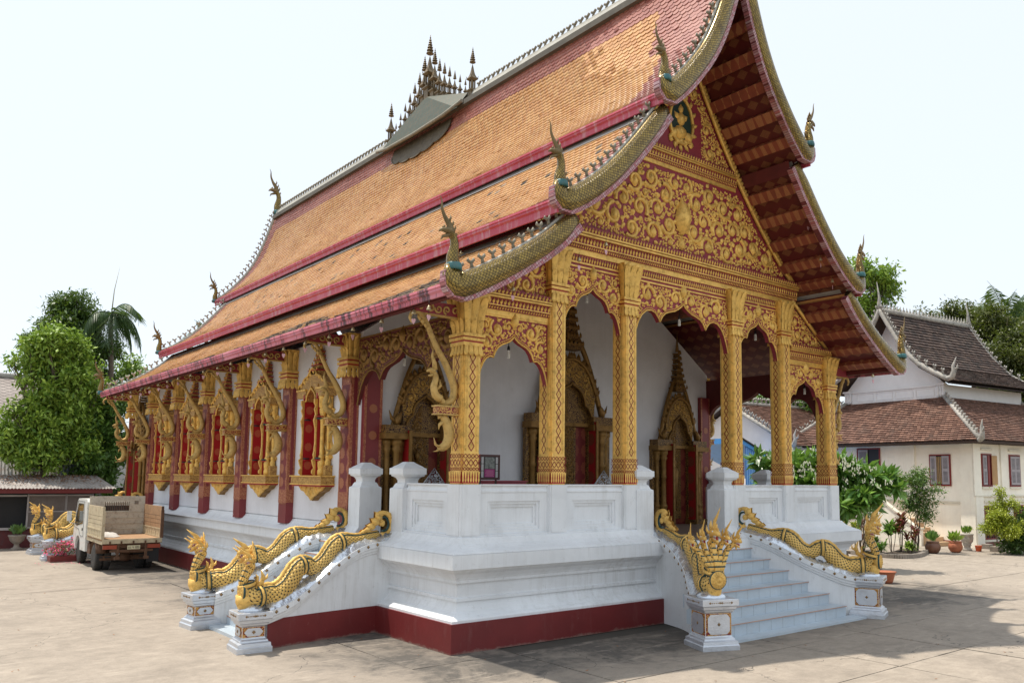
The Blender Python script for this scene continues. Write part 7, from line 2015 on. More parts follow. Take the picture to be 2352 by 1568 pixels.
# ------------------------------------------------------------------ vegetation
def leaf_cloud(name, blobs, n, size, mat, parent, seed=1, per=10, spread=.42, droop=.35, long_=2.4, flat=False, shell=.30, kind=None, bias=None):
    """leaves in tufts spread through ellipsoids: blobs [(centre, (rx, ry, rz))]"""
    rg = np.random.default_rng(seed); vol = np.array([b[1][0] * b[1][1] * b[1][2] for b in blobs]) ** .75; pr = vol / vol.sum(); nt_ = max(1, n // per)
    which = rg.choice(len(blobs), nt_, p=pr); d = rg.normal(size=(nt_, 3)); d /= np.linalg.norm(d, axis=1)[:, None]
    rad = (shell + (1 - shell) * rg.random(nt_) ** .6) * (1 + .20 * rg.normal(size=nt_)).clip(.5, 1.45)
    cen = np.array([b[0] for b in blobs], float)[which]; rr = np.array([b[1] for b in blobs], float)[which]
    tuft = cen + d * rr * rad[:, None]
    out = d * .8 + np.array([0, 0, .35]); out /= np.linalg.norm(out, axis=1)[:, None]
    T = np.repeat(tuft, per, 0); O = np.repeat(out, per, 0); N = len(T)
    dr = O * .6 + rg.normal(size=(N, 3)) * .75; dr[:, 2] -= droop * rg.random(N); dr /= np.linalg.norm(dr, axis=1)[:, None]
    p0 = T + rg.normal(size=(N, 3)) * size * spread * 2; s = size * (.6 + .8 * rg.random(N))[:, None]
    side = np.cross(dr, rg.normal(size=(N, 3)) * .5 + np.array([0, 0, 1.0])); side /= np.linalg.norm(side, axis=1)[:, None] + 1e-9
    up = np.cross(side, dr)
    a = p0; b = p0 + dr * s * .45 + side * s / long_ * .5 - up * s * .05; c = p0 + dr * s; e = p0 + dr * s * .45 - side * s / long_ * .5 - up * s * .05
    c = c - np.array([0, 0, 1]) * s * .12
    V = np.stack([a, b, c, e], 1).reshape(-1, 3); F = np.arange(N * 4).reshape(-1, 4)
    tf = np.repeat(rg.random(nt_) * .6, per) + rg.random(N) * .4
    me = fast_mesh(name, V, F, [mat], tint=tf, nper=4); o = addobj(name, me, parent, kind=kind); return o
LF_MIDD = leafmat('leaf_mango_green', (.022, .055, .012), (.10, .18, .03))
def relc(o, root): o.location = -Vector(root.location) if o.parent is not None else o.location
def branch(m, a, b, r0, r1, n=5, wob=.12, seed=0):
    rg = random.Random(seed); a, b = Vector(a), Vector(b); pts = [a.lerp(b, i / n) + Vector((rg.uniform(-1, 1), rg.uniform(-1, 1), rg.uniform(-.4, .4))) * wob * (0 < i < n) * (b - a).length * .3 for i in range(n + 1)]
    m.tube(pts, [r0 + (r1 - r0) * i / n for i in range(n + 1)], 6, 0, cap=False); return pts
def tree(label, cat, base, blobs, n, size, mat, r0=.2, seed=1, name='tree', group=None, trunk_top=None, stems=1, barkm=None, **kw):
    root = empty(name, tuple(base), 0, label, cat, group); off = Vector(base)
    bl = [((c[0] - off.x, c[1] - off.y, c[2] - off.z), r if isinstance(r, tuple) else (r, r, r * .85)) for c, r in blobs]
    sub_ = []; rq = random.Random(seed + 99)
    for c, r in bl:                      # break every bough into irregular sprays
        k = 14 if r[0] > .3 else 4
        for _ in range(k):
            d = Vector((rq.gauss(0, 1), rq.gauss(0, 1), rq.gauss(.15, 1))).normalized() * rq.uniform(.5, 1.22); q = rq.uniform(.14, .36)
            sub_.append(((c[0] + d.x * r[0], c[1] + d.y * r[1], c[2] + d.z * r[2]), (r[0] * q * 1.2, r[1] * q * 1.2, r[2] * q * .8)))
        sub_.append((c, (r[0] * .5, r[1] * .5, r[2] * .5)))
    leaf_cloud('crown', sub_, n, size, mat, root, seed=seed, **kw)
    m = MB(); rg = random.Random(seed); ctr = sum((Vector(b[0]) for b in bl), Vector()) / len(bl)
    tt = Vector(trunk_top) - off if trunk_top is not None else Vector((ctr.x * .5, ctr.y * .5, max(.3, min(b[0][2] - b[1][2] * .5 for b in bl))))
    for s_ in range(stems):
        o = Vector((rg.uniform(-1, 1), rg.uniform(-1, 1), 0)) * (.12 if stems > 1 else 0)
        branch(m, o, tt + o * 2, r0, r0 * .6, 6, .10, seed + s_)
    for k, (c, r) in enumerate(bl):
        pts = branch(m, tt, c, r0 * .5, r0 * .14, 5, .25, seed + k)
        for j in range(4):
            d = Vector((rg.gauss(0, 1), rg.gauss(0, 1), rg.gauss(.3, .8))).normalized(); branch(m, pts[3 + j % 3], Vector(c) + Vector((d.x * r[0], d.y * r[1], d.z * r[2])) * .85, r0 * .16, r0 * .04, 3, .2, seed + 10 * k + j)
    m.build('trunk', barkm or BARK, root)
    return root
A_ = at
def B(px, py, yv, r): 
    return (at(px, py, 1, yv), r)
# left group
tree('tall dark green mango tree rising behind the light green tree at left', 'tree', at(195, 1140, 1, 27.5) * Vector((1, 1, 0)) if False else (0.1, 27.5, 0),
     [B(175, 725, 27.5, .95), B(120, 775, 27.3, .85), B(205, 800, 27.8, .85), B(150, 850, 27.0, 1.0), B(235, 870, 28.0, .6), B(200, 930, 27.3, 1.0), B(90, 800, 27.5, .6), B(250, 955, 27.5, .7), B(170, 690, 27.6, .5), B(220, 1010, 27.0, .9), B(130, 725, 27.5, .5), B(205, 745, 27.6, .5), B(185, 800, 27, .8)], 42000, .17, LF_MIDD, .24, 3, long_=2.8, droop=.6)
tree('bright light green leafy tree over the shed roof at far left', 'tree', (-1.4, 25.0, 0),
     [B(45, 930, 24.2, .24), B(28, 948, 24.1, .2), B(70, 792, 24.3, .26), B(132, 762, 24.4, .28), B(20, 1002, 24.0, .3), B(216, 850, 24.5, .3), B(234, 884, 24.5, .25), B(62, 872, 24.2, .22), B(60, 1062, 23.8, .3), B(120, 1062, 23.8, .3), B(111, 790, 24.2, 0.50), B(165, 800, 24.4, 0.50), B(90, 830, 24.6, 0.40), B(140, 860, 24.8, 0.60), B(185, 870, 24.2, 0.50), B(110, 910, 24.4, 0.55), B(160, 930, 24.6, 0.60), B(205, 930, 24.8, 0.45), B(85, 960, 24.2, 0.45), B(130, 975, 24.4, 0.60), B(175, 990, 24.6, 0.55), B(50, 1000, 24.8, 0.50), B(100, 1020, 24.2, 0.55), B(150, 1030, 24.4, 0.50), B(25, 1035, 24.6, 0.42), B(68, 1040, 24.8, 0.35), B(200, 1030, 24.2, 0.40), B(5, 985, 24.4, 0.30), B(31, 832, 24.6, 0.22), B(60, 830, 24.8, 0.15)], 38000, .185, LF_LIGHT, .15, 5, long_=2.3, droop=.7)
tree('dark glossy leaved tree hanging low beside the rear corner of the hall', 'tree', (0.9, 25.2, 0),
     [B(240, 985, 24.8, .65), B(265, 930, 24.8, .55), B(215, 1060, 24.6, .7), B(262, 1040, 24.6, .5), B(240, 1100, 24.6, .45), B(275, 1000, 24.4, .35), B(195, 1105, 24.8, .45)], 13000, .17, LF_MID, .14, 8, long_=2.3, droop=.8)
tree('loose green bush top just above the rear eaves at left', 'tree', (2.4, 29, 0), [B(305, 845, 29, .6), B(322, 870, 29.5, .5), B(345, 900, 30, .7), B(290, 880, 29, .5)], 4000, .17, LF_LIGHT, .10, 12)
def palm(label, base, top, n, L, mat, seed, group=None, name='palm_tree', width=.055, llen=.55, droop=.9, spear=True):
    root = empty(name, tuple(base), 0, label, 'palm tree', group); rg = random.Random(seed); T = Vector(top) - Vector(base)
    m = MB(); branch(m, (0, 0, 0), T, .13, .09, 8, .06, seed); m.build('trunk', BARK, root)
    for k in range(n):
        az = 2 * PI * k / n + rg.uniform(-.3, .3); el = rg.uniform(-.2, 1.15); d = Vector((math.cos(az) * math.cos(el), math.sin(az) * math.cos(el), math.sin(el))); l = L * rg.uniform(.8, 1.1)
        N = 14; pts = []; p = T.copy(); v = d.copy()
        for i in range(N): pts.append(p.copy()); v = (v + Vector((0, 0, -droop * 1.6 / N * (1 + i / N)))).normalized(); p = p + v * l / N
        V = []; F = []; tint = []
        for i in range(1, N):
            t = (pts[i] - pts[i - 1]).normalized(); sd_ = t.cross(Vector((0, 0, 1))); sd_ = sd_.normalized() if sd_.length > .05 else Vector((1, 0, 0)); 
            for q in range(3):
                c0 = pts[i - 1].lerp(pts[i], q / 3)
                for sg in (-1, 1):
                    ll = llen * math.sin(min(1, (i + .6) / N * 1.15) * PI) ** .6 * rg.uniform(.8, 1.1) * l / L
                    dd = (sd_ * sg * .8 + t * .55 + Vector((0, 0, -.35 - rg.random() * .5))).normalized(); w_ = t * width * .5
                    o = len(V); V += [tuple(c0 - w_ * .5), tuple(c0 + w_ * .5), tuple(c0 + dd * ll * .6 + w_ + Vector((0, 0, -.04))), tuple(c0 + dd * ll + Vector((0, 0, -.22 * ll)))]; F.append((o, o + 1, o + 2, o + 3)); tint.append(rg.random())
        me = fast_mesh('frond', V, F, [mat, BARK], tint=tint); f = addobj('frond', me, root)
        r = MB(); r.tube(pts, [.028 - .0016 * i for i in range(N)], 4, 0, cap=False); r.build('rachis', mat, f)
    if spear:
        m = MB(); m.tube([T, T + Vector((.05, 0, 1.0)), T + Vector((.2, 0, 2.0))], [.03, .02, .006], 4); m.build('spear_leaf', simple('pale_spear', (.45, .42, .30), .6) if 'pale_spear' not in MATS else MATS['pale_spear'], root)
    return root
t_ = at(256, 722, 1, 26.6); palm('slender palm with drooping dark fronds right of the tall mango tree', (t_.x, 26.6, 0), t_, 12, 2.3, LF_PALM, 4, llen=.95, droop=1.9, width=.075)
t_ = at(452, 748, 1, 34); palm('small palm top peeping over the rear roof edge', (t_.x + .5, 34, 0), (t_.x + .5, 34, t_.z - .2), 9, 1.0, LF_PALM, 6, llen=.4, droop=.3, spear=False, width=.04)
t_ = at(418, 772, 1, 33); palm('lower palm top beside the rear roof edge, left of its neighbour', (t_.x + .3, 33, 0), (t_.x + .3, 33, t_.z - .2), 9, .9, LF_PALM, 9, llen=.4, droop=.3, spear=False, width=.04)
# right group
def BD(px, py, dist, r): return (at_dist(px, py, dist), r)
def base_at(px, dist): p = at_dist(px, 1200, dist); return (p.x, p.y, 0)
tree('airy light green tree standing behind the right end of the temple roof', 'tree', base_at(1990, 47), [BD(1985, 640, 47, .9), BD(2030, 640, 47, .65), BD(2010, 700, 47.5, .5), BD(2040, 660, 47, .45), BD(1975, 700, 47, .9), BD(2020, 765, 47, .7), BD(2000, 815, 47, .8), BD(2040, 735, 47, .35), BD(1960, 760, 47, 1.0)], 8500, .26, LF_LIGHT, .18, 21, trunk_top=tuple(at_dist(1995, 830, 47)))
tree('broad olive green tree behind the monastery house at far right', 'tree', base_at(2290, 50), [BD(2150, 745, 52, 1.1), BD(2200, 740, 52, 1.2), BD(2250, 760, 51, 1.5), BD(2310, 770, 50, 1.6), BD(2260, 830, 50, 1.6), BD(2340, 840, 49, 1.7), BD(2310, 900, 48, 1.6), BD(2200, 800, 52, 1.2), BD(2345, 920, 48, 1.2)], 44000, .20, LF_OLIVE, .3, 23)
t_ = at_dist(2310, 735, 58); palm('coconut palm rising above the olive tree at far right', (t_.x, t_.y, 0), t_, 14, 3.4, LF_PALM, 14, llen=.9, droop=.45, spear=False, width=.09)
t_ = at_dist(2352, 770, 60); palm('partly cropped coconut palm at the right edge', (t_.x, t_.y, 0), t_, 12, 3.2, LF_PALM, 15, llen=.9, droop=.45, spear=False, width=.09)
tree('dense sunny tree behind the low building, seen between columns', 'tree', base_at(1780, 46), [BD(1730, 925, 46, 1.1), BD(1790, 915, 46, 1.2), BD(1850, 935, 46, 1.1), BD(1760, 975, 46, 1.1), BD(1830, 980, 46, 1.1), BD(1700, 960, 46, 1.0), BD(1890, 960, 46, 1.1), BD(1650, 1000, 46, 1.2)], 20000, .24, LF_MID, .25, 27)
# frangipani with white blossom by the right corner
fb = at_dist(1945, 1262, 26)
fr = tree('frangipani tree with long glossy leaves and white blossom right of the porch', 'tree', (fb.x, fb.y, 0), [BD(1760, 1075, 26, .45), BD(1820, 1060, 26, .5), BD(1885, 1075, 26, .55), BD(1950, 1085, 25.5, .6), BD(2005, 1110, 25.5, .55), BD(1975, 1150, 25, .5), BD(1900, 1135, 25.5, .6), BD(1830, 1120, 26, .5), BD(1935, 1160, 25, .4), BD(2030, 1105, 25.5, .3), BD(1775, 1110, 26.5, .4)], 6200, .36, LF_GLOSS, .11, 31, per=12, long_=3.4, droop=.2, shell=.45, spread=.03)
m = MB(); rg = random.Random(5)
for k in range(60):
    px, py = rg.choice([(1760, 1050), (1800, 1040), (1840, 1070), (1880, 1045), (1930, 1060), (1960, 1070), (1990, 1085), (2020, 1095), (1950, 1100), (1870, 1080)]); p = at_dist(px + rg.uniform(-22, 22), py + rg.uniform(-18, 22), 24.8 + rg.uniform(-.3, .3)) - Vector((fb.x, fb.y, 0))
    for j in range(5):
        c = p + Vector((rg.uniform(-1, 1), rg.uniform(-1, 1), rg.uniform(-1, 1))) * .06; a0 = rg.uniform(0, 6)
        for q in range(5):
            a = a0 + q * 2 * PI / 5; d = Vector((math.cos(a) * .8, -.25, math.sin(a))) * .035; e_ = Vector((-math.sin(a), 0, math.cos(a))) * .016; m.add([c, c + d * .6 + e_, c + d, c + d * .6 - e_], [(0, 1, 2, 3)])
m.build('blossom', PETALW, fr)
# feathery shrubs, dracaenas and the planting bed against the house stair
def shrub(label, base, blobs, n, size, mat, stems, seed, r0=.02, name='shrub', **kw): return tree(label, 'shrub', base, blobs, n, size, mat, r0, seed, name=name, stems=stems, **kw)
b_ = at(2105, 1268, 2, 0); D0 = (b_ - Vector(CAM)).xy.length if hasattr(b_ - Vector(CAM), 'xy') else 27
shrub('tall feathery shrub on thin red stems in front of the house wall', tuple(b_), [BD(2100, 1105, D0, .42), BD(2125, 1130, D0, .38), BD(2090, 1150, D0, .36), BD(2120, 1175, D0, .36), BD(2105, 1085, D0, .25), BD(2135, 1155, D0, .25)], 5200, .11, LF_MID, 6, 41, .022, long_=3.2)
b_ = at(1985, 1266, 2, 0)
shrub('feathery shrub close behind the frangipani by the stair parapet', tuple(b_), [BD(1985, 1130, D0 - 2, .35), BD(2000, 1160, D0 - 2, .35), BD(2020, 1140, D0 - 2, .3)], 1800, .10, LF_MID, 6, 43, .02, long_=3.2)
b_ = at(2297, 1262, 2, 0)
shrub('yellow green clipped shrub in layers at the right front of the house', tuple(b_), [BD(2298, 1135, D0 + 1, .28), BD(2330, 1160, D0 + 1, .30), BD(2300, 1165, D0 + 1, .33), BD(2290, 1205, D0 + .8, .42), BD(2325, 1210, D0 + .8, .40), BD(2265, 1215, D0 + .6, .28), BD(2300, 1190, D0 + .8, .35)], 11000, .08, LF_YELL, 5, 45, .03, long_=2.4)
b_ = at(2345, 1262, 2, 0)
shrub('dark leafy bush at the right edge by the house', tuple(b_), [BD(2345, 1235, D0 + 1.5, .5), BD(2375, 1200, D0 + 1.5, .6), BD(2330, 1250, D0 + 1.2, .35)], 3500, .16, LF_DARK, 3, 47, .03)
def tuft(label, px, py, h, mat, seed, n=40, L=.34, stem=True, cat='plant', dist=None, group=None):
    b_ = at(px, py, 2, 0); root = empty('plant', tuple(b_), 0, label, cat, group); rg = random.Random(seed); V = []; F = []; T = []
    m = MB(); heads = [(rg.uniform(-.14, .14), rg.uniform(-.14, .14), h * rg.uniform(.55, 1)) for _ in range(4)]
    for hx, hy, hz in heads:
        if stem: branch(m, (hx * .3, hy * .3, 0), (hx, hy, hz), .014, .010, 4, .1, seed)
        for k in range(n // 2):
            az = rg.uniform(0, 6.28); el = rg.uniform(.1, 1.3); d = Vector((math.cos(az) * math.cos(el), math.sin(az) * math.cos(el), math.sin(el))); s_ = L * 1.25 * rg.uniform(.6, 1.1); sd_ = d.cross(Vector((0, 0, 1))).normalized() * s_ * .10; p = Vector((hx, hy, hz - rg.uniform(0, .16)))
            o = len(V); V += [tuple(p), tuple(p + d * s_ * .5 + sd_ + Vector((0, 0, .02))), tuple(p + d * s_ - Vector((0, 0, s_ * .22))), tuple(p + d * s_ * .5 - sd_ + Vector((0, 0, .02)))]; F.append((o, o + 1, o + 2, o + 3)); T.append(rg.random())
    if m.v: m.build('stem', BARK, root)
    addobj('leaves', fast_mesh('leaves', V, F, [mat], tint=T), root); return root
G_ = 'foliage plants in the bed by the house stair'
tuft('tallest dark red dracaena in the bed by the house stair', 2068, 1270, 1.25, LF_RED, 51, 60, .36, group=G_)
tuft('dark red dracaena low beside the tall feathery shrub', 2092, 1272, .8, LF_RED, 52, 50, .30, group=G_)
tuft('reddish dracaena nearest the temple corner', 1978, 1262, 1.0, LF_RED, 53, 50, .30, group=G_)
tuft('pale green rosette leaved plant at the middle of the bed', 2050, 1270, 1.0, LF_GLOSS, 54, 60, .42, group=G_)
tuft('low green leafy plant filling the left of the bed', 2010, 1268, .45, LF_MID, 55, 90, .30, group=G_)
tuft('yellow green croton beside the temple corner', 1968, 1266, .95, LF_YELL, 56, 90, .22, group=G_)
tuft('low green plant at the foot of the dracaenas', 2030, 1272, .35, LF_GLOSS, 57, 70, .26, group=G_)
tuft('broad leaved plant at the right end of the bed', 2085, 1274, .35, LF_LIGHT, 58, 70, .26, group=G_)
# stone edged bed
be = empty('flower_bed', (0, 0, 0), 0, 'low stone edged flower bed along the house stair', 'flower bed')
STONE = simple('bed_stone', (.28, .24, .20), .85, var=.3, scale=6, fine=.3)
P0_ = [at(1958, 1272, 2, 0), at(1990, 1277, 2, 0), at(2030, 1280, 2, 0), at(2070, 1282, 2, 0), at(2110, 1279, 2, 0), at(2128, 1270, 2, 0)]
pp = smooth_path([tuple(p) for p in P0_], 8)
for i in range(len(pp) - 1):
    a, b = Vector(pp[i]), Vector(pp[i + 1]); m = MB(); d = b - a; m.obox((a + b) / 2 + Vector((0, 0, .06)), d * .47, Vector((-d.y, d.x, 0)).normalized() * .07, (0, 0, .06 + random.uniform(0, .02))); m.build('edging_stone', STONE, be)
m = MB(); q = [tuple(p) for p in pp] + [(p[0] + .5, p[1] + 1.2, 0) for p in pp[::-1]]; m.prism([(a[0], a[1]) for a in q], lambda u, v, d: (u, v, d), .01, .07); m.build('soil', simple('soil', (.07, .05, .035), .95), be)
# potted plants
TERRA = simple('terracotta', (.40, .13, .06), .75, var=.15, scale=4, fine=.15); DPOT = simple('dark_glazed_pot', (.035, .028, .025), .35, var=.3); BPOT = simple('brown_glazed_pot', (.16, .07, .04), .45, var=.2)
def pot(label, pos, prof, mat, plant=None, extra=None, cat='pot', group=None):
    root = empty('flower_pot', pos, 0, label, cat, group); m = MB(); m.lathe(prof, (0, 0, 0), 20, 0); m.build('pot', mat, root)
    rtop, ztop = prof[-1][0], prof[-1][1]; m = MB(); m.lathe([(rtop * .9, ztop - .05), (0.01, ztop - .045)], (0, 0, 0), 16); m.build('soil', MATS['soil'], root)
    if plant:
        mt, n, L, h = plant; rg = random.Random(len(label)); V = []; F = []; T = []
        for k in range(n):
            az = rg.uniform(0, 6.28); el = rg.uniform(.7, 1.5); d = Vector((math.cos(az) * math.cos(el), math.sin(az) * math.cos(el), math.sin(el))); p = Vector((rg.uniform(-1, 1), rg.uniform(-1, 1), 0)) * rtop * .6 + Vector((0, 0, ztop + rg.uniform(0, h))); s_ = L * rg.uniform(.6, 1.1); sd_ = d.cross(Vector((.3, .9, .1))).normalized() * s_ * .17
            o = len(V); V += [tuple(p), tuple(p + d * s_ * .55 + sd_), tuple(p + d * s_), tuple(p + d * s_ * .55 - sd_)]; F.append((o, o + 1, o + 2, o + 3)); T.append(rg.random())
        addobj('leaves', fast_mesh('leaves', V, F, [mt], tint=T), root)
    return root
def sc(prof, k): return [(a * k, b * k) for a, b in prof]
ROUND = [(.10, 0), (.17, .03), (.235, .13), (.25, .22), (.22, .31), (.185, .345), (.205, .365), (.21, .385), (.18, .39)]
FLARE = [(.14, 0), (.17, .06), (.22, .24), (.235, .27), (.255, .275), (.255, .30), (.225, .30)]
p_ = at(2143, 1270, 2, 0); pot('brown round pot with lily leaves beside the house step', tuple(p_), sc(ROUND, 1.05), BPOT, (LF_GLOSS, 70, .34, .1))
p_ = at(2195, 1268, 2, 0); pot('orange brown round pot with broad leaves right of the step', tuple(p_), sc(ROUND, .98), TERRA, (LF_LIGHT, 70, .34, .1))
p_ = at(2222, 1264, 2, 0); pq = pot('white blotched pot on a red pedestal by the house corner', tuple(p_), [(.15, 0), (.17, .03), (.12, .10), (.11, .16), (.15, .21), (.13, .24), (.20, .34), (.22, .46), (.21, .56), (.235, .58), (.235, .61), (.20, .61)], simple('blotched_pot', (.42, .39, .34), .5, var=.4, scale=9, dirt=(.18, .03, .02), dirtamt=.8), (LF_LIGHT, 60, .26, .08))
p_ = at(2248, 1266, 2, 0); bk_ = empty('bucket', tuple(p_), 0, 'small orange plastic bucket on the ground by the house corner', 'bucket'); m = MB(); m.lathe([(.085, 0), (.12, .20), (.13, .205), (.13, .215), (.11, .215)], (0, 0, 0), 16); m.build('pail', simple('orange_plastic', (.55, .10, .03), .45), bk_); m = MB(); m.tube([(.13 * math.cos(a), -.02, .2 + .10 * math.sin(a)) for a in np.linspace(PI, 2 * PI, 9)], .004, 4); m.build('handle', MATS['curtain'] if False else GREY, bk_)
for i, (px, py, s_, lb) in enumerate(((2268, 1260, .16, 'small grey stone block with blue bottle by the house corner'), (2290, 1266, .26, 'long grey stone planter under the yellow green shrub'))):
    p_ = at(px, py, 2, 0); m = MB(); m.rings([(-s_, s_, -.14, .14, 0), (-s_, s_, -.14, .14, .18), (-s_ + .02, s_ - .02, -.12, .12, .19)]); o = m.build('planter', STONE); o.location = tuple(p_); tag(o, lb, 'planter')
p_ = at(2036, 1338, 2, 0); pot('terracotta flower pot behind the right front naga', tuple(p_), sc(FLARE, .95), TERRA)
p_ = at(2030, 1330, 2, 0); pot('wide black glazed pot behind the terracotta one', (p_.x + .15, p_.y + .45, 0), sc(FLARE, 1.25), DPOT)
pot('smaller black pot hugging the right front pedestal', (p_.x - .25, p_.y + .15, 0), sc(FLARE, .9), DPOT)
# left side small plants
p_ = at(37, 1262, 2, 0); pot('grey stone urn on a foot in front of the shed', tuple(p_), [(.17, 0), (.17, .05), (.09, .09), (.07, .18), (.12, .22), (.20, .30), (.235, .42), (.26, .44), (.26, .48), (.21, .48)], STONE, (LF_MID, 40, .3, .1))
bb = empty('bougainvillea', (-1.88, 17.25, 0), 0, 'pink bougainvillea spilling over a low red trough beside the truck', 'shrub')
m = MB(); m.rings([(-.35, .35, -.25, .25, 0), (-.36, .36, -.26, .26, .16)]); m.build('trough', MAROON, bb)
leaf_cloud('leaves', [((-.1, 0, .32), (.35, .25, .2)), ((.2, .1, .4), (.25, .2, .2))], 350, .07, LF_MID, bb, seed=61, per=5)
leaf_cloud('blossom', [((-.25, -.05, .30), (.28, .2, .12)), ((.1, .0, .52), (.22, .2, .10)), ((-.02, 0, .36), (.3, .2, .16)), ((.3, -.1, .33), (.14, .15, .12))], 420, .055, PETALP, bb, seed=62, per=6, long_=1.3)
m = MB()
for k in range(7): branch(m, (random.uniform(-.1, .1), 0, .1), (random.uniform(-.4, .4), random.uniform(-.2, .2), random.uniform(.3, .58)), .010, .005, 4, .3, k)
m.build('stems', BARK, bb)
tuft('spiky green plant on the hall corner behind the truck cab', 172, 1266, .9, LF_GLOSS, 64, 70, .34)
m = MB(); rg = random.Random(3)
for k in range(60):
    x, y = rg.uniform(-2.6, -1.2), rg.uniform(16.2, 17.2); a = rg.uniform(0, 6.28); d = Vector((math.cos(a), math.sin(a), 0)) * .025; e_ = Vector((-d.y, d.x, 0)) * .6; c = Vector((x, y, .006)); m.add([c - d, c + e_, c + d + Vector((0, 0, .008)), c - e_], [(0, 1, 2, 3)])
o = m.build('fallen_petals', PETALP); tag(o, kind='stuff')
m = MB()
for k in range(260):
    x, y = rg.uniform(-7, 18), rg.uniform(-7, 12); 
    if -.3 < x < 11.3 and y > -.3: continue
    a = rg.uniform(0, 6.28); s_ = rg.uniform(.012, .03); d = Vector((math.cos(a), math.sin(a), 0)) * s_; e_ = Vector((-d.y, d.x, 0)) * .5; c = Vector((x, y, .008)); m.add([c - d, c + e_, c + d + Vector((0, 0, .012)), c - e_], [(0, 1, 2, 3)])
o = m.build('fallen_leaves', DEADL); tag(o, kind='stuff')
# ------------------------------------------------------------------ things on and under the porch
BULB = simple('bulb_white', (.80, .80, .76), .3, var=.02)
def bulb(label, px, py, y, ztop, ax=1):
    p = at(px, py, ax, y); root = empty('hanging_bulb', tuple(p), 0, label, 'light bulb', 'bare bulbs hanging in the porch arches')
    m = MB(); m.tube([(0, 0, .10), (.01, 0, .2), (0, 0, ztop - p.z)], .006, 4); m.build('cord', BLACK, root)
    m = MB(); m.lathe([(.022, .04), (.026, .06), (.02, .10), (.008, .12)], (0, 0, 0), 8); m.build('holder', BLACK, root)
    m = MB(); m.lathe([(.02, .05), (.024, .02)], (0, 0, 0), 8); 
    for q in range(3): m.tube([(.022 * math.cos(a + q * 2), .022 * math.sin(a + q * 2), .02 - .11 * a / 9.4) for a in np.linspace(0, 9.4, 14)], .008, 4)
    m.build('spiral_tube', BULB, root)
for lb, px, py in (('spiral bulb in the leftmost front arch', 1168, 810), ('spiral bulb in the second front arch from the left', 1348, 684), ('spiral bulb in the wide central arch', 1560, 738), ('spiral bulb in the arch right of the central one', 1735, 772), ('spiral bulb in the rightmost front arch', 1848, 896)):
    bulb(lb, px, py, .75, 5.9 if 1200 < px < 1800 else 5.0)
bulb('spiral bulb hanging in the side arch of the porch', 929, 828, .75, 5.0, 0)
# wind bells with heart shaped clappers
BRASS = simple('bell_brass', (.50, .42, .25), .35, metal=.6); HEART = simple('heart_pink', (.62, .36, .40), .5, var=.1)
def bell_me():
    m = MB(); m.lathe([(.036, 0), (.034, .01), (.027, .03), (.022, .05), (.010, .062), (.004, .07)], (0, 0, 0), 10); a = m.mesh('bell', BRASS)
    m = MB(); m.tube([(0, 0, .06), (0, 0, .14)], .004, 4); m.tube([(0, 0, .0), (0, 0, -.05)], .003, 4); b = m.mesh('wire', BLACK)
    m = MB(); h = [(0, -.155), (.028, -.11), (.034, -.085), (.025, -.066), (.010, -.066), (0, -.078), (-.010, -.066), (-.025, -.066), (-.034, -.085), (-.028, -.11)]
    m.prism(h, lambda u, v, d: (u * .9, d, v), -.003, .003); return a, b, m.mesh('heart_clapper', HEART)
BM = bell_me()
def bell(label, p, rz):
    r_ = empty('wind_bell', tuple(p), rz, label, 'wind bell', 'wind bells hung along the roof edges')
    for nm, me in zip(('bell', 'wire', 'heart_clapper'), BM): addobj(nm, me, r_)
ze = 4.95
ORD = ['nearest', 'second', 'third', 'fourth', 'fifth', 'sixth', 'seventh', 'eighth', 'ninth', 'tenth', 'eleventh', 'twelfth', 'thirteenth', 'fourteenth', 'fifteenth', 'sixteenth', 'seventeenth', 'eighteenth', 'nineteenth', 'twentieth', 'twenty first', 'twenty second']
for k in range(20):
    bell('%s wind bell from the front corner, under the long left eave' % ORD[k], (C - 6.02 + random.uniform(-.03, .03), .35 + k * .95, ze - .10), random.uniform(-.8, .8))
RB = [(1718, 66), (1738, 148), (1757, 222), (1781, 292), (1805, 358), (1828, 432), (1856, 513), (1885, 598), (1912, 648), (1950, 702), (2005, 865)]
for k, (px, py) in enumerate(RB):
    p = at(px, py, 1, -.55); bell('%s wind bell from the top under the right gable edge' % (['first'] + ORD[1:])[k], p, random.uniform(-.6, .6))
for k, (px, py, y) in enumerate(((1178, 668, -.5), (985, 712, -.3), (1392, 565, -.4), (1330, 600, -.5))):
    p = at(px, py, 1, y); bell('wind bell %s' % ('below the middle of the lowest left gable edge', 'at the very front corner of the lowest eave', 'below the middle left gable edge', 'where the lowest and middle left gable edges meet')[k], p, 0)
# information board
bd_ = at(1123, 1100, 1, 1.3); ib = empty('notice_board', (bd_.x, 1.3, FL), R(-8), 'small dark framed notice board with a photo and magenta text panel', 'notice board')
DW = simple('dark_frame_wood', (.05, .012, .012), .4)
z0 = bd_.z - FL; m = MB(); m.box(-.20, .20, -.012, .03, z0 - .01, z0 + .41); m.build('frame', DW, ib)
PAP = simple('paper_white', (.50, .50, .50), .7); m = MB(); m.box(-.165, .165, -.016, -.0125, z0 + .025, z0 + .375); m.build('backing', simple('board_black', (.02, .018, .02), .5), ib)
for x in (-.165, .105):
    for k in range(3): m = MB(); m.box(x + .010, x + .050, -.020, -.017, z0 + .03 + k * .116, z0 + .135 + k * .116); o = m.build('paper_sheet', PAP, ib); t = MB(); [t.box(x + .010, x + .050, -.0212, -.0202, z0 + .04 + k * .116 + j * .012, z0 + .044 + k * .116 + j * .012) for j in range(8)]; t.build('printed_lines', simple('print_grey', (.30, .30, .32), .7) if 'print_grey' not in MATS else MATS['print_grey'], o)
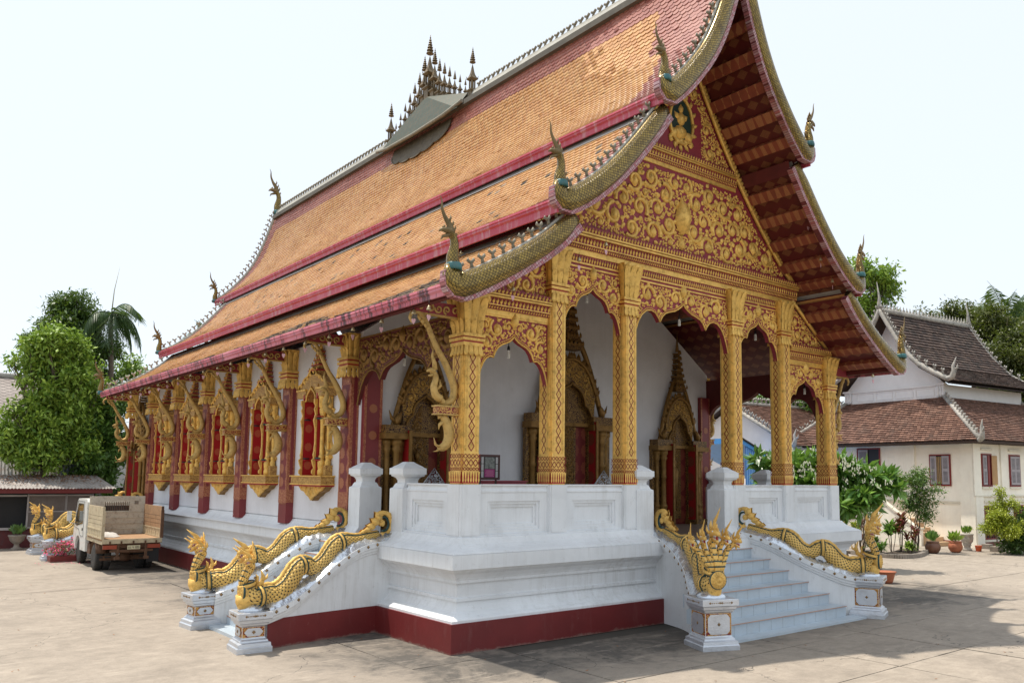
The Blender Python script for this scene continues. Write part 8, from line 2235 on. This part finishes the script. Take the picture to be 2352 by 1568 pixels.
m = MB(); m.box(-.095, .095, -.020, -.017, z0 + .175, z0 + .365); m.build('photograph', simple('old_photo', (.18, .20, .19), .5, var=.8, scale=28, fine=.4), ib)
m = MB(); m.box(-.095, .095, -.020, -.017, z0 + .035, z0 + .168); o = m.build('magenta_panel', simple('magenta_print', (.28, .02, .14), .5, var=.1), ib); t = MB(); [t.box(-.08 + .01 * (j % 3), .08 - .012 * (j % 2), -.0212, -.0202, z0 + .05 + j * .018, z0 + .055 + j * .018) for j in range(6)]; t.build('printed_lines', simple('print_pink', (.55, .25, .38), .6), o)
for x in (-.15, .15): m = MB(); m.box(x - .015, x + .015, .03, .05, 0, z0 + .3); m.build('leg', DW, ib)
q_ = at(1205, 1108, 1, 1.7); q0 = at(1122, 1108, 1, 1.7)
tb = empty('low_table', (0, 0, 0), 0, 'long low red lacquered table behind the balustrade', 'table'); zt = q_.z + .035
m = MB(); m.box(q0.x, q_.x, 1.6, 2.0, zt - .02, zt); m.box(q0.x + .03, q_.x - .03, 1.62, 1.98, zt - .12, zt - .02); m.build('table_top', simple('lacquer_pink_red', (.30, .04, .06), .4), tb)
for x in (q0.x + .05, q_.x - .05):
    for y in (1.65, 1.95): m = MB(); m.box(x - .03, x + .03, y - .03, y + .03, FL, zt - .12); m.build('leg', MATS['lacquer_pink_red'], tb)
def filig(label, x0, x1, zt_, y, zb=2.25):
    c = (x0 + x1) / 2; w_ = (x1 - x0) / 2; root = empty('silver_screen', (c, y, FL), 0, label, 'metal screen'); rg = random.Random(int(c * 100)); m = MB()
    hh = zt_ - FL
    m.tube([(-w_, 0, hh * .72), (-w_ * .5, 0, hh * .86), (0, 0, hh), (w_ * .5, 0, hh * .86), (w_, 0, hh * .72)], .012, 5)
    pl_ = [(-w_, hh * .55), (w_, hh * .55), (w_, hh * .72), (w_ * .5, hh * .86), (0, hh * .99), (-w_ * .5, hh * .86), (-w_, hh * .72)]
    scroll_field(m, pl_, lambda u, v, d: (u, -d, v), (0, -1, 0), .07, .04, int(c * 77) % 91, tries=900)
    m.build('scrolls', WIRE, root); m = MB(); m.box(-w_, w_, -.015, .015, 0, hh * .55); m.build('panel', DKRED, root)
    for x in (-w_, w_): m = MB(); m.box(x - .02, x + .02, -.02, .02, 0, hh * .72); m.build('leg', WIRE, root)
a, b, c3 = at(965, 1112, 1, 2.6), at(1028, 1112, 1, 2.6), at(995, 1075, 1, 2.6); filig('silver scrollwork screen behind the side balustrade', a.x, b.x, c3.z, 2.6)
a, b, c3 = at(1360, 1112, 1, 2.4), at(1412, 1112, 1, 2.4), at(1372, 1080, 1, 2.4); filig('silver scrollwork screen between the second and third columns', a.x, b.x, c3.z, 2.4)
# discarded blue plastic on the porch floor
p_ = at(1590, 1146, 2, FL); m = MB(); n = 7; rg = random.Random(2); vs = [(i * .05 + rg.uniform(-.02, .02), j * .045 + rg.uniform(-.02, .02), rg.uniform(.0, .05)) for i in range(n) for j in range(5)]
m.add(vs, [(i * 5 + j, (i + 1) * 5 + j, (i + 1) * 5 + j + 1, i * 5 + j + 1) for i in range(n - 1) for j in range(4)]); o = m.build('plastic_bag', simple('blue_plastic', (.10, .16, .38), .3)); o.location = (p_.x - .15, .45, FL + .012); tag(o, 'crumpled blue plastic bag on the porch floor at the head of the stairs', 'plastic bag')
